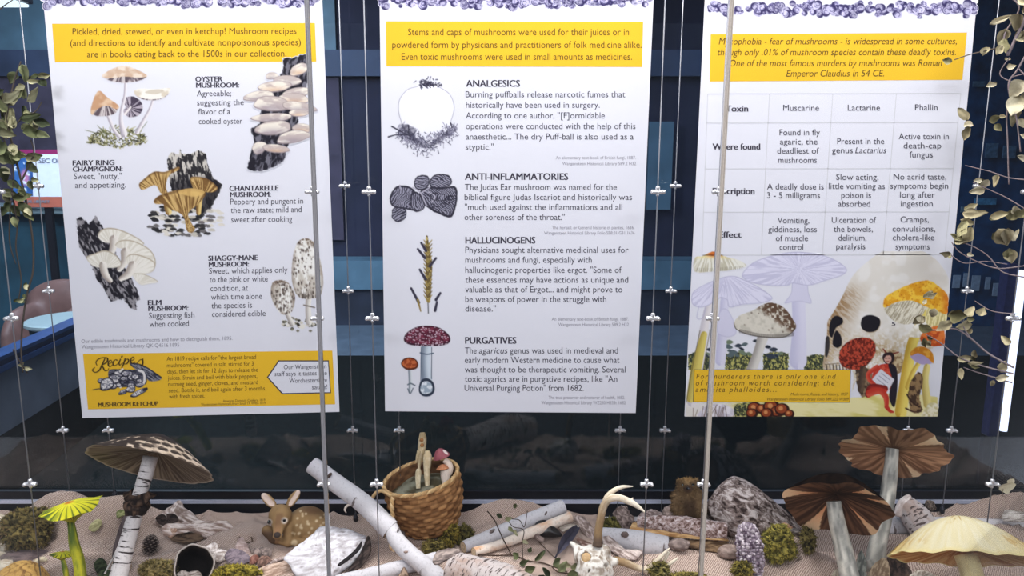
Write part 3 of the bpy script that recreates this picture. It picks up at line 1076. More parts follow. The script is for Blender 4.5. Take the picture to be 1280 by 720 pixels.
def ruffle(t, x0, x1, yc0, yc1, seed):
    """row of curled purple fungi printed along the top"""
    g = np.random.default_rng(seed)
    cv = Cv(x0, -24, x1, 24, 1.5)
    n = int((x1 - x0) / 1.55)
    for k in range(n):
        f = g.random()
        x = x0 + 6 + f * (x1 - x0 - 12)
        y = yc0 + (yc1 - yc0) * f + g.normal(0, 3.6) + 2.0 * math.sin(x * 0.11)
        r = g.uniform(2.2, 6.0)
        a = g.uniform(0, 6.28)
        dk = g.random()
        M = cv.mask([(x + r * math.cos(q), y + r * 0.85 * math.sin(q)) for q in np.linspace(0, 6.28, 9)[:-1]], True)
        c = np.array((188, 184, 214)) * (0.82 + 0.3 * g.random())
        cv.fill(M, np.clip(c, 0, 232))
        cv.line([(x + r * 0.9 * math.cos(a + q), y + r * 0.8 * math.sin(a + q)) for q in np.linspace(0, 3.4, 7)], [0.5, 1.6, 2.6, 2.8, 2.2, 1.2, 0.5] if dk > 0.3 else 0.9, (48, 42, 86), 0.95)
        cv.line([(x + r * 0.5 * math.cos(a + 1 + q), y + r * 0.45 * math.sin(a + 1 + q)) for q in np.linspace(0, 4.4, 7)], 0.8, (60, 54, 100), 0.85)
        if dk < 0.4:
            cv.dots(M, 8, 0.3, 0.6, (80, 74, 120), int(seed * 100 + k))
    return cv.mesh('printed_border', t, Y1, 'row of curled purple fungi')


# ---- first poster: edible mushrooms
t = poster('white hanging poster of edible mushroom recipes with a yellow mushroom ketchup box', [(51, -32), (401.5, -32), (424.3, 514.8), (103, 522.6)], 0)
POSTER1 = t
ruffle(t, 49, 403, -1, -1, 3)
quad('yellow_banner', [(65, 29.6), (393.6, 28.6), (395.4, 77), (68.7, 77.6)], Y1, m_yellow, t)
lettering('1h', 'banner_text', Y2, m_inky, t)
lettering('1t', 'body_text', Y1, m_ink, t)
lettering('1c', 'source_note', Y1, m_grey, t)
kb = quad('ketchup_box', [(103.7, 442.4), (415.4, 438.2), (419, 505.3), (110, 511.7)], Y1, m_yellow, t)
lettering('1r', 'recipe_text', Y2, m_inky, t)
V = [(333.6, 471.6), (348, 450.4), (411, 450.4), (413.8, 491.4), (352.6, 492.8)]
mk('speech_tag', [P(x, y, Y2) for x, y in V], [(0, 4, 3, 2, 1)], m_ink, t, smooth=False)
V = [(335.4, 471.6), (348.8, 451.8), (410, 451.8), (412.4, 490.2), (353.4, 491.4)]
mk('tag_face', [P(x, y, Y3) for x, y in V], [(0, 4, 3, 2, 1)], m_paper, t, smooth=False)
lettering('1b', 'tag_text', Y4, m_ink, t)

TAN, TANL, GILL, STEM = (206, 176, 152), (232, 216, 200), (96, 82, 90), (222, 214, 222)


def cap_stem(cv, cap, gil, stem, sw, c=TAN, cl=TANL, focus=None, seed=1, dk=GILL):
    if stem is not None:
        cv.line(stem, sw, (236, 230, 234), 1, (168, 160, 172))
    fx, fy = focus
    cv.poly(gil, cv.radial(dk, (206, 196, 196), fx, fy, 14, seed), True, 0.4)
    M = cv.mask(cap)
    cv.fill(M, cv.tex(c, cl, 9, seed))
    return M


# fairy ring champignons
cv = Cv(98, 76, 216, 196).t(90, 65, 5.143)
for k in range(260):
    x, y = rng.uniform(110, 470), rng.uniform(470, 620)
    y = 610 - (610 - y) * (1 - abs(x - 290) / 260) - abs(x - 300) * 0.15
    c = [(92, 92, 58), (140, 138, 92), (60, 58, 44), (176, 172, 130)][k % 4]
    cv.line([(x, y), (x + rng.normal(0, 18), y - rng.uniform(2, 22))], [rng.uniform(1, 2.6), 0.6], c, 0.95)
for k in range(14):
    x = rng.uniform(60, 520)
    cv.line([(300 + (x - 300) * 0.7, 520), (x, 500 + rng.normal(0, 24) - (x > 430) * 50)], [1.2, 0.6], (104, 110, 78), 0.8)
cv.line([(350, 400), (385, 350)], 3, (230, 220, 220))
cv.poly([(320, 310), (380, 285), (435, 310), (455, 360), (430, 405), (370, 420), (330, 385), (345, 350)], cv.radial((70, 60, 78), (178, 168, 180), 372, 360, 9, 4), True, 0.5)
cv.line([(340, 400), (378, 355)], [3.2, 2], (232, 224, 224))
cap_stem(cv, [(190, 155), (250, 112), (330, 87), (400, 105), (486, 152), (430, 165), (340, 158), (250, 168)], [(195, 160), (260, 160), (340, 150), (430, 160), (480, 158), (430, 185), (340, 198), (250, 185)], [(345, 195), (340, 280), (318, 380), (315, 450), (335, 525)], [3.4, 3.6, 4.4, 5.4, 9], focus=(345, 60), seed=2)
cap_stem(cv, [(120, 370), (150, 275), (180, 250), (225, 290), (300, 345), (285, 368), (220, 345), (160, 370), (130, 405)], [(125, 385), (165, 360), (220, 345), (290, 355), (275, 395), (210, 412), (150, 408)], [(215, 365), (240, 430), (270, 500), (305, 545)], [3.6, 4.2, 4.4, 5], c=(198, 154, 120), cl=(222, 190, 160), focus=(215, 300), seed=3)
cap_stem(cv, [(400, 250), (440, 235), (540, 238), (630, 232), (618, 270), (560, 300), (480, 302), (415, 280)], [(405, 270), (480, 285), (560, 285), (622, 262), (590, 295), (510, 312), (430, 295)], [(520, 310), (500, 370), (455, 450), (420, 515)], [3, 3.6, 4.6, 5.6], c=(214, 202, 184), cl=(240, 236, 228), focus=(515, 200), seed=4)
cv.poly([(470, 262), (500, 245), (560, 240), (590, 250), (540, 272)], (190, 176, 156), op=0.6)
cv.mesh('mushroom_print', t, Y1, 'tan fairy ring mushrooms on moss')

# oysters on a dark trunk
cv = Cv(304, 66, 398, 216).t(300, 60, 4.5)
tr = [(245, 60), (300, 55), (345, 38), (382, 45), (380, 130), (372, 250), (330, 350), (322, 430), (265, 560), (240, 640), (130, 690), (45, 680), (60, 600), (80, 520), (60, 460), (110, 420), (120, 340), (190, 220), (240, 120)]
M = cv.mask(tr, True, 1.6)
cv.fill(M, cv.tex((34, 32, 42), (112, 110, 122), 3.0, 3, 1.9, 2.5, 0.45, 0.7))
shells = [((335, 125), 60, 34, -0.45), ((180, 160), 36, 22, -0.1), ((262, 190), 80, 34, 0.0), ((195, 222), 95, 34, -0.1), ((320, 255), 78, 30, -0.15), ((110, 275), 90, 32, -0.1), ((300, 290), 92, 34, 0.05), ((180, 320), 108, 46, 0.05), ((330, 335), 100, 30, 0.15),
          ((330, 370), 56, 22, 0), ((180, 395), 116, 26, -0.05), ((190, 455), 104, 44, -0.1), ((350, 455), 56, 28, 0.1), ((300, 505), 96, 38, -0.2), ((110, 565), 44, 36, -0.6), ((200, 570), 76, 26, 0.1)]
for k, ((x, y), rx, ry, a) in enumerate(shells):
    pts = []
    for q in np.linspace(0, 2 * math.pi, 14)[:-1]:
        u, v = rx * math.cos(q) * (1 + 0.08 * math.sin(3 * q + k)), ry * math.sin(q) * (0.8 if math.sin(q) > 0 else 1.1)
        pts.append((x + u * math.cos(a) - v * math.sin(a), y + u * math.sin(a) + v * math.cos(a)))
    M = cv.mask(pts)
    cv.fill(M, (150, 136, 140), 0.9)
    M2 = cv.mask([(x + (px - x) * 0.95, y + (py - y) * 0.86 - 3) for px, py in pts])
    cv.fill(M2, cv.tex((196, 182, 178), (236, 228, 216), 5, k, a, 2.5))
    fx, fy = cv.o[0] + x / 4.5, cv.o[1] + (y + ry * 0.5) / 4.5
    sh = np.exp(-(((cv.X - fx) / (rx * 0.75 / 4.5)) ** 2 + ((cv.Y - fy) / (ry * 0.6 / 4.5)) ** 2))
    cv.shade(M2, (146, 134, 146) if k % 3 else (202, 160, 130), sh, 0.6)
cv.mesh('mushroom_print', t, Y3, 'pale oyster mushrooms stacked on a dark trunk')

# chanterelles at a stump
cv = Cv(170, 182, 284, 302).t(170, 180, 5.76)
for k in range(130):
    x, y = rng.uniform(90, 615), rng.uniform(455, 660)
    if abs(x - 350) / 280 + abs(y - 545) / 150 > 1.25: continue
    cv.poly([(x - 24, y), (x - 6, y - 12), (x + 20, y - 8), (x + 28, y + 6), (x, y + 10)], [(58, 56, 58), (196, 190, 180), (222, 216, 206), (110, 106, 108), (40, 40, 44)][k % 5], True, 0.8)
M = cv.mask([(225, 110), (255, 60), (310, 75), (315, 40), (335, 75), (390, 70), (450, 42), (500, 70), (520, 160), (560, 250), (620, 290), (600, 350), (545, 450), (480, 500), (330, 420), (255, 330), (235, 220)], False, 1.3)
cv.fill(M, cv.tex((44, 42, 46), (204, 198, 190), 2.6, 8, 1.45, 3.0, 0.42, 0.6))
cv.shade(M, (30, 28, 34), sstep(215, 232, cv.Y) * 0.9 + sstep(255, 275, cv.X) * 0.6, 0.85)
GOLD, GOLD2 = (124, 90, 50), (206, 172, 112)


def chant(pts, fx, fy, seed):
    M = cv.mask(pts)
    cv.fill(M, cv.radial(GOLD, GOLD2, fx, fy, 22, seed, 0.3, 0.7))
    cv.shade(M, (92, 62, 36), 0.9 - cv.mask([((a - fx) * 0.93 + fx, (b - fy) * 0.93 + fy) for a, b in pts], True, 0, 1.2), 0.6)
    return M


chant([(22, 290), (60, 250), (130, 200), (210, 200), (300, 165), (310, 185), (240, 225), (215, 300), (225, 355), (180, 355), (150, 305), (120, 300), (45, 330)], 200, 390, 1)
chant([(390, 250), (420, 235), (510, 250), (585, 310), (560, 345), (470, 345), (420, 330), (400, 290)], 480, 400, 2)
cv.line([(455, 400), (450, 495)], [8, 6], (226, 196, 128), 1, (120, 86, 44))
cv.line([(225, 440), (235, 490)], [9, 8], (232, 208, 140), 1, (130, 96, 54))
chant([(128, 410), (170, 370), (280, 335), (420, 320), (500, 350), (480, 395), (440, 440), (375, 500), (400, 570), (425, 610), (400, 640), (365, 620), (350, 540), (320, 500), (250, 470), (200, 435), (145, 432)], 380, 610, 3)
cv.poly([(300, 345), (400, 318), (495, 345), (440, 378), (360, 370)], (222, 184, 112), op=0.75)
cv.mesh('mushroom_print', t, Y1, 'golden chanterelles beside a grey stump')

# elm mushrooms on dark bark
cv = Cv(92, 266, 202, 392).t(90, 265, 5.54)
M = cv.mask([(28, 50), (65, 35), (115, 85), (165, 28), (215, 105), (270, 220), (330, 330), (400, 440), (440, 520), (472, 605), (445, 620), (450, 675), (400, 665), (355, 600), (270, 620), (230, 545), (170, 465), (140, 380), (95, 310), (50, 240), (40, 150)], False, 1.6)
cv.fill(M, cv.tex((36, 34, 42), (150, 146, 152), 2.4, 21, 1.1, 2.6, 0.45, 0.68))
IV, IVD = (238, 234, 226), (188, 176, 158)


def elm(pts, fx, fy, seed):
    M = cv.mask(pts)
    cv.fill(M, IVD)
    M = cv.mask([((a - fx) * 0.96 + fx, (b - fy) * 0.93 + fy) for a, b in pts])
    cv.fill(M, cv.radial((222, 216, 204), IV, fx, fy, 16, seed))


elm([(420, 430), (500, 430), (595, 480), (540, 495), (470, 500)], 450, 500, 4)
elm([(178, 160), (220, 115), (310, 115), (430, 165), (500, 220), (420, 230), (310, 215), (215, 205)], 290, 250, 1)
cv.line([(290, 190), (285, 240), (275, 275)], [11, 9, 8], (236, 230, 222), 1, (170, 158, 150))
elm([(300, 235), (340, 195), (430, 200), (540, 260), (580, 340), (560, 400), (470, 400), (380, 270)], 360, 320, 2)
cv.line([(370, 280), (365, 340), (330, 395)], [12, 10, 7], (236, 230, 222), 1, (164, 152, 144))
elm([(375, 320), (410, 290), (480, 300), (570, 345), (560, 410), (480, 430), (420, 420), (390, 370)], 400, 420, 3)
cv.line([(420, 370), (390, 430), (340, 462)], [11, 10, 6], (238, 232, 224), 1, (166, 154, 146))
elm([(100, 315), (160, 285), (230, 265), (300, 295), (340, 350), (320, 380), (240, 385), (150, 375)], 225, 400, 5)
cv.line([(215, 370), (230, 430), (265, 475)], [10, 9, 6], (240, 234, 226), 1, (166, 154, 146))
cv.mesh('mushroom_print', t, Y1, 'white elm mushrooms on dark bark')

# shaggy manes
cv = Cv(334, 294, 412, 418).t(330, 290, 5.53)
for k in range(60):
    x, y = rng.uniform(125, 385), rng.normal(640, 20)
    cv.poly([(x - 12, y), (x, y - 9), (x + 12, y), (x, y + 9)], [(60, 56, 48), (210, 204, 190), (130, 126, 110), (232, 228, 220)][k % 4])
cv.line([(310, 440), (305, 530), (312, 625)], [7.5, 7, 8], (238, 234, 228), 1, (176, 168, 164))
cv.line([(275, 505), (350, 522)], 1.6, (120, 112, 106))
cv.line([(160, 565), (195, 635)], [5.5, 7], (236, 232, 226), 1, (160, 152, 148))
for pts, sd in (([(215, 110), (245, 58), (295, 45), (345, 70), (375, 150), (400, 250), (410, 350), (390, 440), (340, 460), (250, 455), (205, 390), (190, 280), (200, 180)], 1), ([(50, 380), (70, 340), (130, 332), (175, 360), (212, 430), (205, 520), (170, 570), (110, 560), (65, 490), (48, 430)], 2)):
    M = cv.mask(pts, True, 0.5)
    cv.fill(M, cv.tex((206, 198, 188), (242, 240, 236), 6, sd, 1.4, 3))
    top = min(p[1] for p in pts)
    ym = cv.o[1] + top / 5.53
    cv.shade(M, (112, 92, 78), (sstep(ym + 19 - 5 * sd, ym + 2, cv.Y)) * sstep(0.36, 0.6, cv.nz(2.2, sd)), 0.9)
    xr = 330 + (max(p[0] for p in pts)) / 5.53
    xl = 330 + (min(p[0] for p in pts)) / 5.53
    cv.shade(M, (128, 112, 100), sstep(xl + 7, xl, cv.X) + sstep(xr - 7, xr, cv.X), 0.55)
    cv.dots(M, 60, 0.5, 1.3, (82, 70, 66), sd, 0.9, 1.6)
    cv.dots(M, 90, 0.3, 0.7, (150, 136, 126), sd + 9, 0.8, 2.0)
    yb = cv.o[1] + max(p[1] for p in pts) / 5.53
    if sd == 1: cv.shade(M, (96, 86, 80), sstep(yb - 15, yb, cv.Y) * sstep(0.35, 0.6, cv.nz(1.4, 7, 1.57, 5)), 0.9)
cv.mesh('mushroom_print', t, Y1, 'two shaggy mane mushrooms')

# ketchup box drawing: tipped barrel of mushrooms and the script word
cv = Cv(112, 442, 206, 504, 1.8, YEL).t(100, 436, 9)
D1, D2, W1 = (40, 40, 54), (100, 100, 116), (226, 222, 222)
cv.poly([(330, 240), (420, 228), (560, 235), (690, 240), (740, 300), (750, 380), (680, 420), (520, 430), (420, 435), (380, 400), (320, 320)], cv.tex(D1, D2, 1.0, 4, 0, 3), True)
cv.poly([(560, 165), (640, 170), (740, 200), (830, 255), (915, 325), (880, 358), (780, 362), (720, 300), (640, 240), (590, 205)], cv.tex((52, 54, 70), (140, 140, 152), 0.7, 5, 0.6, 6), True)
cv.line([(560, 162), (700, 185), (915, 322)], 1.2, D1)
cv.line([(480, 230), (425, 290), (430, 400), (455, 432)], 2.6, W1)
cv.line([(665, 245), (715, 270), (725, 360), (690, 425)], 3.0, W1)
for k in range(34):
    x, y = rng.uniform(330, 690), rng.uniform(270, 420)
    if k > 22: x, y = rng.uniform(240, 400), rng.uniform(330, 440)
    r = rng.uniform(20, 46)
    pts = [(x + r * math.cos(q) * 1.1, y + r * 0.75 * math.sin(q)) for q in np.linspace(0, 6.28, 9)[:-1]]
    cv.poly(pts, D1)
    cv.poly([(x + (a - x) * 0.8 + 3, y + (b - y) * 0.75 - 4) for a, b in pts], cv.tex((136, 134, 148), W1, 1.2, k))
for pts in ([(225, 420), (240, 360), (310, 320), (370, 350), (380, 420), (320, 465), (240, 470)], [(430, 505), (470, 465), (530, 455), (520, 500), (450, 520)], [(510, 470), (560, 410), (620, 425), (610, 485), (550, 492)], [(565, 535), (610, 490), (720, 440), (750, 470), (700, 505), (620, 545)]):
    cv.poly(pts, D1)
    c = np.mean(pts, 0)
    cv.poly([(c[0] + (a - c[0]) * 0.85, c[1] + (b - c[1]) * 0.8 - 5) for a, b in pts], cv.tex((120, 120, 136), W1, 1.3, 3))
cv.line([(145, 462), (210, 450), (240, 455)], 1.0, D1)
cv.line([(720, 462), (748, 450)], 3.4, D1)
cv.line([(450, 505), (520, 480)], 1, D1)
DK = (50, 36, 24)
# the word Recipes in flowing script
cv.line([(280, 110), (245, 190), (215, 245), (170, 265), (140, 240), (165, 212)], [1.4, 1.8, 1.6, 1.1, 1.3, 1.0], DK)
cv.line([(190, 185), (180, 150), (210, 115), (270, 98), (310, 110), (300, 150), (245, 185)], [0.9, 1.2, 1.2, 1.0, 1.8, 1.8, 0.9], DK)
cv.line([(245, 185), (262, 215), (280, 245), (315, 240), (322, 222)], [1.2, 1.8, 1.4, 0.9, 0.8], DK)
for x in (325, 578):
    y = 175 if x == 325 else 140
    cv.line([(x - 8, y), (x + 30, y - 22), (x + 24, y - 46), (x + 2, y - 36), (x - 8, y), (x + 10, y + 26), (x + 42, y + 6)], [0.8, 0.9, 0.9, 1.3, 1.8, 1.2, 0.7], DK)
cv.line([(415, 128), (398, 124), (372, 150), (376, 184), (402, 186), (430, 162)], [1.6, 0.9, 1.7, 1.5, 0.9, 0.7], DK)
cv.line([(455, 118), (440, 160), (448, 184), (476, 160)], [1.3, 1.8, 1.1, 0.7], DK)
cv.line([(468, 92), (474, 84)], 1.7, DK)
cv.line([(508, 110), (490, 170), (470, 212)], [1.4, 1.8, 1.2], DK)
cv.line([(502, 140), (530, 116), (548, 130), (530, 165), (500, 172)], [0.8, 1.0, 1.8, 1.4, 0.7], DK)
cv.line([(640, 160), (672, 128), (690, 122), (708, 140), (702, 182), (680, 190)], [0.7, 1.0, 1.0, 1.5, 1.7, 1.0], DK)
cv.line([(706, 116), (704, 180)], [1.5, 1.2], DK)
cv.mesh('ketchup_print', t, Y2, 'script word over a tipped barrel of mushrooms')

# ---- second poster: medicines
t = poster('white hanging poster on medicinal mushrooms with puffball, ergot and red toadstool', [(474, -32), (818.3, -32), (794.6, 516.3), (481.4, 514)], 0)
POSTER2 = t
ruffle(t, 471, 820, 0, 0, 5)
quad('yellow_banner', [(482.4, 26.5), (804, 27), (802.6, 83.8), (483, 82.8)], Y1, m_yellow, t)
lettering('2h', 'banner_text', Y2, m_inky, t)
lettering('2t', 'body_text', Y1, m_ink, t)
lettering('2c', 'source_note', Y1, m_grey, t)
cv = Cv(482, 92, 578, 198, 1.5).t(480, 90, 3.6)
D = (50, 48, 66)
M = cv.mask([(65, 150), (85, 95), (135, 65), (250, 65), (300, 105), (316, 160), (300, 230), (240, 270), (140, 270), (85, 225)])
cv.fill(M, (234, 234, 244))
cv.line([(80, 230), (66, 180), (70, 125), (105, 80), (150, 66)], 0.7, (150, 148, 164))
cv.line([(245, 66), (295, 100), (316, 160), (300, 225)], 0.7, (150, 148, 164))
for k in range(640):
    a = rng.uniform(0, 1)
    x = 60 + a * 265
    yc = 262 + 70 * (1 - abs(a - 0.47) * 2.0)
    y = yc + rng.normal(0, 22) * (1.1 - abs(a - 0.5))
    g = rng.integers(0, 3)
    cv.line([(x, y), (x + rng.normal(0, 9), y + rng.normal(0, 9))], rng.uniform(0.5, 1.1), [(52, 50, 70), (104, 102, 124), (150, 148, 168)][g], 0.85)
cv.line([(80, 240), (115, 280), (180, 330), (240, 315), (290, 265)], [2.5, 4, 3.5, 3, 2], D, 0.55, soft=2)
cv.poly([(80, 240), (105, 235), (150, 265), (120, 285), (90, 275)], D, True, 2.2, 0.45)
for q in ([(20, 292), (60, 282), (110, 285)], [(35, 245), (80, 270), (120, 290)], [(110, 240), (112, 280)], [(300, 230), (306, 250)]):
    cv.line(q, [1.8, 1.2, 1.0][:len(q)], D)
for k in range(70):
    x = rng.normal(205, 24)
    y = 62 - abs(rng.normal(0, 14)) + abs(x - 205) * 0.14
    cv.line([(x, y), (x + rng.normal(0, 8), y + rng.normal(0, 8))], rng.uniform(0.7, 1.8), D, 0.85)
cv.mesh('puffball_print', t, Y1, 'engraved white puffball in dark moss')
cv = Cv(482, 212, 578, 284, 1.5).t(480, 90, 3.6)
for pts, sd in (([(25, 570), (45, 525), (75, 510), (130, 525), (160, 590), (150, 625), (90, 615), (40, 605)], 1), ([(35, 640), (45, 610), (95, 615), (98, 655), (65, 675), (40, 662)], 2), ([(135, 500), (150, 470), (190, 465), (205, 490), (190, 525), (150, 530)], 3), ([(205, 490), (235, 460), (290, 465), (305, 500), (270, 520), (215, 520)], 4),
                ([(160, 540), (200, 518), (260, 520), (320, 515), (330, 560), (320, 620), (300, 655), (250, 640), (195, 610), (170, 580)], 5), ([(120, 560), (150, 540), (185, 600), (160, 628), (130, 620)], 6)):
    M = cv.mask(pts, True, 0.5)
    cv.fill(M, (48, 46, 60))
    c = np.mean(pts, 0)
    M2 = cv.mask([(c[0] + (a - c[0]) * 0.9, c[1] + (b - c[1]) * 0.86) for a, b in pts])
    ca, sa = math.cos(0.5 * sd), math.sin(0.5 * sd)
    w = np.sin((cv.X * ca + cv.Y * sa) * 2.6 + 24 * cv.nz(11, sd))
    cv.fill(M2, mixc((58, 56, 72), (150, 148, 166), sstep(-0.5, 0.7, w + 1.6 * (cv.nz(7, sd + 9) - 0.5))))
for q in ([(130, 520), (165, 545), (190, 600)], [(165, 545), (205, 520)], [(70, 510), (75, 525)], [(200, 540), (230, 560), (215, 585)]):
    cv.line(q, 1.6, (176, 172, 188))
for k in range(9):
    x, y, r = rng.uniform(200, 310), rng.uniform(545, 625), rng.uniform(10, 22)
    cv.line([(x + r * math.cos(q), y + r * 0.8 * math.sin(q)) for q in np.linspace(0, 5.5, 8)], 0.9, (40, 38, 52))
cv.mesh('jelly_ear_print', t, Y1, 'dark engraved jelly ear fungus')
cv = Cv(506, 290, 556, 396, 1.6).t(490, 285, 3.345)
cv.line([(150, 300), (152, 356)], 1.3, (90, 90, 96))
M = cv.line([(146, 35), (148, 90), (155, 150), (152, 220), (153, 305)], [2, 5.5, 7.5, 7.5, 4.5], (128, 110, 62))
cv.fill(M, cv.tex((84, 70, 44), (190, 170, 108), 1.6, 5, 0.8, 2))
for k, y in enumerate(np.linspace(60, 290, 15)):
    for sg in (-1, 1):
        cv.line([(150, y + 14), (150 + sg * 17, y - 10)], [2.6, 0.8], [(150, 130, 76), (110, 92, 56)][k % 2])
for q in ([(142, 95), (122, 62)], [(138, 125), (108, 88)], [(158, 160), (184, 126)], [(140, 214), (116, 174)], [(112, 312), (80, 252)], [(184, 300), (202, 272)], [(180, 345), (188, 310)]):
    cv.line(q, [3.6, 2.6], (58, 54, 72))
cv.line([(108, 300), (120, 348)], [3, 1.4], (150, 128, 74))
cv.mesh('ergot_print', t, Y1, 'ergot infected ear of rye')
cv = Cv(498, 404, 568, 498, 1.6).t(490, 285, 3.345)
cv.line([(144, 490), (140, 560), (146, 640)], [13, 12, 14], (206, 216, 228), 1, (120, 132, 150))
cv.poly([(112, 680), (120, 640), (145, 628), (172, 645), (178, 680), (160, 702), (128, 702)], (50, 58, 76))
cv.poly([(118, 678), (126, 648), (145, 640), (165, 652), (168, 680), (152, 692), (132, 694)], cv.tex((160, 174, 190), (226, 232, 240), 4, 2))
cv.line([(118, 522), (145, 528), (172, 524)], 1.6, (90, 104, 124))
cv.line([(122, 500), (120, 640)], 0.7, (70, 84, 104)); cv.line([(166, 500), (165, 630)], 0.8, (60, 74, 94))
M = cv.poly([(50, 470), (60, 440), (100, 415), (150, 408), (200, 418), (238, 448), (242, 475), (215, 490), (140, 494), (75, 488)], (60, 28, 44))
cv.fill(cv.mask([(56, 466), (66, 442), (104, 420), (150, 413), (196, 422), (232, 450), (236, 470), (210, 482), (140, 486), (80, 480)]), cv.tex((84, 32, 50), (120, 48, 70), 4, 3))
cv.dots(M, 150, 0.6, 1.1, (206, 186, 200), 4, 0.9, 0.7)
cv.line([(76, 590), (78, 640), (76, 685)], [5.5, 5, 4], (222, 226, 232), 1, (130, 140, 152))
cv.line([(66, 655), (78, 650), (96, 658)], 1.6, (100, 110, 124)); cv.line([(66, 672), (76, 692), (88, 670)], 1.2, (90, 100, 116))
M = cv.poly([(38, 570), (48, 548), (75, 541), (100, 550), (110, 572), (98, 590), (60, 592)], (86, 40, 26))
cv.fill(cv.mask([(43, 570), (52, 552), (75, 546), (97, 554), (104, 572), (92, 584), (62, 585)]), cv.tex((150, 66, 34), (196, 104, 60), 3, 6))
cv.mesh('toadstool_print', t, Y1, 'dark red toadstool and small orange one')

# ---- third poster: toxins
t = poster('white hanging poster on deadly toxins with a table and a skull among mushrooms', [(882.5, -32), (1224.3, -32), (1172, 520.4), (855.6, 520.4)], 0)
POSTER3 = t
quad('cream_strip', [(882.0, -30), (1224, -30), (1222.6, 4), (880.8, 5)], D_POST - 0.00007, plain('cream_print', (214, 208, 202), 0.8, 0, 0.1), t)
cvb = ruffle(t, 881, 1224, 12.5, 11, 8)
quad('yellow_banner', [(888.4, 42.8), (1208.8, 40.6), (1203, 99.8), (886.9, 101.9)], Y1, m_yellow, t)
lettering('3h', 'banner_text', Y2, m_inky, t)
lettering('3t', 'table_text', Y2, m_ink, t)
mb = MB()


def rule(x0, y0, x1, y1, w=0.9):
    if abs(x1 - x0) > abs(y1 - y0):
        q = [(x0, y0 - w / 2), (x1, y1 - w / 2), (x1, y1 + w / 2), (x0, y0 + w / 2)]
    else:
        q = [(x0 - w / 2, y0), (x0 + w / 2, y0), (x1 + w / 2, y1), (x1 - w / 2, y1)]
    mb.add(np.array([P(x, y, Y1) for x, y in q]), [(0, 3, 2, 1)])


for xa, xb in ((884.7, 877.5), (961.9, 951.5), (1041, 1028), (1120.5, 1104), (1201, 1181)):
    rule(xa, 117, xb, 318.7)
for y, xa, xb in ((117, 884.7, 1201), (153.4, 883.4, 1197.5), (210.8, 881.4, 1191.6), (265, 879.4, 1186.2), (318.7, 877.5, 1181)):
    rule(xa, y + 0.3, xb, y - 0.3)
mb.build('table_rules', m_line, t, False)

cv = Cv(855, 314, 1196, 521, 1.35).t(840, 340, 3.2)
# pale ground at the foot
low = cv.mask([(100, 520), (300, 510), (560, 515), (760, 500), (900, 480), (1062, 500), (1062, 582), (55, 582), (60, 520)], False, 1)
cv.fill(low, cv.tex((236, 226, 170), (214, 202, 120), 9, 4, 0.2, 3))
cv.shade(low, (224, 220, 222), sstep(925, 905, cv.X), 0.9)
for pts in ([(110, 560), (140, 535), (190, 528), (240, 545), (250, 576), (110, 578)], ):
    cv.poly(pts, cv.tex((206, 200, 214), (232, 228, 236), 5, 2))
for k in range(16):
    x = rng.uniform(60, 250)
    cv.line([(x, 578), (x + rng.normal(10, 12), 540 + rng.uniform(-10, 15))], 0.9, (104, 84, 74), 0.7)
# moss bands
for x0, x1, y0, y1, sd in ((65, 122, 320, 390, 1), (122, 160, 330, 390, 2), (212, 330, 320, 392, 3), (365, 465, 318, 392, 4), (528, 620, 328, 392, 5), (250, 330, 520, 578, 6)):
    M = cv.mask([(x0, y1), (x0, y0 + 10), ((x0 + x1) / 2, y0), (x1, y0 + 8), (x1, y1)], False, 2.0)
    cv.fill(M, cv.tex((60, 64, 46), (182, 178, 104), 1.4, sd, 1.3, 1.6))
    cv.dots(M, 90, 0.6, 1.2, (48, 58, 52), sd, 0.8)
for k in range(26):
    x, y = rng.uniform(220, 335), rng.uniform(268, 345)
    if rng.random() < 0.35: x, y = rng.uniform(375, 460), rng.uniform(290, 340)
    if rng.random() < 0.12: x, y = rng.uniform(125, 160), rng.uniform(285, 345)
    r = rng.uniform(9, 20)
    a = rng.uniform(-0.9, 0.9)
    cv.poly([(x - r, y + r * a * 0.5), (x, y - r * 0.55), (x + r, y - r * a * 0.5), (x + 2, y + r * 0.5)], [(52, 60, 76), (86, 100, 106), (40, 46, 58), (110, 124, 104)][k % 4])
LAV, LAVD = (214, 212, 232), (176, 174, 206)
# left tall yellow stem and its orange tipped cap
cv.line([(160, 90), (140, 160), (112, 330), (80, 520)], [7, 9, 13, 12], (226, 220, 222), 1, (196, 190, 200))
M = cv.line([(128, 250), (100, 370), (75, 505)], [8, 13, 11], (214, 196, 96), 0.9, (176, 156, 66))
cv.line([(112, 235), (78, 400), (58, 520)], 0.7, (90, 84, 60)); cv.line([(152, 230), (125, 390)], 0.7, (110, 100, 70))
capL = [(88, -55), (120, -75), (165, -112), (185, -110), (225, -85), (285, -65), (298, -45), (270, -35), (200, -25), (88, -28)]
capL = [(x, y + 140 - 140) for x, y in capL]
M = cv.mask([(86, 45 - 0), (88, 40), (120, 32), (165, 28)], True)
cv.t(850, 310, 7.11)
M = cv.mask([(132, 90), (200, 72), (270, 38), (310, 33), (350, 55), (430, 85), (540, 115), (590, 155), (560, 172), (440, 198), (300, 208), (132, 210)], True, 0.5)
cv.fill(M, cv.radial((196, 190, 170), (232, 230, 220), 300, -160, 30, 3))
cv.shade(M, (232, 218, 150), sstep(326, 320, cv.Y), 0.7)
cv.shade(M, (206, 104, 42), np.exp(-(((cv.X - 893) / 9) ** 2 + ((cv.Y - 317) / 3.6) ** 2)) * 1.5, 0.95)
for k in range(22):
    x = 150 + k * 19
    cv.line([(x, 208 - max(0, x - 300) * 0.1), (x + 4, 180 - max(0, x - 300) * 0.08)], 0.7, (126, 122, 110), 0.7)


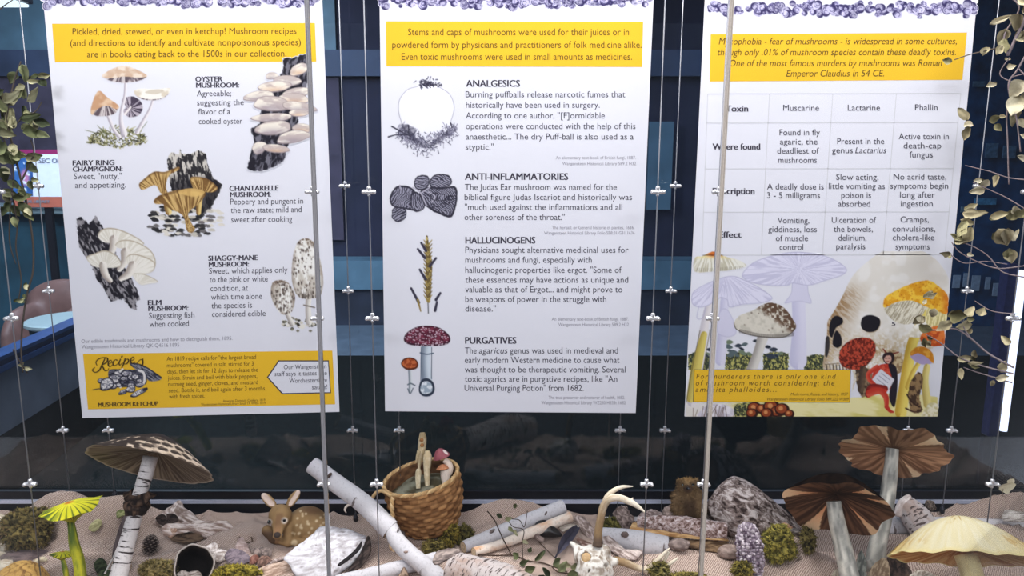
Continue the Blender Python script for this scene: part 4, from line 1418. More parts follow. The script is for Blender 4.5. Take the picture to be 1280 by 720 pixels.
def ghost(cap, foc, stem, sw, skirt, seed):
    cv.line(stem, sw, (218, 216, 236), 1, (196, 194, 222))
    if skirt: cv.poly(skirt, (212, 210, 232)); cv.line(skirt + skirt[:1], 0.6, LAVD, 0.8)
    M = cv.mask(cap)
    cv.fill(M, cv.radial((198, 196, 222), (222, 220, 240), foc[0], foc[1], 34, seed, 0.3, 0.6))
    q = crom(cap, 60, True)
    cv.line(np.concatenate([q, q[:1]]), 0.8, LAVD, 0.9, sm=False)


ghost([(110, 410), (160, 360), (280, 300), (400, 258), (500, 255), (600, 300), (700, 350), (810, 430), (800, 465), (700, 490), (560, 500), (440, 525), (420, 460), (360, 440), (320, 470), (200, 525), (115, 500)], (400, 230), [(400, 450), (385, 620), (360, 1000)], [11, 11, 13], [(330, 700), (360, 560), (430, 560), (500, 740), (430, 790), (340, 760)], 3)
cv.line([(170, 515), (150, 620), (200, 620), (230, 520)], 0.7, LAVD)
ghost([(556, 230), (640, 140), (780, 80), (960, 42), (1100, 40), (1250, 62), (1380, 110), (1478, 185), (1440, 240), (1300, 285), (1150, 330), (1000, 310), (960, 330), (800, 332), (650, 310), (575, 275)], (1060, 190), [(1060, 270), (1055, 500), (1060, 700), (1050, 1000)], [18, 17, 17, 22], [(930, 490), (990, 400), (1010, 300), (1120, 300), (1140, 400), (1165, 490), (1060, 470)], 4)
cv.t(840, 340, 3.2)
# grey brown toadstool
cv.line([(365, 255), (345, 320), (318, 392)], [14, 12, 13], (216, 212, 206), 1, (160, 154, 150))
M = cv.mask([(248, 205), (270, 175), (320, 155), (375, 126), (410, 125), (450, 145), (490, 200), (494, 225), (470, 250), (430, 262), (330, 255), (262, 232)], True, 0.3)
cv.fill(M, cv.tex((196, 190, 178), (216, 210, 198), 6, 3))
cv.shade(M, (84, 58, 42), sstep(0, 9, (cv.X - 958) * 0.62 - (cv.Y - 398) * 0.85) * sstep(0.3, 0.55, cv.nz(3, 8)), 0.9)
cv.dots(M, 18, 0.6, 1.2, (110, 96, 86), 3, 0.7)
for k in range(44):
    x = 270 + k * 5
    y = 236 + 24 * math.sin((x - 262) / 235 * 2.6)
    cv.line([(x, y + 4), (x + 2, y - 9)], 0.8, (66, 60, 58), 0.75)
q = crom([(248, 205), (262, 232), (330, 255), (430, 262), (470, 250), (494, 225)], 30)
cv.line(q, 0.8, (70, 62, 58), sm=False)
# skull
sk = [(620, 250), (622, 200), (640, 170), (680, 100), (720, 20), (780, -40), (860, -92), (930, -98), (1000, -85), (1060, -45), (1100, 10), (1108, 60), (1100, 200), (1050, 300), (950, 330), (860, 360), (800, 380), (740, 430), (720, 480), (720, 395), (612, 392), (610, 330)]
M = cv.mask(sk, True)
cv.fill(M, cv.tex((224, 219, 212), (232, 229, 226), 12, 2))
cv.shade(M, (150, 116, 78), sstep(1078, 1040, cv.X + (cv.Y - 400) * 0.45) * sstep(345, 380, cv.Y) * (0.5 + 0.5 * sstep(0.35, 0.6, cv.nz(1.4, 4, 0.7, 5))), 0.95)
cv.shade(M, (196, 176, 140), sstep(405, 430, cv.Y) * sstep(0.4, 0.62, cv.nz(3, 11)), 0.6)
cv.shade(M, (166, 136, 96), np.exp(-(((cv.X - 1090) / 26) ** 2 + ((cv.Y - 437) / 10) ** 2)) * sstep(0.3, 0.6, cv.nz(2, 12)), 0.9)
cv.shade(M, (206, 198, 190), np.exp(-(((cv.X - 1165) / 16) ** 2 + ((cv.Y - 345) / 40) ** 2)), 0.5)
for pts in ([(628, 240), (635, 195), (655, 175), (680, 185), (682, 205), (655, 225), (640, 262)], [(755, 205), (765, 180), (795, 172), (828, 185), (832, 210), (815, 235), (785, 240), (762, 228)], [(642, 285), (655, 235), (675, 255), (678, 290), (660, 303)]):
    cv.poly([(a + 2, b + 3) for a, b in pts], (180, 160, 134))
    cv.poly(pts, (26, 24, 32))
cv.poly([(612, 330), (615, 265), (628, 260), (630, 300), (620, 340)], (40, 38, 44), op=0.9)
for k in range(8):
    x = 618 + k * 13
    cv.line([(x, 372), (x + 2, 392)], 1.3, (60, 52, 46), 0.85)
cv.line([(612, 370), (700, 365), (720, 380)], 0.8, (120, 104, 84))
# dark cavity behind the small devil, red morel
cv.poly([(735, 370), (770, 380), (800, 400), (790, 480), (760, 500), (740, 450)], cv.tex((70, 54, 44), (140, 116, 90), 3, 4), True, 1)
cv.poly([(860, 310), (920, 330), (915, 400), (880, 400), (850, 350)], cv.tex((150, 122, 90), (206, 186, 150), 3, 6), True, 1)
M = cv.mask([(668, 340), (680, 300), (720, 270), (770, 262), (805, 275), (815, 310), (800, 350), (760, 388), (720, 390), (680, 375)], True, 0.5)
cv.fill(M, cv.tex((104, 34, 24), (186, 72, 50), 2.0, 9))
cv.dots(M, 26, 0.7, 1.3, (64, 20, 18), 9, 0.8)
cv.line([(765, 390), (755, 470)], [9, 8], (96, 76, 60), 0.9, (60, 46, 40))
# yellow stem and caps
M = cv.line([(1000, 160), (985, 230), (960, 290), (940, 400), (915, 560)], [11, 12, 13, 14, 15], (238, 216, 110), 1, (196, 160, 60))
cv.poly([(940, 255), (965, 220), (1000, 190), (1040, 200), (1040, 240), (1000, 262)], cv.tex((222, 214, 196), (240, 236, 226), 4, 7), True, 0.8)
M = cv.mask([(848, 148), (870, 132), (920, 118), (975, 112), (1010, 125), (1010, 160), (975, 195), (930, 210), (880, 190)], True, 0.3)
cv.fill(M, cv.tex((172, 162, 140), (232, 226, 208), 0.9, 3, 2.15, 9))
M = cv.mask([(1020, 145), (1060, 150), (1100, 168), (1098, 215), (1060, 225), (1018, 205)], True, 0.3)
cv.fill(M, cv.tex((196, 180, 120), (238, 228, 176), 0.9, 5, 1.75, 9))
M = cv.mask([(846, 120), (860, 95), (920, 62), (980, 40), (1030, 35), (1070, 60), (1100, 90), (1107, 130), (1100, 168), (1060, 155), (1020, 140), (960, 115), (900, 120), (850, 142)], True, 0.4)
cv.fill(M, cv.tex((222, 156, 34), (242, 196, 66), 6, 5))
cv.dots(M, 60, 0.4, 0.9, (180, 96, 24), 5, 0.7)
cv.shade(M, (206, 96, 30), sstep(1172, 1186, cv.X), 0.6)
M = cv.mask([(993, 272), (1005, 240), (1040, 220), (1080, 216), (1090, 245), (1088, 290), (1030, 296)], True, 0.3)
cv.fill(M, cv.tex((190, 76, 30), (226, 124, 56), 4, 3))
cv.line([(1000, 345), (965, 400), (945, 460)], [5, 6, 8], (238, 214, 110), 1, (196, 160, 64))
cv.poly([(955, 330), (985, 318), (1035, 350), (1040, 365), (1000, 370), (962, 350)], (176, 160, 200))
M = cv.mask([(953, 322), (975, 302), (1010, 300), (1042, 325), (1046, 365), (1020, 342), (985, 325), (958, 335)], True, 0.3)
cv.fill(M, cv.tex((206, 130, 36), (232, 170, 64), 4, 3))
cv.line([(1020, 380), (1012, 440), (1022, 530)], [8, 9, 10], (232, 216, 140), 1, (186, 164, 90))
cv.poly([(955, 440), (985, 400), (1005, 430), (990, 500), (1000, 555), (960, 560), (945, 500)], cv.tex((70, 50, 38), (150, 120, 84), 3, 8, 1.4, 2), True, 1)
cv.line([(990, 540), (960, 520), (940, 490)], 2, (60, 40, 32)); cv.line([(1000, 550), (970, 560), (935, 545)], 2, (74, 50, 38))
cv.poly([(1005, 560), (1030, 525), (1062, 530), (1062, 575), (1000, 578)], cv.tex((206, 196, 150), (236, 230, 206), 3, 2), True, 1)
# small seated red devil holding a sheet
RD, RDD = (186, 52, 38), (120, 28, 26)
cv.line([(845, 308), (858, 325)], [1, 2], RDD); cv.line([(908, 320), (880, 328)], [1, 2], RDD)
cv.poly([(842, 345), (850, 325), (880, 322), (890, 345), (878, 368), (858, 370)], (46, 30, 34))
cv.poly([(848, 348), (858, 335), (874, 335), (878, 350), (868, 366), (856, 362)], (214, 166, 150))
cv.line([(853, 345), (859, 345)], 0.9, (40, 24, 28)); cv.line([(866, 345), (872, 345)], 0.9, (40, 24, 28)); cv.line([(858, 358), (867, 357)], 0.8, (130, 40, 40))
cv.poly([(830, 372), (865, 368), (895, 385), (900, 440), (870, 470), (820, 465), (800, 430), (808, 395)], cv.tex(RD, (206, 84, 62), 3, 2))
cv.poly([(865, 370), (896, 380), (902, 450), (890, 540), (868, 500), (880, 430)], (34, 28, 38))
cv.line([(820, 380), (784, 410), (800, 442), (835, 450)], [6, 5.5, 5, 4], RD, 1, (206, 88, 66))
cv.poly([(800, 430), (835, 388), (890, 430), (858, 488)], (216, 214, 224), False)
for k in range(3): cv.line([(838 - k * 9, 405 + k * 11), (872 - k * 9, 432 + k * 11)], 0.6, (120, 118, 136))
cv.line([(850, 468), (800, 462), (785, 490)], [9, 9, 8], RD, 1, RDD)
cv.line([(790, 485), (830, 475), (855, 500), (858, 540)], [9, 8, 7, 5], RD, 1, (204, 84, 62))
cv.line([(858, 540), (872, 556), (884, 560)], [5, 4, 2.5], RD)
# cluster of glossy brown caps at the foot
for x, y, r in ((330, 545, 30), (360, 548, 24), (398, 540, 34), (420, 560, 28), (440, 550, 30), (470, 568, 20), (320, 566, 24), (380, 566, 26)):
    cv.poly([(x + r * math.cos(q), y + r * 0.85 * math.sin(q)) for q in np.linspace(0, 6.28, 10)[:-1]], (52, 26, 20))
    cv.poly([(x - 3 + r * 0.72 * math.cos(q), y - 3 + r * 0.6 * math.sin(q)) for q in np.linspace(0, 6.28, 10)[:-1]], (146, 66, 34))
    cv.poly([(x - 5 + r * 0.3 * math.cos(q), y - 5 + r * 0.28 * math.sin(q)) for q in np.linspace(0, 6.28, 10)[:-1]], (208, 140, 86))
inside = cv.mask([(855.8 * 3.2 - 840 * 3.2, 580 - 4), (1062, 576), (1128, -85), (82, -85)], False)
# keep the drawing inside the sheet
cv.t(0, 0, 1)
cv.A *= cv.mask([(857, 519.8), (1171.4, 519.8), (1189, 330), (1190, 314), (867.4, 314)], False)
cv.mesh('skull_print', t, Y1, 'skull with yellow mushrooms, pale toadstools and a small red devil')
lettering('3s', 'plate_number', Y2, m_ink, t)
quad('quote_frame', [(867.4, 461.8), (1063.6, 461.8), (1062.6, 503.2), (866.2, 502.7)], Y2, m_inky, t)
quad('quote_box', [(868.2, 462.6), (1062.8, 462.6), (1061.8, 502.4), (867, 501.9)], Y3, m_yellow, t)
lettering('3q', 'quote_text', Y4, m_inky, t)
lettering('3n', 'notice_text', Yn - 0.006, m_grey, NOTICE)

# ---------------------------------------------------------------- burlap spread over the case floor
BUMPS = []
for px, py, Y, h, sx, sy in ((72, 640, 1.735, 0.092, 0.09, 0.055), (150, 640, 1.75, 0.072, 0.075, 0.045), (1262, 640, 1.755, 0.088, 0.15, 0.045), (640, 640, 1.797, 0.050, 0.12, 0.020),
                             (992, 690, 1.60, 0.042, 0.022, 0.045), (1010, 705, 1.56, 0.022, 0.05, 0.03), (845, 690, 1.60, 0.018, 0.06, 0.04), (1120, 675, 1.64, 0.020, 0.07, 0.05),
                             (330, 650, 1.70, 0.012, 0.15, 0.05), (90, 690, 1.60, 0.020, 0.07, 0.05), (960, 705, 1.58, 0.016, 0.03, 0.02)):
    BUMPS.append((float(P(px, py, Y)[0]), Y, h, sx, sy))


def Hs(x, y):
    x, y = np.asarray(x, float), np.asarray(y, float)
    z = np.full(np.broadcast(x, y).shape, FLOOR + 0.004)
    for bx, by, h, sx, sy in BUMPS:
        z = z + h * np.exp(-((x - bx) / sx) ** 2 - ((y - by) / sy) ** 2)
    q = np.stack(np.broadcast_arrays(x * 7, y * 11), -1)
    z = z + 0.022 * (fbm(q, 31, 3) - 0.35)
    r = 1 - np.abs(2 * vn(np.stack(np.broadcast_arrays(x * 9 + y * 5, y * 14 - x * 4), -1), 41) - 1)
    z = z + 0.013 * r ** 3
    r2 = 1 - np.abs(2 * vn(np.stack(np.broadcast_arrays(x * 16 - y * 9, y * 22 + x * 8), -1), 47) - 1)
    z = z + 0.006 * r2 ** 4
    return np.maximum(z, FLOOR + 0.002)


def B(px, py, lift=0.0):
    """point of the burlap seen at a photo pixel"""
    ys = np.linspace(1.33, 1.81, 240)
    p = P(np.full(240, px), np.full(240, py), ys)
    under = p[:, 2] < Hs(p[:, 0], p[:, 1]) + lift
    k = int(np.argmax(under)) if under.any() else 239
    return p[k]


def BY(px, py, lift=0.0):
    return float(B(px, py, lift)[1])


class Fr:
    """local frame at a photo pixel and depth: x right, y up in view, z towards the viewer, unit = one photo pixel"""
    def __init__(s, px, py, Y):
        s.O = P(px, py, Y)
        d = s.O - EYE
        s.s = float((P(px + 1, py, Y) - s.O)[0])
        d = d / np.linalg.norm(d)
        s.z = -d
        s.x = RT - d * RT.dot(d)
        s.x /= np.linalg.norm(s.x)
        s.y = np.cross(s.z, s.x)
        s.px, s.py = px, py

    def __call__(s, L):
        L = np.asarray(L, float)
        return s.O + s.s * (L[..., :1] * s.x + L[..., 1:2] * s.y + L[..., 2:3] * s.z)

    def inv(s, W):
        q = (W - s.O) / s.s
        return np.stack([q @ s.x, q @ s.y, q @ s.z], -1)

    def pp(s, pts, dz=0.0):
        """photo pixels -> local"""
        p = np.asarray(pts, float)
        z = p[:, 2] if p.shape[1] > 2 else np.full(len(p), dz)
        return np.stack([p[:, 0] - s.px, -(p[:, 1] - s.py), z], -1)


def drop(objs, z_under):
    pass


def blobm(fr, c, r, amp=0.2, freq=2.0, seed=1, nu=40, nv=24):
    th = np.linspace(0, 2 * math.pi, nu, endpoint=False)
    ph = np.linspace(0.02, math.pi - 0.02, nv)
    T_, P_ = np.meshgrid(th, ph)
    d = np.stack([np.cos(T_) * np.sin(P_), np.cos(P_), np.sin(T_) * np.sin(P_)], -1).reshape(-1, 3)
    k = 1 + amp * 2 * (fbm(d * freq + 5, seed, 4) - 0.5)
    L = d * np.asarray(r) * k[:, None] + np.asarray(c)
    F = [(i * nu + j, (i + 1) * nu + j, (i + 1) * nu + (j + 1) % nu, i * nu + (j + 1) % nu) for i in range(nv - 1) for j in range(nu)]
    F += [tuple(range(nu)), tuple((nv - 1) * nu + j for j in range(nu - 1, -1, -1))]
    F = [f[::-1] for f in F]
    return fr(L) if fr is not None else L, F, d, k


def tufts(V, N, n, ln, w, cols, seed=1, droop=0.3):
    """short blades standing on points V with normals N"""
    g = np.random.default_rng(seed)
    k = g.integers(0, len(V), n)
    p, nn = V[k], N[k] + g.normal(0, 0.55, (n, 3))
    nn /= np.linalg.norm(nn, axis=1, keepdims=True)
    t = np.cross(nn, g.normal(0, 1, (n, 3)))
    t /= np.linalg.norm(t, axis=1, keepdims=True) + 1e-9
    L = (ln * g.uniform(0.5, 1.3, n))[:, None]
    tip = p + nn * L - np.array([0, 0, droop]) * L
    a, b = p - t * w, p + t * w
    VV = np.stack([a, b, tip], 1).reshape(-1, 3)
    FF = np.arange(3 * n).reshape(-1, 3)
    c = np.asarray(cols, float)[g.integers(0, len(cols), n)] * g.uniform(0.8, 1.2, (n, 1))
    return VV, FF, np.repeat(c, 3, 0)


MOSS = [(128, 120, 52), (98, 94, 42), (150, 138, 66), (74, 74, 38), (112, 96, 48)]


def moss(label, px, py, rx, ry, rz=None, Y=None, cols=MOSS, seed=1, n=900, ln=0.0075, amp=0.35):
    if Y is None: Y = BY(px, py + ry * 0.8)
    fr = Fr(px, py, Y)
    R = np.array((rx, ry, rz or max(rx, ry) * 0.7))
    V, F, d, k = blobm(None, (0, 0, 0), R, amp, 2.2, seed, 90, 56)
    bump = fbm(d * R / 2.6 + 7, seed + 3, 3)
    V = V + d * ((bump - 0.5) * 6.0)[:, None]
    cc = np.asarray(cols, float)
    base = mixc(cc[3] * 0.55, cc[2] * 1.05, sstep(0.3, 0.7, bump))
    V = fr(V)
    N = d @ np.stack([fr.x, fr.y, fr.z])
    w = np.clip(np.sin(np.arccos(np.clip(d[:, 1], -1, 1))), 0.02, 1)
    pick = np.random.default_rng(seed).choice(len(V), n, p=w / w.sum())
    mb = MB().add(V, F, base)
    mb.add(*tufts(V[pick], N[pick], int(n * 1.3), ln, 0.0010, cc * 1.12, seed, 0.15))
    return tag(mb.build('moss_clump', M_PIG, None, False), label, 'moss')


def slab(fr, poly, thick=3.0, bulge=2.0, rough=1.0, lean=0.0, n=60, nr=8, seed=1, smooth=True, noise=1.0, leanx=0.0):
    """a plate with an outline in photo pixels, real thickness, bulge and a lean"""
    q = fr.pp(poly)[:, :2]
    if smooth: q = crom(q, n, True)
    else:
        d = np.linalg.norm(np.roll(q, -1, 0) - q, axis=1)
        s = np.concatenate([[0], np.cumsum(d)])
        qq = np.concatenate([q, q[:1]])
        t = np.linspace(0, s[-1], n, endpoint=False)
        q = np.stack([np.interp(t, s, qq[:, k]) for k in (0, 1)], 1)
    if rough:
        q = q + rough * 2 * (np.stack([fbm(q / 6 + 3, seed), fbm(q / 6 + 9, seed + 4)], 1) - 0.5)
    area2 = np.sum(q[:, 0] * np.roll(q[:, 1], -1) - np.roll(q[:, 0], -1) * q[:, 1])
    if area2 < 0: q = q[::-1]
    c = q.mean(0)
    L, rho = [], []
    for side in (1, -1):
        for k in range(nr):
            r = 1 - k / nr if side > 0 else (k + 1) / nr
            if side < 0: r = 1 - k / nr
            xy = c + (q - c) * r
            z = bulge * (1 - r * r) + noise * 2 * (fbm(xy / 7.0, seed + 11) - 0.5) * min(1, k / 1.5)
            z = z if side > 0 else -thick + bulge * 0.7 * (1 - r * r)
            L.append(np.stack([xy[:, 0], xy[:, 1], z - lean * xy[:, 1] + leanx * xy[:, 0]], -1))
            rho.append(np.full(len(q), r))
    F = []
    for sd in range(2):
        o = sd * nr * n
        for k in range(nr - 1):
            for j in range(n):
                f = (o + k * n + j, o + k * n + (j + 1) % n, o + (k + 1) * n + (j + 1) % n, o + (k + 1) * n + j)
                F.append(f if sd == 0 else f[::-1])
        cap = tuple(o + (nr - 1) * n + j for j in range(n))
        F.append(cap if sd == 0 else cap[::-1])
    for j in range(n):
        F.append((j, nr * n + j, nr * n + (j + 1) % n, (j + 1) % n))
    L = np.concatenate(L)
    return fr(L), F, L, np.concatenate(rho)


def grain(L, c1, c2, ang=0.0, sc=3.0, st=6.0, seed=1, lo=0.35, hi=0.65):
    ca, sa = math.cos(ang), math.sin(ang)
    u, v = L[:, 0] * ca + L[:, 1] * sa, -L[:, 0] * sa + L[:, 1] * ca
    return mixc(c1, c2, sstep(lo, hi, fbm(np.stack([u / (sc * st), v / sc, L[:, 2] / sc], -1), seed, 4)))


def seat(o, clear=0.0):
    """let a thing settle on the cloth: move it so that its lowest point rests on the burlap under it"""
    lo, at = 1e9, None
    for m in [o] + list(o.children_recursive):
        if m.type != 'MESH': continue
        n = len(m.data.vertices)
        a = np.zeros(n * 3)
        m.data.vertices.foreach_get('co', a)
        a = a.reshape(-1, 3) + np.array(m.location) + (np.array(o.location) if m is not o else 0)
        g = a[:, 2] - Hs(a[:, 0], a[:, 1])
        if g.min() < lo: lo = g.min()
    return lo


def stick(name, label, pts, rpx, m, cat='branch', cut=(214, 190, 160), seg=18, n=50, wob=0.08, seed=1, group=None, cutname='cut_end', dark_end=False):
    """branch or log along photo pixels (px, py, Y); cut faces are parts"""
    pts = np.asarray(pts, float)
    W = np.array([P(a, b, y) for a, b, y in pts])
    rad = np.broadcast_to(np.asarray(rpx, float), (len(pts),)) * np.array([PX(y, b) for a, b, y in pts])
    t = empty(name, tuple(W[int(np.argmin(W[:, 2]))]), label, cat, group)
    V, F, TC = tube(W, rad, seg, n, False, wob, seed)
    mk('bark', V, F, m, t, None, TC)
    mb = MB()
    ns = len(V) // seg
    for e, rows in ((0, [0]), (1, [ns - 1])):
        ring = V[rows[0] * seg:(rows[0] + 1) * seg]
        c = ring.mean(0)
        L = [ring * (1 - k) + c * k for k in (0.0, 0.12, 0.3, 0.5, 0.7, 0.9)]
        vv = np.concatenate(L)
        rr = np.repeat(np.array([1, 0.88, 0.7, 0.5, 0.3, 0.1]), seg)
        cc = mixc(np.array(cut) * 0.75, cut, 0.5 + 0.5 * np.sin(rr * 19))
        cc[:seg] = np.array(cut) * 0.45
        ff = [(k * seg + j, k * seg + (j + 1) % seg, (k + 1) * seg + (j + 1) % seg, (k + 1) * seg + j) for k in range(5) for j in range(seg)] + [tuple(5 * seg + j for j in range(seg))]
        if e == 0: ff = [f[::-1] for f in ff]
        mk(cutname, vv, ff, M_PIG, t, cc)
    return t


def nub(t, px, py, Y, r, c=(70, 60, 56), name='knot', squash=0.5, rot=0.0):
    fr = Fr(px, py, Y)
    V, F, d, k = blobm(None, (0, 0, 0), (r, r * squash, r * 0.6), 0.25, 3, int(px), 16, 10)
    ca, sa = math.cos(rot), math.sin(rot)
    V = np.stack([V[:, 0] * ca - V[:, 1] * sa, V[:, 0] * sa + V[:, 1] * ca, V[:, 2]], 1)
    return mk(name, fr(V), F, M_PIG, t, mixc(np.array(c) * 0.8, np.array(c) * 1.2, fbm(d * 4, 3)))


# ---------------------------------------------------------------- steel cables with grippers
zc = [float(P(640, y, D_FRONT)[2]) for y in (240, 398, 605)]
z_top = 2.60


def cable(px, py, Y, label, group, clips=True):
    x = float(P(px, py, Y)[0])
    z0 = float(Hs(x, Y)) - 0.002
    t = empty('hanging_cable', (x, Y, z0), label, 'cable', group)
    mk('wire', *tube([(x, Y, z0 + 0.004), (x, Y, 1.2), (x, Y, z_top)], 0.00125, 8)[:2], M_CABLE, t)
    mk('floor_socket', *tube([(x, Y, z0), (x, Y, z0 + 0.012), (x, Y, z0 + 0.0125), (x, Y, z0 + 0.020)], [0.006, 0.006, 0.0045, 0.004], 12)[:2], M_DARKM, t)
    for z in zc:
        mb = MB()
        mb.add(*tube([(x - 0.0125, Y, z), (x - 0.0115, Y, z), (x + 0.0115, Y, z), (x + 0.0125, Y, z)], [0.0035, 0.0045, 0.0045, 0.0035], 12)[:2])
        mb.add(*tube([(x, Y, z + 0.002), (x, Y, z + 0.009), (x, Y, z + 0.011)], [0.0042, 0.0042, 0.003], 12)[:2])
        mb.add(*tube([(x, Y, z - 0.008), (x, Y, z - 0.002)], [0.003, 0.003], 12)[:2])
        for dx in (-0.0105, 0.0105):
            mb.add(*tube([(x + dx, Y - 0.007, z), (x + dx, Y, z)], [0.0034, 0.0034], 10)[:2])
        mk('gripper', np.concatenate(mb.V), mb.F, M_CHROME, t)
    return t


cable(-27, 605, D_FRONT, 'front steel cable at the far left edge beside the vine', 'front cables')
cable(38, 605, D_FRONT, 'front steel cable left of left poster, over the moss', 'front cables')
cable(405, 605, D_FRONT, 'front steel cable right behind the dark glass seam crossing left poster', 'front cables')
cable(471, 605, D_FRONT, 'front steel cable just left of the middle poster and basket', 'front cables')
cable(808, 605, D_FRONT, 'front steel cable just right of the middle poster, by the antler tip', 'front cables')
cable(879, 605, D_FRONT, 'front steel cable crossing the left side of the toxin poster', 'front cables')
cable(1240, 605, D_FRONT, 'front steel cable rising behind the big yellow mushroom', 'front cables')
for px, lab in ((79, 'rear steel cable left of left poster, ending behind the yellow mushroom'), (136, 'rear steel cable below left poster behind the scaly mushroom'), (441, 'rear steel cable right of left poster behind the long birch branch'), (499, 'rear steel cable below the middle poster behind the basket'),
                (775, 'rear steel cable below the middle poster behind the antler'), (831, 'rear steel cable left of toxin poster, ending by the bark log'), (1135, 'rear steel cable under the toxin poster behind the tall brown mushroom'), (1189, 'rear steel cable right of the toxin poster')):
    cable(px, 538, D_BACK, lab, 'rear cables')

# ---------------------------------------------------------------- mushrooms


def cap(t, fr, c, R, axis, H, p, Hu, ctop, cund, wav=None, sq=1.0, nth=240, nr=34, thick=1.5, rim=None, names=('cap', 'gills'), q=1.6, mtop=None, bump=None):
    """cap over a rim of radius R (photo pixels) around axis; ctop / cund give pigment from angle and radius"""
    a = np.asarray(axis, float)
    a = a / np.linalg.norm(a)
    x1 = np.array([1.0, 0, 0]) - a * a[0]
    x1 /= np.linalg.norm(x1)
    y1 = np.cross(a, x1)      # points away from or towards the viewer
    th = np.linspace(0, 2 * math.pi, nth, endpoint=False)
    rr = np.linspace(0, 1, nr) ** 0.8
    rr[0] = 0.004
    TH, RR = np.meshgrid(th, rr)
    w = np.ones_like(TH) if wav is None else 1 + wav(TH) * RR ** 2
    up = 0 if rim is None else rim(TH) * RR ** 3
    X = np.cos(TH) * RR * R * w
    Yv = np.sin(TH) * RR * R * w * sq
    base = np.asarray(c, float)

    def surf(h):
        return base + X[..., None] * x1 + Yv[..., None] * y1 + h[..., None] * a
    ht = H * (1 - RR ** p) + up
    if bump is not None: ht = ht + bump(TH, RR)
    hu = Hu * (1 - RR ** q) - thick * (1 - RR ** 8) + up
    idx = np.arange(nth * nr).reshape(nr, nth)
    F = []
    for i in range(nr - 1):
        for j in range(nth):
            k = (j + 1) % nth
            F.append((idx[i, j], idx[i + 1, j], idx[i + 1, k], idx[i, k]))
    Ft = F + [tuple(idx[0][::-1])]
    Fu = [f[::-1] for f in F] + [tuple(idx[0])]
    o1 = mk(names[0], fr(surf(ht).reshape(-1, 3)), Ft, mtop or M_FINE, t, ctop(TH, RR).reshape(-1, 3))
    o2 = mk(names[1], fr(surf(hu).reshape(-1, 3)), Fu, M_FINE, t, cund(TH, RR).reshape(-1, 3))
    return o1, o2


def gillc(c1, c2, n, seed=1, edge=None):
    def f(TH, RR):
        k = vn(np.stack([(TH % (2 * math.pi)) / (2 * math.pi) * n, RR * 2.5], -1), seed)
        c = mixc(c1, c2, sstep(0.25, 0.75, k))
        if edge is not None: c = mixc(c, edge, sstep(0.94, 0.99, RR))
        return c
    return f


def stem(t, fr, pts, r, col, name='stem', seg=24, n=60, m=None, wob=0.05):
    """pts in photo pixels (with z), r in photo pixels; col(tc, V) or colour"""
    L = fr.pp(pts)
    W = fr(L)
    V, F, TC = tube(W, np.asarray(r, float) * fr.s, seg, n, True, wob, 3)
    c = col(TC / fr.s) if callable(col) else col
    return mk(name, V, F, m or M_FINE, t, c if not isinstance(c, type(None)) else None, TC)


def footing(fr, px, guess=735):
    """pixel row where the ground lies under this depth"""
    for y in range(650, 900, 2):
        p = P(px, y, fr.O[1])
        if p[2] < Hs(p[0], p[1]): return y
    return guess


# -- scaly parasol on a birch stem
Yp = 1.50
fr = Fr(187, 583, Yp)
yb = footing(fr, 163)
t = empty('parasol_mushroom', tuple(P(163, yb, Yp)), 'tall scaly parasol mushroom with black patched cap and birch like stem', 'mushroom')
ax = np.array([math.sin(0.235) * 0.98, math.cos(0.235) * 0.98, -0.20])


def ptop(TH, RR):
    g = np.stack([np.cos(TH) * RR, np.sin(TH) * RR], -1)
    c = mixc((150, 136, 122), (188, 174, 160), fbm(g * 9, 2))
    # rows of dark upturned scales
    row = RR * 5.4
    i = np.floor(row)
    cnt = np.maximum(3, np.floor(5 + i * 5.0))
    u = TH / (2 * math.pi) * cnt + 0.5 * (i % 2) + 0.4 * _h((i).astype(np.int64), np.zeros_like(i).astype(np.int64), np.zeros_like(i).astype(np.int64), 3)
    fu, fv = u - np.floor(u) - 0.5, row - i - 0.5
    jit = _h(np.floor(u).astype(np.int64), i.astype(np.int64), np.zeros_like(i).astype(np.int64), 9)
    d = np.hypot(fu / 0.46, fv / (0.36 + 0.12 * jit)) + 0.6 * (fbm(g * 22, 4) - 0.5)
    c = mixc(c, (44, 38, 36), sstep(1.05, 0.8, d) * (i > 0))
    c = mixc(c, (150, 128, 112), sstep(0.75, 0.3, np.hypot(fu / 0.4, (fv + 0.2) / 0.22)) * (i > 0) * 0.35)
    c = mixc(c, (36, 31, 32), sstep(0.50, 0.38, RR + 0.22 * (fbm(g * 12, 8) - 0.5)))
    # darker crust on the flank that leans left and back
    return mixc(c, (34, 28, 28), sstep(0.50, 0.56, fbm(g * 9 + 3, 12)) * sstep(0.3, -0.2, g[..., 0] - 0.1 * g[..., 1]) * 0.95)


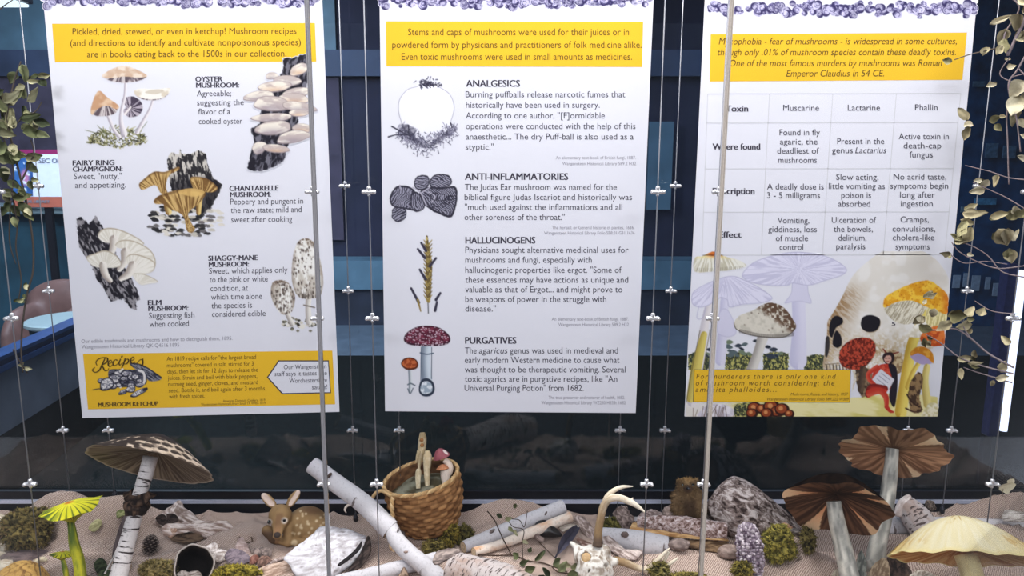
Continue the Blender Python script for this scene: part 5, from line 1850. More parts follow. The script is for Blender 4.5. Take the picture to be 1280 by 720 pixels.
cap(t, fr, (1, 1, 0), 77, ax, 41, 1.35, 21, ptop, gillc((84, 72, 62), (150, 134, 116), 230, 3, (190, 176, 160)), sq=1.0, q=1.2, wav=lambda T_: 0.014 * np.sin(T_ * 9) + 0.01 * np.sin(T_ * 17 + 1), mtop=M_PIG,
    bump=lambda T_, R_: 1.1 * (fbm(np.stack([np.cos(T_) * R_ * 12, np.sin(T_) * R_ * 12], -1), 4) - 0.5))
M_PSTEM = birch('parasol_stem_skin', (214, 208, 208), (62, 54, 54), (180, 166, 160), 0.56, 26.0, 170.0, 0.60)
stem(t, fr, [(187, 571, -4), (184, 590, -3), (180, 612, 0), (177, 634, 0), (173, 660, 0), (168, 690, 0), (164, 720, 0), (161, yb + 4, 0)], [9, 9, 8.6, 9, 9.3, 10, 10.6, 11], None, m=M_PSTEM)
mbr = MB()
L = []
for k, (dy, r) in enumerate(((-8, 10.2), (-4, 13.5), (-2, 18.5), (1, 16.5), (3, 12.5), (6, 15.0), (9, 15.5), (13, 13), (18, 11))):
    th = np.linspace(0, 2 * math.pi, 60, endpoint=False)
    rr = r * (1 + 0.10 * np.sin(3 * th + k) * (abs(k - 3) < 3) + 0.06 * np.sin(7 * th + 2))
    L.append(np.stack([np.cos(th) * rr - (dy + 8) * 0.12, -dy + 1.8 * np.sin(2 * th + 0.6 * k) + 0.36 * np.sin(th) * rr * -1, np.sin(th) * rr * 0.92], -1))
L = np.concatenate(L) + fr.pp([(179, 621, 0)])[0]
F = [(k * 60 + j, k * 60 + (j + 1) % 60, k * 60 + 60 + (j + 1) % 60, k * 60 + 60 + j) for k in range(8) for j in range(60)]
mk('ring', fr(L), [f[::-1] for f in F], M_PIG, t, mixc((34, 27, 26), (112, 88, 72), sstep(0.4, 0.7, fbm(L / 4.0, 4))))

# -- yellow green ribbed mushroom, large and small


def yg(label, px, py, R, tilt, stem_pts, stem_r, Yd, seed, n):
    fr = Fr(px, py, Yd)
    fx = stem_pts[-1][0]
    yb = footing(fr, fx)
    t = empty('ribbed_mushroom', tuple(P(fx, yb, Yd)), label, 'mushroom')
    ax = np.array([-math.sin(tilt), math.cos(tilt), 0.27])

    def top(TH, RR):
        u = TH / (2 * math.pi) * n
        k = np.abs(u - np.round(u)) * 2
        w = vn(np.stack([np.round(u), RR * 0], -1), seed)
        c = mixc((232, 222, 44), (206, 202, 30), vn(np.stack([u, RR * 4], -1), seed))
        c = mixc(c, (74, 92, 20), sstep(0.42, 0.1, k + 0.25 * (1 - RR)) * sstep(0.22, 0.5, RR + 0.4 * w - 0.1))
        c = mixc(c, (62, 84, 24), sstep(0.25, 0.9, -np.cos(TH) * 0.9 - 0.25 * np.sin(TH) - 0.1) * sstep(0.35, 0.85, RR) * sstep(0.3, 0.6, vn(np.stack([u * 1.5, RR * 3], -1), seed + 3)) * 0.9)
        return mixc(c, (196, 108, 28), sstep(0.2, 0.08, RR))

    def und(TH, RR):
        u = TH / (2 * math.pi) * n * 1.6
        k = np.abs(u - np.round(u)) * 2
        return mixc((222, 216, 50), (96, 104, 24), sstep(0.55, 0.25, k))
    cap(t, fr, (0, 0, 0), R, ax, R * 0.24, 1.8, -R * 0.62, top, und, sq=0.9, q=0.6, thick=0.5,
        wav=lambda T_: 0.05 * np.sin(T_ * 5 + 1) + 0.03 * np.sin(T_ * 11) - 0.16 * np.exp(-((T_ - 5.2) / 0.12) ** 2), rim=lambda T_: R * (0.06 * np.sin(T_ * 5 + 2) + 0.10 * np.sin(2 * T_ + 1.0)), nth=200)
    pts = list(stem_pts) + [(fx + 1, yb + 4, 0)]

    def sc(TC):
        return mixc((88, 110, 40), (214, 208, 52), sstep(-0.5, 0.5, TC[:, 0] / stem_r[-1] * -0.2 + fbm(TC / [3, 3, 22], seed) * 2 - 1 + sstep(10, 60, TC[:, 2]) * 0.5))
    stem(t, fr, pts, list(stem_r) + [stem_r[-1]], sc)
    return t


yg('large yellow green ribbed mushroom at the left in front of burlap hump', 88, 636, 35, 0.33, [(89, 648, -6), (93, 660, -4), (98, 678, 0), (105, 696, 0), (110, 715, 0)], [3.6, 4.6, 6, 6.6, 7], 1.51, 3, 26)
yg('small yellow green ribbed mushroom beside the large ribbed one', 78, 693, 14.5, 0.10, [(79, 698, -2), (83, 708, 0), (87, 720, 0)], [2.2, 3, 3.2], 1.50, 8, 15)

# -- pitted golden cap in the corner
fr = Fr(28, 722, 1.47)
yb = footing(fr, 28)
t = empty('golden_mushroom', tuple(P(28, yb, 1.47)), 'golden brown bumpy mushroom cap in the bottom left corner', 'mushroom')


def gtop(TH, RR):
    g = np.stack([np.cos(TH) * RR, np.sin(TH) * RR], -1)
    k = np.abs(vn(g * 7 + 4, 3) - 0.5)
    return mixc((132, 88, 36), (222, 176, 96), sstep(0.03, 0.22, k + 0.1 * RR))


cap(t, fr, (0, 0, 0), 31, (0, 1, 0.35), 20, 2.2, -4, gtop, gillc((150, 120, 70), (190, 160, 100), 90), sq=0.8, bump=lambda T_, R_: 2.2 * (fbm(np.stack([np.cos(T_) * R_ * 7, np.sin(T_) * R_ * 7], -1), 3) - 0.5))
stem(t, fr, [(28, 722, 0), (28, 740, 0), (28, yb + 3, 0)], [10, 11, 12], (210, 190, 150))

# -- brown mushrooms with split gills


def wedges(spec, g1, g2, w1, w2, seed, petals):
    """brown gill panels parted by pale wedges: spec = (angle, width, r0)"""
    def f(TH, RR):
        n = 120
        k = vn(np.stack([(TH % (2 * math.pi)) / (2 * math.pi) * n, RR * 3], -1), seed)
        c = mixc(g1, g2, sstep(0.2, 0.8, k) * 0.8 + 0.2 * RR)
        c = mixc(c, np.array(g1) * 0.6, sstep(0.3, 0.08, RR) * 0.6)
        pn = vn(np.stack([(TH % (2 * math.pi)) / (2 * math.pi) * petals, RR * 0], -1), seed + 2)
        c = c * (0.80 + 0.36 * pn)[..., None]
        for a, w, r0 in spec:
            d = np.abs((TH - a + math.pi) % (2 * math.pi) - math.pi)
            m = sstep(1.0, 0.93, d / (0.74 * w * np.clip((RR - r0) / (1 - r0), 0, 1) + 1e-6)) * (RR > r0)
            c = mixc(c, mixc(w1, w2, sstep(r0, 1, RR)), m)
        return c
    return f


def pang(dx, dy, sq):
    """angle on the underside for an offset seen in the photo"""
    return math.atan2(dy / sq, dx)


fr = Fr(1117, 566, 1.62)
yb = footing(fr, 1078)
t = empty('brown_gilled_mushroom', tuple(P(1078, yb, 1.62)), 'taller brown mushroom with upturned split gills on a leaning grey stem', 'mushroom')
tl = math.radians(31)
ax = np.array([0.05, math.cos(tl), -math.sin(tl)])
W1 = [(pang(-50, 14, -.5), 0.20, 0.35), (pang(-10, 32, -.5), 0.13, 0.25), (pang(44, 15, -.5), 0.20, 0.35), (pang(22, -26, -.5), 0.14, 0.3), (pang(-56, -9, -.5), 0.10, 0.8)]
petal = lambda n, a, ph: (lambda T_: a * (np.abs(np.sin(T_ * n / 2 + ph)) ** 0.6 - 0.7))
cap(t, fr, (0, 0, 0), 60, ax, 8, 2, 5, gillc((96, 70, 50), (140, 104, 76), 90, 3), wedges(W1, (122, 86, 62), (204, 158, 122), (252, 206, 160), (255, 230, 194), 5, 9), wav=lambda T_: 0.05 * np.sin(T_ * 6 + 0.5) + 0.03 * np.sin(T_ * 11) + 0.02 * np.sin(T_ * 23), rim=lambda T_: 2.2 * np.sin(6 * T_ + 1), thick=1.2, q=1.2)


def greystem(TC):
    return mixc((128, 128, 124), (206, 202, 192), sstep(0.3, 0.7, fbm(TC / [4, 4, 16], 6)))


stem(t, fr, [(1116, 561, 3), (1113, 580, 4), (1108, 605, 2), (1100, 640, 0), (1090, 672, 0), (1082, 700, 0), (1077, yb + 4, 0)], [7.5, 7.8, 8.5, 9, 10, 11.5, 12], greystem)
fr = Fr(1045, 634, 1.51)
yb = footing(fr, 1051)
t = empty('brown_gilled_mushroom', tuple(P(1051, yb, 1.51)), 'shorter dark brown mushroom with black cap edge and orange gill wedges', 'mushroom')
tl = math.radians(30)
ax = np.array([0.10, math.cos(tl), -math.sin(tl)])
W2 = [(pang(-38, 10, -.5), 0.22, 0.30), (pang(26, 14, -.5), 0.18, 0.42), (pang(52, 12, -.5), 0.12, 0.55), (pang(-22, -17, -.5), 0.24, 0.25), (pang(26, -15, -.5), 0.14, 0.3)]
cap(t, fr, (0, -2, 0), 62, ax, 44, 1.9, 22, gillc((12, 9, 9), (26, 19, 16), 60, 3), wedges(W2, (58, 38, 28), (120, 84, 62), (244, 168, 118), (250, 212, 170), 9, 8), wav=lambda T_: 0.05 * np.sin(T_ * 5 + 2.2) + 0.03 * np.sin(T_ * 9), thick=1.6, q=1.3, mtop=vcol('matt_black_skin', 1.0, 0.0, 300, 0.1), rim=lambda T_: 2.5 * np.sin(5 * T_))
stem(t, fr, [(1043, 627, 10), (1044, 650, 8), (1047, 680, 3), (1050, 710, 0), (1051, yb + 4, 0)], [8.5, 9.5, 10.5, 11.5, 12], greystem)

# -- large pale yellow mushroom in the right corner
fr = Fr(1206, 699, 1.395)
yb = footing(fr, 1211)
t = empty('yellow_mushroom', tuple(P(1211, yb, 1.395)), 'large pale yellow mushroom in the bottom right corner', 'mushroom')


def ytop(TH, RR):
    g = np.stack([np.cos(TH) * RR, np.sin(TH) * RR], -1)
    k = vn(np.stack([(TH % (2 * math.pi)) / (2 * math.pi) * 150, RR * 4], -1), 3)
    c = mixc((208, 196, 154), (214, 208, 182), k)
    c = mixc(c, (190, 152, 76), sstep(0.5, 1.0, np.abs(np.cos(TH)) * RR) * (0.55 + 0.45 * k))
    c = mixc(c, (150, 112, 40), sstep(0.56, 0.70, fbm(np.stack([TH * 14, RR * 6], -1), 7)) * sstep(0.55, 0.25, RR) * 0.7)
    c = mixc(c, (168, 122, 46), sstep(0.57, 0.68, fbm(np.stack([TH * 18, RR * 5], -1), 8)) * sstep(0.3, 0.7, np.abs(np.cos(TH)) * RR) * 0.6)
    return mixc(c, (214, 200, 146), sstep(0.93, 0.99, RR))


cap(t, fr, (0, 0, 0), 86, (0.04, 1, -0.22), 54, 1.75, 16, ytop, gillc((196, 130, 66), (238, 192, 126), 190, 4, (240, 222, 150)), sq=0.46, q=1.2, wav=lambda T_: 0.012 * np.sin(T_ * 13) + 0.01 * np.sin(T_ * 29), rim=lambda T_: 1.2 * np.sin(T_ * 7) + 1.0 * np.sin(T_ * 17), nth=220, thick=1.0)
stem(t, fr, [(1208, 694, -6), (1210, 712, -4), (1211, 735, 0), (1211, yb + 4, 0)], [13.5, 13, 13, 14], lambda TC: mixc((226, 206, 140), (242, 232, 188), fbm(TC / [5, 5, 20], 2)))

# ---------------------------------------------------------------- birch branches and logs
M_BIRCHW = birch('white_birch', (204, 201, 206), (110, 100, 100), (206, 176, 150), 0.67, 16.0, 60.0, 0.66)
M_BIRCHT = birch('tan_birch', (232, 218, 206), (120, 90, 76), (206, 160, 124), 0.66, 16.0, 60.0, 0.50)
M_BIRCHD = birch('flecked_birch', (192, 182, 180), (88, 76, 74), (172, 148, 136), 0.56, 60.0, 190.0, 0.52)
M_BARK = bark('grey_pink_bark', (62, 50, 48), (150, 132, 126), (226, 214, 210), 85.0)
M_BARK2 = bark('pale_flaky_bark', (92, 66, 58), (176, 150, 144), (230, 218, 218), 130.0)


def gy_(px, py, rp=0):
    return BY(px, py)


t = stick('birch_branch', 'long white birch branch leaning diagonally in front of the fawn and basket', [(390, 581, 1.68), (420, 604, 1.655), (455, 630, 1.62), (488, 662, 1.588)], [10.5, 11.5, 12, 13], M_BIRCHW, cut=(196, 172, 150), seed=5)
nub(t, 412, 594, 1.641, 4, (84, 70, 64), rot=0.8)
nub(t, 446, 626, 1.61, 4, (96, 84, 80), rot=-0.7)
a = [P(439, 631, 1.622), P(434, 632, 1.617), P(431, 637, 1.612), P(433, 641, 1.61)]
mk('bark_curl', *tube(a, [0.003, 0.003, 0.0025, 0.001], 8, 12)[:2], M_PIG, t, (214, 200, 190))
fr = Fr(491, 680, 1.575)
V, F, L, rho = slab(fr, [(486, 674), (492, 676), (497, 686), (493, 690), (487, 685)], 3, 2, 1.2, 0.2, 30, 5)
mk('splinter', V, F, M_PIG, t, grain(L, (206, 160, 112), (236, 208, 170), 1.2, 1.5, 4))
t = stick('birch_branch', 'lower snapped piece of white birch branch running to the bottom edge beside basket', [(487, 651, 1.60), (494, 672, 1.566), (512, 692, 1.534), (536, 712, 1.510), (560, 738, 1.48)], [7, 10, 10.5, 11.5, 13], M_BIRCHW, seed=8)
nub(t, 497, 664, 1.565, 5, (120, 112, 112), rot=1.2, squash=0.25)
nub(t, 508, 690, 1.522, 3.5, (150, 130, 120))
t = stick('birch_branch', 'low white birch branch lying behind the snapped branch under the basket', [(420, 728, BY(420, 728, 0.016) + 0.008), (470, 717, BY(470, 717, 0.017) + 0.008), (545, 699, BY(545, 699, 0.017) + 0.01)], [8.5, 9, 9], M_BIRCHW, seed=11)
fr = Fr(506, 716, BY(506, 722) - 0.01)
V, F, L, rho = slab(fr, [(498, 722), (501, 714), (505, 709), (510, 716), (512, 724)], 3, 2.5, 0.8, 0.3, 24, 5)
mk('knot', V, F, M_PIG, t, grain(L, (96, 78, 66), (160, 138, 120), 1.4, 2))
t = stick('birch_stick', 'white birch stick pointing up right behind the tan one, right of basket', [(579, 684, BY(579, 690)), (620, 668, 1.675), (660, 651, 1.71), (704, 633, 1.75)], [7.5, 9, 9, 8.5], M_BIRCHW, seed=2)
nub(t, 682, 642, 1.715, 3.5, (108, 96, 94), rot=1.0, squash=0.4)
nub(t, 615, 664, 1.66, 4, (120, 108, 106), rot=0.6)
t = stick('birch_stick', 'thinner tan blotched birch stick in front of the white one', [(592, 690, BY(592, 694) - 0.004), (630, 679, 1.636), (670, 663, 1.67), (713, 646, 1.712)], [5.5, 6, 6.5, 6.5], M_BIRCHT, seed=4)
t = stick('birch_log', 'thick flecked birch log in the foreground below the basket', [(566, 712, BY(566, 712, 0.036)), (610, 726, BY(610, 726, 0.044)), (650, 744, BY(650, 744, 0.046)), (700, 777, BY(650, 744, 0.046) - 0.05)], [22, 26, 28, 28], M_BIRCHD, seed=7, seg=30, cut=(120, 106, 100))
fr = Fr(560, 694, BY(566, 712, 0.036) - 0.004)
V, F, L, rho = slab(fr, [(541, 702), (546, 690), (560, 686), (574, 687), (570, 697), (558, 701), (548, 706)], 4, 5, 1.5, 0.5, 40, 6)
mk('bark_curl', V, F, M_PIG, t, grain(L, (104, 92, 90), (176, 160, 152), 0.2, 2, 5))
t = stick('birch_log', 'white birch log behind the deer skull, cut end at right', [(752, 668, 1.660), (790, 676, 1.640), (834, 684, 1.625)], [9, 14, 13.5], M_BIRCHW, seed=9, cut=(226, 206, 176))
nub(t, 781, 668, 1.622, 4.5, (110, 96, 92), squash=0.8)
t = stick('birch_log', 'long white birch log lying along the back behind the brown mushrooms', [(1040, 660, 1.745), (1120, 659, 1.745), (1200, 660, 1.742), (1320, 666, 1.735)], [12, 13, 13, 13], M_BIRCHW, seed=12)
t = stick('birch_log', 'short grey birch log propped across the white log between brown and yellow mushrooms', [(1131, 630, 1.735), (1146, 648, 1.70), (1166, 676, 1.66)], [13, 18, 17], M_BIRCHD, seed=15, seg=28, cut=(206, 190, 178))
fr = Fr(1137, 627, 1.715)
V, F, L, rho = slab(fr, [(1118, 642), (1124, 627), (1134, 619), (1140, 621), (1134, 632), (1127, 645)], 3, 3, 1.0, 0.3, 36, 6)
mk('bark_curl', V, F, M_PIG, t, grain(L, (186, 170, 164), (226, 214, 210), 1.0, 2, 5))

# large rough bark log and the flat split log in front of it
t = stick('bark_log', 'large rough barked log sloping down right behind the purple crystals', [(899, 621, 1.757), (905, 625, 1.747), (930, 638, 1.71), (970, 661, 1.675), (1000, 684, 1.65)], [24, 31, 33, 25, 16], M_BARK, seg=44, n=70, wob=0.16, seed=21, cut=(176, 130, 104), cat='log')
fr = Fr(974, 664, 1.632)
V, F, L, rho = slab(fr, [(956, 657), (966, 648), (980, 652), (990, 660), (982, 668), (970, 668)], 4, 3, 1.5, 0.5, 40, 6)
mk('broken_end', V, F, M_PIG, t, grain(L, (170, 118, 92), (220, 180, 156), 0.5, 2, 4))
t = stick('bark_log', 'low flat log with flaky pink bark in front of the groundhog', [(797, 653, 1.68), (850, 657, 1.655), (908, 666, 1.63)], [8, 11, 12], M_BARK2, seg=32, n=60, wob=0.2, seed=23, cut=(196, 156, 110), cat='log')
fr = Fr(840, 665, 1.645)
V, F, L, rho = slab(fr, [(786, 663), (793, 652), (800, 656), (840, 665), (905, 672), (908, 676), (850, 672), (800, 668)], 6, 1.5, 0.8, 0.2, 70, 6, smooth=False)
mk('split_face', V, F, M_PIG, t, grain(L, (176, 132, 86), (226, 192, 142), 0.12, 1.5, 12))
fr = Fr(880, 681, 1.625)
V, F, L, rho = slab(fr, [(846, 676), (870, 675), (905, 676), (911, 680), (906, 692), (880, 688), (856, 683)], 10, 2, 0.8, 0.25, 60, 6, smooth=False)
tag(mk('wood_wedge', V, F, M_PIG, None, grain(L, (96, 74, 56), (176, 146, 112), 0.15, 1.5, 12)), 'brown split wood wedge under the flat bark log', 'wood')

# ---------------------------------------------------------------- bark plates, driftwood, feathers, leaves
WHITEW = ((120, 102, 94), (214, 202, 198))


def plate(name, label, cat, poly, c1, c2, thick=3.0, bulge=3.0, lean=0.4, ang=0.0, sc=2.5, st=5.0, rough=1.2, dy=4, Y=None, seed=1, n=70, smooth=True, lo=0.35, hi=0.65, extra=None, group=None, leanx=0.0, dz=0.0, noise=1.0):
    q = np.asarray(poly, float)
    cx, cy = q.mean(0)
    if Y is None: Y = BY(cx, cy + dy)
    fr = Fr(cx, cy, Y - dz)
    V, F, L, rho = slab(fr, poly, thick, bulge, rough, lean, n, 9, seed, smooth, noise, leanx)
    c = grain(L, c1, c2, ang, sc, st, seed, lo, hi)
    if extra is not None: c = extra(L, c, rho)
    return tag(mk(name, V, F, M_PIG, None, c), label, cat, group)


def cr(o, sc, pts):
    return [(o[0] + x / sc, o[1] + y / sc) for x, y in pts]


# broken white bark heap at the left, two pieces, hollows painted dark
def hollows(cs):
    def f(L, c, rho):
        for x, y, rx, ry in cs:
            d = np.hypot((L[:, 0] - x) / rx, (L[:, 1] - y) / ry)
            c = mixc(c, (40, 32, 30), sstep(1.15, 0.8, d + 0.3 * (fbm(L / 4.0, 3) - 0.5)))
        return c
    return f


o1 = (180, 610)
plate('driftwood', 'upright broken white bark piece behind the hollow log, touching back rail', 'driftwood', cr(o1, 6.54, [(120, 235), (160, 195), (250, 120), (280, 105), (330, 165), (400, 215), (450, 275), (400, 300), (320, 290), (250, 290), (180, 310), (120, 290)]), *WHITEW, 5, 5, 0.5, -0.7, 2.0, 6, 1.6, 6, seed=3)
plate('driftwood', 'long flaking white bark piece lying right of the upright one', 'driftwood', cr(o1, 6.54, [(160, 330), (230, 290), (330, 285), (440, 270), (560, 270), (650, 275), (715, 320), (690, 380), (620, 440), (540, 430), (460, 400), (350, 365), (240, 380), (190, 390)]), (132, 108, 98), (226, 212, 206), 7, 6, 0.5, -0.2, 2.2, 5, 2.0, 4, seed=5)
plate('bark_shell', 'dark curled bark shell in front of the long white bark piece', 'bark', cr(o1, 6.54, [(230, 410), (320, 365), (420, 370), (480, 410), (450, 450), (350, 455), (270, 440)]), (44, 34, 28), (104, 84, 68), 4, -3, 0.6, 0, 2, 5, 1.0, 3, seed=6)
plate('bark_flake', 'pale curly bark flake between upright white bark and pine cone', 'bark', cr(o1, 6.54, [(165, 320), (200, 295), (290, 300), (335, 330), (320, 380), (260, 410), (200, 395)]), (150, 116, 96), (206, 180, 164), 3, 4, 0.5, 0.8, 1.4, 3, 1.8, 4, seed=8, dz=0.012)
plate('bark_flake', 'ragged white bark flake hanging over the hollow log', 'bark', cr(o1, 6.54, [(500, 490), (560, 450), (600, 470), (590, 500), (660, 510), (680, 560), (620, 600), (560, 590), (530, 540)]), (160, 146, 140), (232, 224, 222), 3, 4, 0.5, 0.4, 1.4, 3, 2.0, 5, seed=9, dz=0.012)
plate('bark_plate', 'small black plate painted as a shaded hole at the left foot of the upright white bark', 'bark', cr(o1, 6.54, [(95, 240), (150, 215), (190, 250), (205, 295), (160, 310), (115, 280)]), (28, 22, 22), (62, 50, 46), 3, -2, 0.5, 0, 2, 3, 0.8, 8, seed=10, dz=0.012)  # dark plate stands in for the shade inside a bark hole
plate('bark_plate', 'small black plate painted as a shaded hole in the middle of the upright white bark', 'bark', cr(o1, 6.54, [(185, 215), (240, 210), (280, 245), (270, 280), (215, 275)]), (28, 22, 22), (62, 50, 46), 3, -2, 0.5, 0, 2, 3, 0.8, 8, seed=12, dz=0.014)  # second hole, its shade given as a black plate

# hollow log with dark mouth
Yh = BY(242, 730)
fr = Fr(242, 708, Yh)
t = empty('hollow_log', tuple(fr(np.array([0, -24.0, 0]))), 'dark hollow log end with a mouth painted black facing the viewer at the left', 'log')
th = np.linspace(0, 2 * math.pi, 56, endpoint=False)
rings = []
cs = []
for z, r, c in ((-50, 26, (96, 84, 80)), (-25, 26, (120, 104, 98)), (-2, 25.5, (150, 136, 130)), (0, 25, (206, 196, 190)), (1, 24, (196, 184, 176)), (0, 22.8, (52, 44, 40)), (-6, 22, (34, 28, 27)), (-48, 20, (24, 20, 20))):  # inner rings darken with depth, shade put into the colour
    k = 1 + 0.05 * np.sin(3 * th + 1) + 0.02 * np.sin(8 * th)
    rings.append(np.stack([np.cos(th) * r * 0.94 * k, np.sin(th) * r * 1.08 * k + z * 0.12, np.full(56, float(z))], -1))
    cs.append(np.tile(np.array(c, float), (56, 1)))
L = np.concatenate(rings)
F = [(k * 56 + j, k * 56 + (j + 1) % 56, k * 56 + 56 + (j + 1) % 56, k * 56 + 56 + j) for k in range(7) for j in range(56)] + [tuple(7 * 56 + j for j in range(56))]
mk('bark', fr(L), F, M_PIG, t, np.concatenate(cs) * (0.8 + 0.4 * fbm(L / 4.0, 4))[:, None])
V, F, L, rho = slab(Fr(240, 717, Yh + 0.012), [(221, 720), (228, 713), (238, 715), (246, 713), (252, 720), (248, 728), (226, 728)], 3, 2, 1.5, 0.4, 40, 6)
mk('bark_plate', V, F, M_PIG, t, grain(L, (120, 106, 98), (214, 204, 198), 0.1, 1.2, 5))

# dried leaves and chips beside the hollow log
for k, (lab, pts, c1, c2, ln) in enumerate((
        ('pale pink dried leaf standing in the leaf litter left of the fawn', [(745, 480), (785, 405), (830, 450), (870, 520), (880, 580), (800, 560)], (160, 138, 134), (206, 186, 180), 0.2),
        ('mauve grey dried leaf lying in front of the pale one', [(660, 560), (700, 500), (760, 500), (850, 545), (860, 600), (780, 630), (700, 610)], (96, 86, 96), (142, 128, 136), 0.6),
        ('brown crumpled leaf at the right end of the leaf litter', [(925, 600), (960, 560), (1010, 560), (1045, 600), (1000, 640), (940, 635)], (92, 70, 62), (140, 110, 98), 0.5),
        ('dark curled bark scrap above the brown crumpled leaf', [(900, 500), (960, 490), (1035, 500), (1040, 550), (980, 565), (910, 545)], (84, 74, 72), (146, 130, 124), 0.4),
        ('small red brown leaf in the middle of the leaf litter', [(860, 570), (920, 550), (940, 590), (900, 620), (860, 615)], (104, 66, 58), (150, 108, 96), 0.5))):
    plate('dried_leaf' if k != 3 else 'bark_plate', lab, 'leaf' if k != 3 else 'bark', cr(o1, 6.54, pts), c1, c2, 1.5, 2.5, ln, 0.5 * k, 1.5, 4, 1.2, 5, seed=30 + k)
a = [P(299, 671, 1.665), P(304, 675, 1.662), P(309, 679, 1.66), P(315, 677, 1.664), P(314, 671, 1.668)]
tag(mk('twig', *tube(a, 0.0016, 8, 24)[:2], M_PIG, None, (96, 78, 66)), 'tiny curled brown twig left of the fawn', 'twig')

# birch bark slab with a dark rolled edge
t = empty('bark_slab', tuple(B(410, 712)), 'white birch bark slab with black rolled edge in front of the fawn', 'bark')
Yb = BY(410, 700) - 0.01
fr = Fr(410, 690, Yb)
V, F, L, rho = slab(fr, [(357, 697), (368, 686), (385, 672), (398, 660), (412, 659), (432, 662), (450, 668), (458, 674), (452, 690), (440, 704), (424, 716), (404, 722), (376, 718), (366, 706)], 3, 9, 1.0, 0.55, 90, 12, 4)
c = grain(L, (170, 164, 168), (218, 216, 222), 0.2, 2.2, 4, 5, 0.3, 0.6)
c = mixc(c, (120, 110, 112), sstep(0.66, 0.72, fbm(L / [7, 2.0, 7], 9)) * 0.8)
mk('white_bark', V, F, M_PIG, t, c)
V, F, L, rho = slab(Fr(448, 696, Yb - 0.004), [(458, 671), (463, 680), (462, 694), (452, 708), (436, 720), (426, 722), (438, 708), (450, 692)], 4, 3, 0.6, 0.5, 60, 6, 3)
mk('rolled_edge', V, F, M_PIG, t, grain(L, (34, 28, 28), (78, 66, 62), 1.0, 2, 5))
V, F, L, rho = slab(Fr(440, 688, Yb - 0.016), [(452, 676), (447, 684), (436, 694), (424, 704), (427, 706), (440, 697), (450, 687)], 2, 1.5, 0.4, 0.55, 50, 5, 3)
mk('dark_crack', V, F, M_PIG, t, (36, 32, 34))
V, F, L, rho = slab(Fr(372, 712, Yb - 0.012), [(358, 698), (366, 700), (384, 708), (402, 718), (398, 724), (376, 722), (364, 710)], 4, 2, 1.2, 0.3, 60, 6, 8)
mk('peeling_edge', V, F, M_PIG, t, grain(L, (98, 88, 82), (190, 180, 172), -0.5, 1.6, 6))
t = stick('twig', 'thin grey lichen twig at the left end of the birch bark slab', [(326, 712, BY(326, 714)), (345, 701, BY(345, 704)), (362, 696, BY(362, 700))], [1.8, 2.4, 2], M_BARK, 'twig', n=24, seg=10)
plate('bark_strip', 'pale flat bark strip on the burlap below the leaf litter', 'bark', [(300, 722), (320, 712), (345, 704), (368, 700), (372, 710), (340, 722)], (150, 124, 108), (206, 182, 166), 2, 2, 0.7, 0.4, 1.5, 10, 0.8, 2, seed=41)

# skull side: planks and shards
o4, s4 = (660, 580), 4.92
plate('driftwood', 'grey weathered plank leaning left of the antler', 'driftwood', cr(o4, s4, [(275, 335), (300, 320), (345, 325), (390, 380), (425, 445), (405, 490), (370, 460), (320, 390)]), (120, 102, 96), (206, 190, 184), 4, 2, 0.5, -0.85, 1.4, 12, 0.8, 6, seed=51, smooth=False)
plate('driftwood', 'grey weathered plank lying right of the antler base', 'driftwood', cr(o4, s4, [(455, 450), (500, 440), (560, 490), (620, 545), (690, 525), (703, 540), (660, 585), (580, 580), (520, 540), (470, 500)]), (128, 110, 104), (214, 200, 194), 5, 3, 0.5, -0.6, 1.4, 12, 1.0, 5, seed=52, smooth=False, dz=0.014)
plate('driftwood', 'narrow brown streaked stick between the dark feather and the skull', 'driftwood', cr(o4, s4, [(285, 460), (300, 445), (350, 470), (400, 495), (390, 520), (340, 510)]), (110, 80, 70), (196, 176, 168), 3, 2, 0.5, -0.4, 1.4, 8, 0.8, 5, seed=53, smooth=False)
plate('bark_curl', 'cream curved bark strip above the dark feather', 'bark', cr(o4, s4, [(195, 390), (240, 372), (300, 375), (312, 392), (250, 400), (215, 415)]), (196, 184, 170), (232, 222, 210), 2, 2, 0.5, 0, 1.5, 6, 0.6, 6, seed=54)
t = empty('bracket_fungus', tuple(B(690, 676)), 'glossy black bracket fungus with brown flap between sticks and feather', 'fungus')
fr = Fr(688, 663, BY(688, 674) - 0.02)
V, F, L, rho = slab(fr, cr((540, 620), 7.11, [(900, 290), (940, 230), (1000, 215), (1060, 245), (1120, 300), (1155, 355), (1080, 365), (1000, 365), (940, 350)]), 3, 5, 0.6, 0.1, 60, 9, 5)
mk('black_top', V, F, vcol('glossy_black', 0.35, 0.5, 300, 0.1), t, mixc((18, 16, 18), (40, 36, 38), fbm(L / 3.0, 3)))
V, F, L, rho = slab(Fr(672, 667, BY(688, 674) - 0.032), cr((540, 620), 7.11, [(868, 290), (900, 265), (935, 310), (960, 350), (995, 375), (985, 405), (930, 385), (885, 340)]), 3, 3, 0.8, 0.4, 44, 6, 6)
mk('flap', V, F, M_PIG, t, grain(L, (104, 86, 82), (164, 146, 140), -0.8, 1.6, 5))


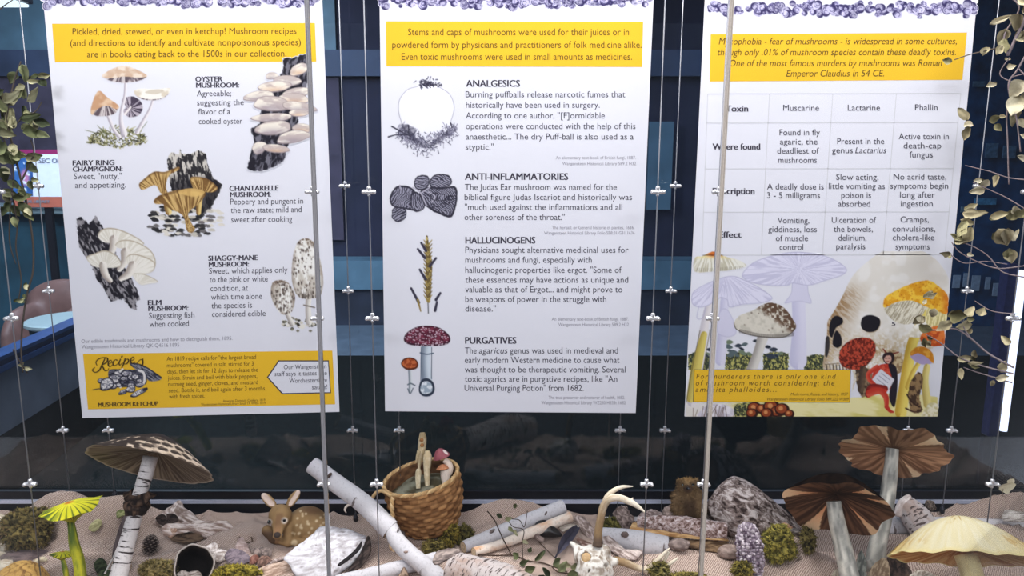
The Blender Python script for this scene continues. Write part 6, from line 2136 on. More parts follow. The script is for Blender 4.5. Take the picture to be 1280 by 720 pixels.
def feather(label, tipq, baseq, wpx, c1, c2, Y0, Y1_, quill=0.25, seed=1, curve=0.0, shaftc=(226, 218, 212)):
    """flat feather: vane around a shaft, in photo pixels"""
    a, b = np.array(tipq, float), np.array(baseq, float)
    n = 26
    tt = np.linspace(0, 1, n)
    d = b - a
    nn = np.array([-d[1], d[0]]) / np.linalg.norm(d)
    ctr = a + tt[:, None] * d + (curve * np.sin(tt * math.pi))[:, None] * nn
    w = wpx * np.sin(np.clip(tt / (1 - quill), 0, 1) * math.pi) ** 0.55 * (1 - 0.25 * tt)
    Ys = Y0 + (Y1_ - Y0) * tt
    C3 = np.array([P(ctr[i, 0], ctr[i, 1], Ys[i]) for i in range(n)])
    t = empty('feather', tuple(C3[-1]), label, 'feather')
    V, C = [], []
    m = 9
    for i in range(n):
        for j in range(m):
            u = (j / (m - 1)) * 2 - 1
            q = ctr[i] + nn * w[i] * u + d / np.linalg.norm(d) * abs(u) * wpx * -0.5 * (1 if w[i] > 0.2 else 0)
            p = P(q[0], q[1], Ys[i] - 0.003 * (1 - u * u))
            V.append(p)
            C.append(mixc(c1, c2, vn(np.array([i * 0.9 + abs(u) * 2, u * 1.2]), seed)))
    V = np.array(V)
    k = len(V)
    V2 = V + np.array([0, 0.0008, -0.0004])
    F = []
    for i in range(n - 1):
        for j in range(m - 1):
            f = (i * m + j, i * m + j + 1, (i + 1) * m + j + 1, (i + 1) * m + j)
            F.append(f[::-1])
            F.append(tuple(q + k for q in f))
    mk('vane', np.concatenate([V, V2]), F, M_PIG, t, np.concatenate([C, C]))
    C3s = np.array([P(ctr[i, 0], ctr[i, 1], Ys[i] - 0.004) for i in range(4, n)])
    mk('shaft', *tube(C3s, np.linspace(0.0006, 0.0022, len(C3s)), 8)[:2], M_PIG, t, shaftc)
    return t


feather('grey feather with a white quill left of the scaly mushroom', (161, 640), (131, 717), 7.5, (78, 66, 68), (126, 112, 112), BY(161, 648) - 0.01, BY(131, 720) - 0.006, 0.22, 3, -3)
feather('slate grey feather left of the deer skull', (722, 659), (694, 697), 7.5, (54, 52, 66), (78, 76, 90), BY(722, 668) - 0.012, BY(694, 700) - 0.008, 0.05, 5, 2, (46, 44, 56))
plate('dark_leaf', 'flat mauve brown leaf under the moss at the far left', 'leaf', [(5, 695), (20, 690), (40, 687), (58, 690), (52, 699), (30, 703), (12, 703)], (88, 76, 78), (122, 106, 106), 1.5, 1.5, 0.7, 0.1, 2, 5, 0.8, 2, seed=61)
plate('dark_leaf', 'dark narrow leaf standing left of the dark brown mushroom', 'leaf', cr((820, 560), 4.5, [(632, 318), (655, 312), (690, 350), (735, 395), (725, 412), (690, 385), (650, 345)]), (34, 28, 30), (66, 54, 54), 1.5, 1.0, 0.3, -0.8, 2, 4, 0.4, 4, seed=62, Y=1.69)
plate('bark_curl', 'curled grey bark lip on the burlap right of the moss by the crystals', 'bark', cr((820, 560), 4.5, [(705, 480), (740, 455), (790, 455), (815, 475), (770, 480), (720, 505)]), (70, 62, 60), (170, 158, 152), 3, 3, 0.5, 0.2, 1.6, 4, 0.8, 5, seed=63)
for k, (lab, pts) in enumerate((('small curled green leaf at the top of the grey feather', [(146, 640), (152, 637), (160, 640), (163, 646), (158, 650), (154, 645), (148, 648)]), ('dark green leaf at the foot of the grey feather', [(118, 706), (124, 698), (131, 702), (134, 712), (126, 718)]),
                                ('pale green leaf right of the large ribbed mushroom', [(112, 660), (117, 651), (124, 650), (126, 657), (119, 664)]), ('dark green leaf near the foot of the large ribbed mushroom', [(124, 716), (130, 712), (140, 716), (138, 726), (126, 726)]))):
    plate('green_leaf', lab, 'leaf', pts, ((96, 102, 62), (44, 54, 36), (150, 146, 104), (40, 50, 34))[k], ((150, 152, 104), (80, 92, 62), (190, 184, 140), (76, 88, 58))[k], 1.2, 1.5, 0.5, 0.7, 1.6, 4, 0.7, 3, seed=70 + k, dz=0.006)

# pale shelf fungi at the far left
for k, (lab, pts) in enumerate((('cream shelf fungus at the left edge below the moss', [(-10, 690), (-4, 676), (6, 676), (13, 684), (8, 688), (-2, 692)]), ('white rounded fungus at the left edge under the cream one', [(-8, 702), (-4, 690), (4, 690), (7, 696), (3, 703)]), ('cream rounded fungus at the left edge beside the golden cap', [(-10, 722), (-6, 706), (3, 700), (12, 702), (10, 712), (0, 724)]), ('pale fungus at the left edge beside the rear end of moss', [(-12, 665), (-8, 644), (2, 644), (9, 656), (4, 668)]))):
    plate('shelf_fungus', lab, 'fungus', pts, (196, 180, 156), (236, 226, 208), 5, 4, 0.6, 0.2, 2, 3, 0.8, 3, seed=80 + k)
for k, (x, y, r) in enumerate(((46, 702, 3.4), (53, 699, 3.6), (57, 700, 2.4))):
    fr = Fr(x, y, BY(x, y + 2) - 0.006)
    V, F, d, kk = blobm(fr, (0, 0, 0), (r, r * 0.9, r), 0.3, 2, k + 4, 18, 12)
    tag(mk('cream_berry', V, F, M_PIG, None, mixc((176, 160, 128), (238, 228, 206), fbm(d * 2, k))), ('small cream puff ball beside the tiny ribbed mushroom, leftmost of three', 'small cream puff ball in the middle of three beside the golden cap', 'smallest cream puff ball, rightmost of three by the golden cap')[k], 'fungus', 'cream puff balls')

# ---------------------------------------------------------------- moss
moss('brown green moss clump on the burlap hump at the far left', 33, 662, 30, 24, 20, cols=[(104, 98, 56), (84, 74, 44), (128, 112, 66), (62, 58, 38), (110, 86, 60)], seed=1, n=1800)
moss('small yellow moss tuft left of the birch like stem', 152, 706, 8, 9, cols=[(176, 140, 70), (150, 116, 56), (196, 160, 90), (120, 92, 48), (160, 124, 70)], seed=2, n=350, ln=0.006)
moss('pale moss mat right of the scaly mushroom foot', 197, 714, 20, 13, 14, cols=[(156, 140, 86), (128, 118, 60), (178, 160, 110), (104, 92, 54), (150, 130, 80)], seed=3, n=1300)
moss('bright green moss mat below the leaf litter', 298, 716, 27, 9, 14, seed=4, n=1300, cols=[(150, 138, 50), (120, 112, 44), (172, 156, 62), (90, 86, 38), (132, 112, 50)])
moss('upright block of green moss leaning on the basket', 561, 664, 11, 17, 10, seed=5, n=900, cols=[(136, 120, 50), (104, 94, 42), (156, 138, 64), (78, 72, 36), (120, 98, 48)])
moss('dark moss clump at the right foot of the basket', 580, 668, 12, 11, 9, seed=6, n=600, cols=[(84, 80, 42), (66, 62, 34), (104, 96, 50), (48, 46, 28), (80, 70, 40)])
moss('dark moss mat in front of the basket', 543, 684, 15, 8, 10, seed=7, n=700, cols=[(92, 84, 44), (70, 64, 36), (116, 104, 54), (52, 48, 30), (90, 74, 42)])
moss('dark green moss clump behind the antler', 763, 660, 11, 12, 10, seed=8, n=600, cols=[(92, 92, 46), (70, 72, 38), (112, 106, 54), (50, 50, 30), (90, 80, 46)], Y=1.715)
moss('large olive moss clump right of the purple crystals', 973, 680, 19, 21, 14, seed=9, n=1500)
moss('small olive moss clump at the foot of the crystals', 928, 712, 11, 9, 9, seed=10, n=600, cols=[(110, 102, 46), (84, 78, 36), (132, 120, 56), (60, 56, 30), (100, 84, 44)])
moss('thin moss strip on the burlap fold right of the large moss', 1010, 675, 8, 15, 6, seed=11, n=500, cols=[(104, 96, 54), (84, 78, 46), (124, 112, 66), (66, 60, 38), (100, 86, 54)])
moss('moss covered lump beneath the forked antler', 823, 712, 12, 9, 10, seed=12, n=700, cols=[(104, 98, 52), (80, 74, 40), (128, 118, 64), (58, 56, 34), (150, 140, 100)])
moss('moss scrap at the bottom right of the skull', 860, 722, 22, 6, 10, seed=13, n=600, cols=[(134, 122, 60), (104, 96, 48), (150, 138, 76), (80, 74, 40), (120, 104, 60)])

# pine cone
fr = Fr(188, 681, BY(188, 690))
t = empty('pine_cone', tuple(fr(np.array([0, -11.0, 0]))), 'dark brown pine cone behind the birch like stem', 'cone')
V, F, d, k = blobm(fr, (0, 0, 0), (8, 10.5, 8), 0.05, 2, 3, 24, 16)
mk('core', V, F, M_PIG, t, (42, 34, 32))
mb = MB()
for k in range(110):
    f = (k + 0.5) / 110
    ph = math.acos(1 - 2 * f)
    th_ = k * 2.39996
    nrm = np.array([math.cos(th_) * math.sin(ph), math.cos(ph), math.sin(th_) * math.sin(ph)])
    p = nrm * np.array([8.3, 11, 8.3])
    tx = np.cross(nrm, [0, 1, 0.01]); tx /= np.linalg.norm(tx)
    ty = np.cross(tx, nrm)
    out = nrm * 2.2 - np.array([0, 0.6, 0])
    q = [p - tx * 1.7 - ty * 0.2, p + tx * 1.7 - ty * 0.2, p + out + tx * 1.2 + ty * 0.7, p + out * 1.15 + ty * 1.1, p + out - tx * 1.2 + ty * 0.7, p + out * 0.8 - ty * 0.5]
    mb.add(fr(np.array(q)), [(0, 1, 2, 3, 4), (1, 0, 5), (0, 4, 5), (4, 3, 5), (3, 2, 5), (2, 1, 5)], [(58, 48, 46), (58, 48, 46), (132, 118, 112), (150, 136, 128), (132, 118, 112), (66, 54, 50)])
mb.build('scales', M_PIG, t, False)

# amethyst cluster
fr = Fr(937, 688, BY(937, 722) + 0.012)
t = empty('crystal_cluster', tuple(fr(np.array([0, -36.0, 0]))), 'purple grey crystal cluster standing in front of the large bark log', 'crystal')
V, F, d, k = blobm(fr, (0, -2, 0), (15, 34, 12), 0.16, 2.0, 5, 40, 30)
mk('matrix', V, F, M_PIG, t, mixc((92, 80, 92), (134, 120, 130), fbm(d * 6, 4)))
g = np.random.default_rng(5)
mb = MB()
LL = fr.inv(V)
CW = np.sin(np.arccos(np.clip(d[:, 1], -1, 1))) + 0.02
CW /= CW.sum()
for k in range(760):
    i = g.choice(len(V), p=CW)
    n_ = d[i] + g.normal(0, 0.35, 3)
    if d[i][2] < -0.35: continue
    n_ /= np.linalg.norm(n_)
    p = LL[i]
    r = g.uniform(1.2, 2.8)
    h = r * g.uniform(1.0, 1.9)
    tx = np.cross(n_, g.normal(0, 1, 3)); tx /= np.linalg.norm(tx)
    ty = np.cross(n_, tx)
    ang = np.linspace(0, 2 * math.pi, 6, endpoint=False)
    ring = lambda rr, hh: p + (np.cos(ang) * rr)[:, None] * tx + (np.sin(ang) * rr)[:, None] * ty + n_ * hh
    q = np.concatenate([ring(r, -1.5), ring(r, h * 0.45), [p + n_ * h]])
    c = mixc((112, 98, 112), (206, 196, 202), g.uniform(0, 1) ** 1.4)
    if g.random() < 0.15: c = np.array((80, 66, 80.0))
    mb.add(fr(q), [(j, (j + 1) % 6, 6 + (j + 1) % 6, 6 + j) for j in range(6)] + [(6 + j, 6 + (j + 1) % 6, 12) for j in range(6)], c)
mb.build('crystals', vcol('crystal', 0.25, 0.5, 200, 0.08), t, False)

# loose stones and bark bits at the back
for k, (lab, px, py, rx, ry, c1, c2) in enumerate((
        ('rough brown bark lump behind the flat bark log', 778, 648, 12, 14, (86, 72, 68), (168, 150, 144)), ('jagged grey pink bark lump left of the groundhog', 815, 648, 17, 10, (104, 88, 84), (196, 178, 174)),
        ('smooth grey stone under the flat bark log', 849, 681, 13, 8, (112, 98, 94), (150, 134, 128)), ('brown grey stone at the right of the flat log', 912, 690, 14, 9, (130, 112, 104), (164, 146, 138)),
        ('pale stone behind the bark lump next to the groundhog', 838, 640, 9, 8, (140, 122, 114), (176, 158, 150)), ('small dark burr at the back right of the birch log', 1163, 632, 6, 6, (60, 52, 48), (130, 116, 106)))):
    fr = Fr(px, py, (BY(px, py + ry * 0.8) if k in (2, 3) else 1.735))
    V, F, d, kk = blobm(fr, (0, 0, 0), (rx, ry, rx * 0.6), 0.15 if k in (2, 3) else 0.45, 2.2, 20 + k, 44, 28)
    tag(mk('stone' if k in (2, 3, 4) else 'bark_lump', V, F, M_PIG, None, mixc(c1, c2, sstep(0.35, 0.65, fbm(d * (3 if k in (2, 3) else 7), k)))), lab, 'stone' if k in (2, 3, 4) else 'bark')

# burlap fold and leaves in the front right corner
for k, (lab, pts, c1, c2) in enumerate((('pointed grey leaf at the foot of the shorter brown mushroom', [(1036, 735), (1040, 720), (1050, 712), (1058, 722), (1060, 736)], (120, 112, 100), (176, 168, 150)), ('long grey green leaf between the brown mushroom stems', [(1068, 735), (1070, 712), (1080, 690), (1084, 704), (1078, 735)], (84, 88, 84), (138, 140, 132)),
                                        ('tan dried leaf right of the tall brown mushroom stem', [(1082, 735), (1090, 712), (1108, 698), (1112, 712), (1104, 735)], (124, 104, 84), (186, 166, 140)), ('dark plate painted as a log hole behind the yellow mushroom', [(1108, 730), (1110, 705), (1118, 696), (1132, 702), (1138, 718), (1132, 732)], (34, 26, 24), (80, 62, 54)),  # dark plate, the shade of a log hole put into its colour
                                        ('cream bark chip beneath the yellow mushroom', [(1136, 728), (1144, 716), (1158, 714), (1170, 722), (1164, 732)], (160, 148, 134), (226, 218, 206)))):
    plate('dried_leaf' if k < 3 else 'bark_chip', lab, 'leaf' if k < 3 else 'bark', pts, c1, c2, 1.6, 2.5, 0.25, 1.2, 1.6, 5, 0.6, 2, seed=95 + k, Y=(1.49, 1.505, 1.50, 1.50, 1.47)[k])
plate('bark_curl', 'rolled white birch bark curl at the right edge on burlap', 'bark', [(1256, 650), (1258, 640), (1264, 638), (1290, 643), (1290, 652), (1266, 652)], (130, 120, 112), (222, 214, 206), 4, 3, 0.4, 0.1, 1.6, 8, 0.6, 4, seed=101, Y=1.70)

# ---------------------------------------------------------------- basket with its mushrooms
Yk = BY(538, 680) + 0.055
fr = Fr(538, 640, Yk)
sb = fr.s
base = B(536, 676) + np.array([0, 0.055, 0])
base[2] = float(Hs(base[0], base[1])) + 0.006
t = empty('basket', tuple(base), 'round brown woven basket with one looped handle, holding mushrooms', 'basket')
Hb, r0, r1 = 0.128, 0.066, 0.091
RT3 = rotm(0.04, -0.20, 0)


def bk(v):
    v = np.asarray(v, float) @ RT3.T
    return v + base + np.array([0.004, 0, 0.006])


nth_, nz_ = 168, 72
V, C = [], []
thv = np.linspace(0, 2 * math.pi, nth_, endpoint=False)
for i in range(nz_):
    f = i / (nz_ - 1)
    z = f * Hb
    r = r0 + (r1 - r0) * math.sin(f * math.pi * 0.55) / math.sin(math.pi * 0.55) + 0.004 * math.sin(f * math.pi)
    rowi = int(f * 11.99)
    ph = thv * 14
    wv = np.sin(ph + (rowi % 2) * math.pi)
    prof = np.abs(math.sin(f * 11.99 * math.pi)) ** 0.5
    rr = r + 0.0030 * wv * prof + 0.001 * prof
    V.append(np.stack([np.cos(thv) * rr, np.sin(thv) * rr, np.full(nth_, z)], 1))
    cell = _h(np.floor(ph / math.pi + (rowi % 2)).astype(np.int64), np.full(nth_, rowi), np.zeros(nth_, int), 3)
    c = mixc((128, 88, 54), (196, 148, 98), cell)
    c = mixc(c, (84, 54, 34), 1 - np.clip(0.35 + 0.65 * prof + 0.25 * wv, 0, 1))
    C.append(c)
n1 = nz_
for i in range(24):
    f = 1 - i / 23
    z = f * Hb
    r = r0 + (r1 - r0) * math.sin(f * math.pi * 0.55) / math.sin(math.pi * 0.55) - 0.006
    rowi = int(f * 11.99)
    wv = np.sin(thv * 14 + (rowi % 2) * math.pi)
    V.append(np.stack([np.cos(thv) * (r + 0.001 * wv), np.sin(thv) * (r + 0.001 * wv), np.full(nth_, z)], 1))
    C.append(mixc((92, 64, 44), (128, 92, 62), 0.5 + 0.5 * wv))
m_ = len(V)
F = [(i * nth_ + j, i * nth_ + (j + 1) % nth_, (i + 1) * nth_ + (j + 1) % nth_, (i + 1) * nth_ + j) for i in range(m_ - 1) for j in range(nth_)]
F += [tuple(range(nth_ - 1, -1, -1)), tuple((m_ - 1) * nth_ + j for j in range(nth_))]
mk('woven_body', bk(np.concatenate(V)), F, M_PIG, t, np.concatenate(C))
mb = MB()
for s_ in (0, 1, 2):
    a = np.linspace(0, 2 * math.pi, 120)
    ph = a * 18 + s_ * 2.1
    q = np.stack([np.cos(a) * (r1 + 0.0022 * np.cos(ph)), np.sin(a) * (r1 + 0.0022 * np.cos(ph)), Hb + 0.001 + 0.0024 * np.sin(ph)], 1)
    mb.add(*tube(bk(q), 0.0032, 8)[:2], mixc((168, 128, 84), (224, 190, 140), 0.3 + 0.3 * s_))
mb.build('rim', M_PIG, t)
hq = [(-0.088, -0.030, 0.118), (-0.106, -0.045, 0.118), (-0.121, -0.050, 0.095), (-0.118, -0.052, 0.062), (-0.108, -0.055, 0.044)]
hq2 = [(-0.062, -0.068, 0.124), (-0.066, -0.082, 0.110), (-0.070, -0.086, 0.080), (-0.082, -0.078, 0.056), (-0.108, -0.055, 0.044)]
path = hq2[:-1] + hq[::-1]
q = crom(np.array([hq2[0], hq2[1], hq2[2], (-0.076, -0.086, 0.062), (-0.094, -0.074, 0.050)]), 40)
mb = MB()
tw = np.linspace(0, 30, 40)
for s_ in (0, 1):
    mb.add(*tube(bk(q + 0.0022 * np.stack([np.cos(tw + 3.14 * s_), np.sin(tw + 3.14 * s_), 0 * tw], 1)), 0.0034, 8)[:2], ((206, 168, 118), (226, 194, 146))[s_])
q = crom(np.array([(-0.066, -0.066, 0.126), (-0.088, -0.054, 0.138), (-0.110, -0.050, 0.128), (-0.120, -0.052, 0.100), (-0.116, -0.056, 0.066), (-0.106, -0.062, 0.052)]), 40)
mb.add(*tube(bk(q), 0.0042, 8, wob=0.1)[:2], (206, 172, 126))
mb.build('handle', M_PIG, t)
# filling
V, F, d, k = blobm(None, (0, 0, Hb - 0.034), (r1 - 0.009, r1 - 0.009, 0.014), 0.18, 2.5, 4, 60, 20)
V = np.stack([V[:, 0], V[:, 1], V[:, 2]], 1)
mk('moss_filling', bk(V), F, M_PIG, t, mixc((74, 66, 46), (138, 136, 118), sstep(0.4, 0.62, fbm(d * 4, 9))))

top_z = lambda px, py: None
Ym = float(base[1])


def club(name, label, pts, r, c1, c2, Y, cat='mushroom'):
    fr = Fr(pts[-1][0], pts[-1][1], Y)
    L = fr.pp(pts)
    V, F, TC = tube(fr(L), np.asarray(r, float) * fr.s, 18, 40, True, 0.14, int(pts[0][0]))
    q = TC / fr.s
    c = mixc(c1, c2, sstep(0.35, 0.65, fbm(q / [2.2, 2.2, 5], 3)))
    t = empty(name, tuple(fr(L)[-1]), label, cat)
    mk('stem', V, F, M_FINE, t, c)
    return t, fr


o = (500, 530)
cx = lambda pts: [(o[0] + x / 8, o[1] + y / 8) for x, y in pts]
t, fr = club('club_mushroom', 'tallest pale club mushroom with frayed base and orange spots in the basket', cx([(215, 92), (217, 150), (214, 230), (205, 300), (195, 370), (188, 440), (190, 520)]), [3.2, 5, 5.2, 4.6, 3.2, 1.8, 2.0], (196, 172, 132), (228, 210, 176), Ym + 0.028)
for x, y in ((216, 160), (220, 212)):
    nub(t, o[0] + x / 8, o[1] + y / 8, Ym + 0.019, 2.6, (168, 118, 74), 'spot', 0.9)
mk('frayed_edge', *tube([P(o[0] + 190 / 8, o[1] + 270 / 8, Ym + 0.026), P(o[0] + 172 / 8, o[1] + 330 / 8, Ym + 0.024), P(o[0] + 160 / 8, o[1] + 390 / 8, Ym + 0.022)], [0.005, 0.0035, 0.001], 10, 12)[:2], M_PIG, t, (206, 184, 146))
t, fr = club('club_mushroom', 'second pale club mushroom in the basket, fat upper half over narrow foot', cx([(265, 275), (270, 330), (268, 400), (266, 460), (270, 530), (274, 600), (275, 625)]), [3, 5.2, 5.4, 4.2, 3.9, 3.2, 2.6], (204, 182, 144), (232, 216, 184), Ym - 0.012)
t, fr = club('club_mushroom', 'smallest pale club mushroom at the left front in the basket', cx([(181, 455), (180, 500), (178, 550), (180, 600), (182, 645)]), [2.6, 3.8, 3.6, 3.0, 2.6], (206, 188, 152), (234, 220, 190), Ym - 0.030)
fr = Fr(557, 572, Ym + 0.004)
t = empty('russula_mushroom', tuple(P(557, 601, Ym + 0.004)), 'pink purple capped mushroom leaning on a tan one in the basket', 'mushroom')
stem(t, fr, cx([(440, 360), (480, 390), (498, 440), (485, 500)]), [3.2, 4.2, 4.6, 4.2], (226, 206, 190))


def rtop(TH, RR):
    g = np.stack([np.cos(TH) * RR, np.sin(TH) * RR], -1)
    c = mixc((132, 66, 76), (178, 104, 110), fbm(g * 3, 3))
    return mixc(c, (238, 220, 214), sstep(0.26, 0.20, np.hypot(g[..., 0] - 0.62, g[..., 1] + 0.34)))


cap(t, fr, (-5, 1, 0), 11, (-0.32, 0.9, 0.30), 11, 2.0, 1, rtop, gillc((120, 60, 50), (170, 110, 96), 60, 3), sq=0.9, nth=60)
fr = Fr(556, 594, Ym - 0.012)
t = empty('bolete_mushroom', tuple(P(557, 603, Ym - 0.012)), 'squat orange brown capped mushroom with thick pale stem in the basket', 'mushroom')
stem(t, fr, cx([(452, 450), (456, 500), (458, 550), (462, 598)]), [6, 6.6, 5.8, 4.6], lambda TC: mixc((206, 186, 172), (236, 222, 210), fbm(TC / [2, 2, 8], 3)))
cap(t, fr, (-2.5, 8, 2), 8.5, (-0.15, 1, 0.2), 5.5, 2.0, 1, lambda T_, R_: mixc((176, 108, 72), (206, 146, 108), fbm(np.stack([np.cos(T_) * R_ * 3, np.sin(T_) * R_ * 3], -1), 3)), gillc((150, 90, 60), (190, 130, 100), 50, 3), sq=0.9, nth=60, nr=16)

# ---------------------------------------------------------------- fawn
Yf = BY(352, 678) + 0.03
fr = Fr(360, 655, Yf)
t = empty('fawn', tuple(fr(np.array([0, -26.0, 0]))), 'small spotted fawn lying curled on the burlap with ears up', 'deer')


def E(p, x, y, z, rx, ry, rz, R=None):
    return ell(p, (x - 360, 655 - y, z), (rx, ry, rz), R)


def fawn(p):
    d = E(p, 384, 654, -6, 25, 21, 22)
    d = smin(d, E(p, 368, 660, 4, 14, 18, 13), 6)
    d = smin(d, E(p, 392, 660, 10, 17, 15, 10, rotm(0, 0, 0.4)), 5)          # thigh
    d = smin(d, cone(p, (362 - 360, 655 - 655, 2), (352 - 360, 655 - 650, 14), 11, 10), 6)  # neck
    h = E(p, 350, 645, 19, 14, 13.5, 13)
    h = smin(h, cone(p, (350 - 360, 655 - 652, 24), (348.6 - 360, 655 - 668.5, 33), 9.5, 4.6), 6)
    h = smin(h, E(p, 348.4, 669, 34, 4.6, 3.2, 4), 3)
    h = smax(h, -E(p, 337.6, 653, 31, 3.0, 2.6, 3.5), 2)
    h = smax(h, -E(p, 355.5, 651, 32.5, 3.0, 2.6, 3.5), 2)
    d = smin(d, h, 3)
    for (x0, y0, x1, y1, z0) in ((342, 634, 328, 621, 14), (359, 633, 369, 617, 12)):
        a, b = np.array((x0 - 360, 655 - y0, z0)), np.array((x1 - 360, 655 - y1, z0 - 4))
        mid = (a + b) / 2
        ang = math.atan2(b[1] - a[1], b[0] - a[0])
        e_ = ell(p, mid, (12.5, 5.6, 3.2), rotm(0, 0, ang))
        e_ = smax(e_, -ell(p, mid + np.array((0, 0, 3.4)), (10, 3.6, 2.8), rotm(0, 0, ang)), 1.0)
        d = smin(d, e_, 2.5)
    d = smin(d, cone(p, (336 - 360, 655 - 663, 6), (345 - 360, 655 - 672, 10), 7, 6), 5)   # folded foreleg left
    d = smin(d, cone(p, (344 - 360, 655 - 672, 12), (360 - 360, 655 - 676, 14), 5, 4.5), 4)
    d = smin(d, cone(p, (361 - 360, 655 - 660, 16), (362 - 360, 655 - 676, 17), 6.5, 5.5), 4)
    d = smin(d, cone(p, (372 - 360, 655 - 676, 18), (392 - 360, 655 - 676, 17), 5, 5), 4)
    return d


Vl, F = nets(fawn, (-46, -30, -34), (56, 48, 44), 0.85)
x, y, z = Vl[:, 0] + 360, 655 - Vl[:, 1], Vl[:, 2]
c = mixc((138, 108, 72), (172, 140, 98), fbm(Vl / 7.0, 3))
c = mixc(c, (104, 74, 50), sstep(0, 1, np.exp(-((x - 388) / 16) ** 2 - ((y - 638) / 7) ** 2)) * 0.7)
g = np.random.default_rng(12)
spots = [(rx, ry) for rx, ry in zip(g.uniform(366, 408, 34), g.uniform(639, 668, 34))]
body = (x > 362)
for sx, sy in spots:
    c = mixc(c, (220, 200, 164), 0.8 * sstep(2.3, 0.6, np.hypot(x - sx, y - sy)) * body * (z > -20) * (y < 672))
head = (z > 12) & (x < 366)
c = mixc(c, (126, 92, 66), sstep(5.5, 2, np.abs(x - 349 + (y - 650) * 0.06)) * head * sstep(640, 646, y) * 0.7)
for ex, ey in ((337.6, 653), (355.5, 651)):
    c = mixc(c, (232, 222, 214), 0.85 * sstep(5.2, 2.8, np.hypot(x - ex, (y - ey) * 1.05)) * head * (z > 14))
c = mixc(c, (44, 34, 32), sstep(4.8, 3.6, np.hypot(x - 348.4, (y - 667.5) * 1.25)) * (z > 30))
c = mixc(c, (206, 186, 164), sstep(672, 676, y) * (z > 24) * (x < 356))
c = mixc(c, (226, 204, 190), sstep(4.5, 2.5, np.abs((x - 335) * 0.70 - (y - 628) * 0.70)) * (y < 634) * (x < 342) * (z > 8.5))
c = mixc(c, (226, 204, 190), sstep(3.5, 2.0, np.abs((x - 364.5) * 0.86 + (y - 625) * 0.52)) * (y < 633) * (x > 359) * (x < 375) * (z > 8.5))
c = mixc(c, (84, 62, 48), sstep(658, 668, y) * (x < 346) * (z < 20) * 0.9)
c = mixc(c, (222, 200, 166), sstep(5, 2.5, np.hypot(x - 369, y - 677)) * 0.8)
mk('body', fr(Vl), F, M_FINE, t, c)
meye = plain('dark_eye', (14, 12, 14), 0.1, 0, 0.8)
for ex, ey, ez in ((337.8, 652.8, 27.6), (355.3, 651, 28.6)):
    V, F, d, k = blobm(fr, (ex - 360, 655 - ey, ez), (2.3, 2.4, 2.2), 0, 1, 1, 20, 14)
    mk('eye', V, F, meye, t)

# ---------------------------------------------------------------- groundhog figure
Yg = 1.738
fr = Fr(860, 625, Yg)
t = empty('groundhog', tuple(fr(np.array([0, -32.0, 0]))), 'furry brown groundhog figure standing upright behind the flat bark log', 'groundhog')


def hog(p):
    q = lambda x, y, z, rx, ry, rz: ell(p, (x - 860, 625 - y, z), (rx, ry, rz))
    d = q(860, 639, 0, 20, 22, 15)
    d = smin(d, q(859, 622, 0, 15, 14, 12), 6)
    h = q(861, 610, 2, 12.5, 11.5, 11)
    h = smin(h, q(861, 614, 10, 7, 5.5, 6), 4)
    h = smin(h, q(850.5, 602, 0, 3.2, 3.2, 2), 2)
    h = smin(h, q(871.5, 602, 0, 3.2, 3.2, 2), 2)
    d = smin(d, h, 4)
    d = smin(d, cone(p, (846 - 860, 625 - 620, 4), (843 - 860, 625 - 636, 9), 5.5, 4.2), 4)
    d = smin(d, cone(p, (874 - 860, 625 - 620, 4), (877 - 860, 625 - 636, 8), 5.5, 4.2), 4)
    d = smin(d, q(850, 656, 8, 8, 4.5, 9), 3)
    d = smin(d, q(871, 656, 8, 8, 4.5, 9), 3)
    return d


Vl, F = nets(hog, (-26, -40, -20), (26, 32, 24), 1.0)
x, y, z = Vl[:, 0] + 860, 625 - Vl[:, 1], Vl[:, 2]


def hogc(x, y, z):
    q = np.stack([x, y, z], -1)
    c = mixc((92, 72, 52), (128, 104, 74), fbm(q / 4.0, 3))
    c = mixc(c, (160, 128, 86), sstep(609, 601, y + 0.5 * np.abs(x - 861)))
    c = mixc(c, (60, 44, 32), sstep(11, 4, np.abs(x - 861)) * sstep(622, 630, y) * 0.8)
    c = mixc(c, (56, 40, 32), sstep(7, 4, np.hypot(x - 861, (y - 612) * 1.2)) * (z > 8) * 0.8)
    return mixc(c, (44, 34, 28), sstep(640, 650, y) * 0.5)


c = hogc(x, y, z)
V = fr(Vl)
mk('body', V, F, M_PIG, t, c)
N = np.zeros_like(V)
tri = V[F]
fn = np.cross(tri[:, 2] - tri[:, 0], tri[:, 3] - tri[:, 1])
for k in range(4): np.add.at(N, F[:, k], fn)
N /= np.linalg.norm(N, axis=1, keepdims=True) + 1e-12
g = np.random.default_rng(3)
idx = g.integers(0, len(V), 5200)
idx = idx[~((np.hypot(x[idx] - 861, y[idx] - 613) < 4.5) & (z[idx] > 9))]
nn = N[idx] + g.normal(0, 0.35, (len(idx), 3)) + np.array([0, 0, -0.5])
nn /= np.linalg.norm(nn, axis=1, keepdims=True)
tt = np.cross(nn, g.normal(0, 1, nn.shape)); tt /= np.linalg.norm(tt, axis=1, keepdims=True)
ln = (0.007 * g.uniform(0.5, 1.2, len(idx)))[:, None]
VV = np.stack([V[idx] - tt * 0.0007, V[idx] + tt * 0.0007, V[idx] + nn * ln], 1).reshape(-1, 3)
cc = np.repeat(c[idx] * g.uniform(0.75, 1.35, (len(idx), 1)), 3, 0)
mk('fur', VV, np.arange(len(VV)).reshape(-1, 3), M_PIG, t, cc)
for ex, ey, ez in ((855, 607, 11.5), (867, 607, 11.5)):
    mk('eye', *blobm(fr, (ex - 860, 625 - ey, ez), (1.5, 1.6, 1.4), 0, 1, 1, 16, 10)[:2], meye, t)
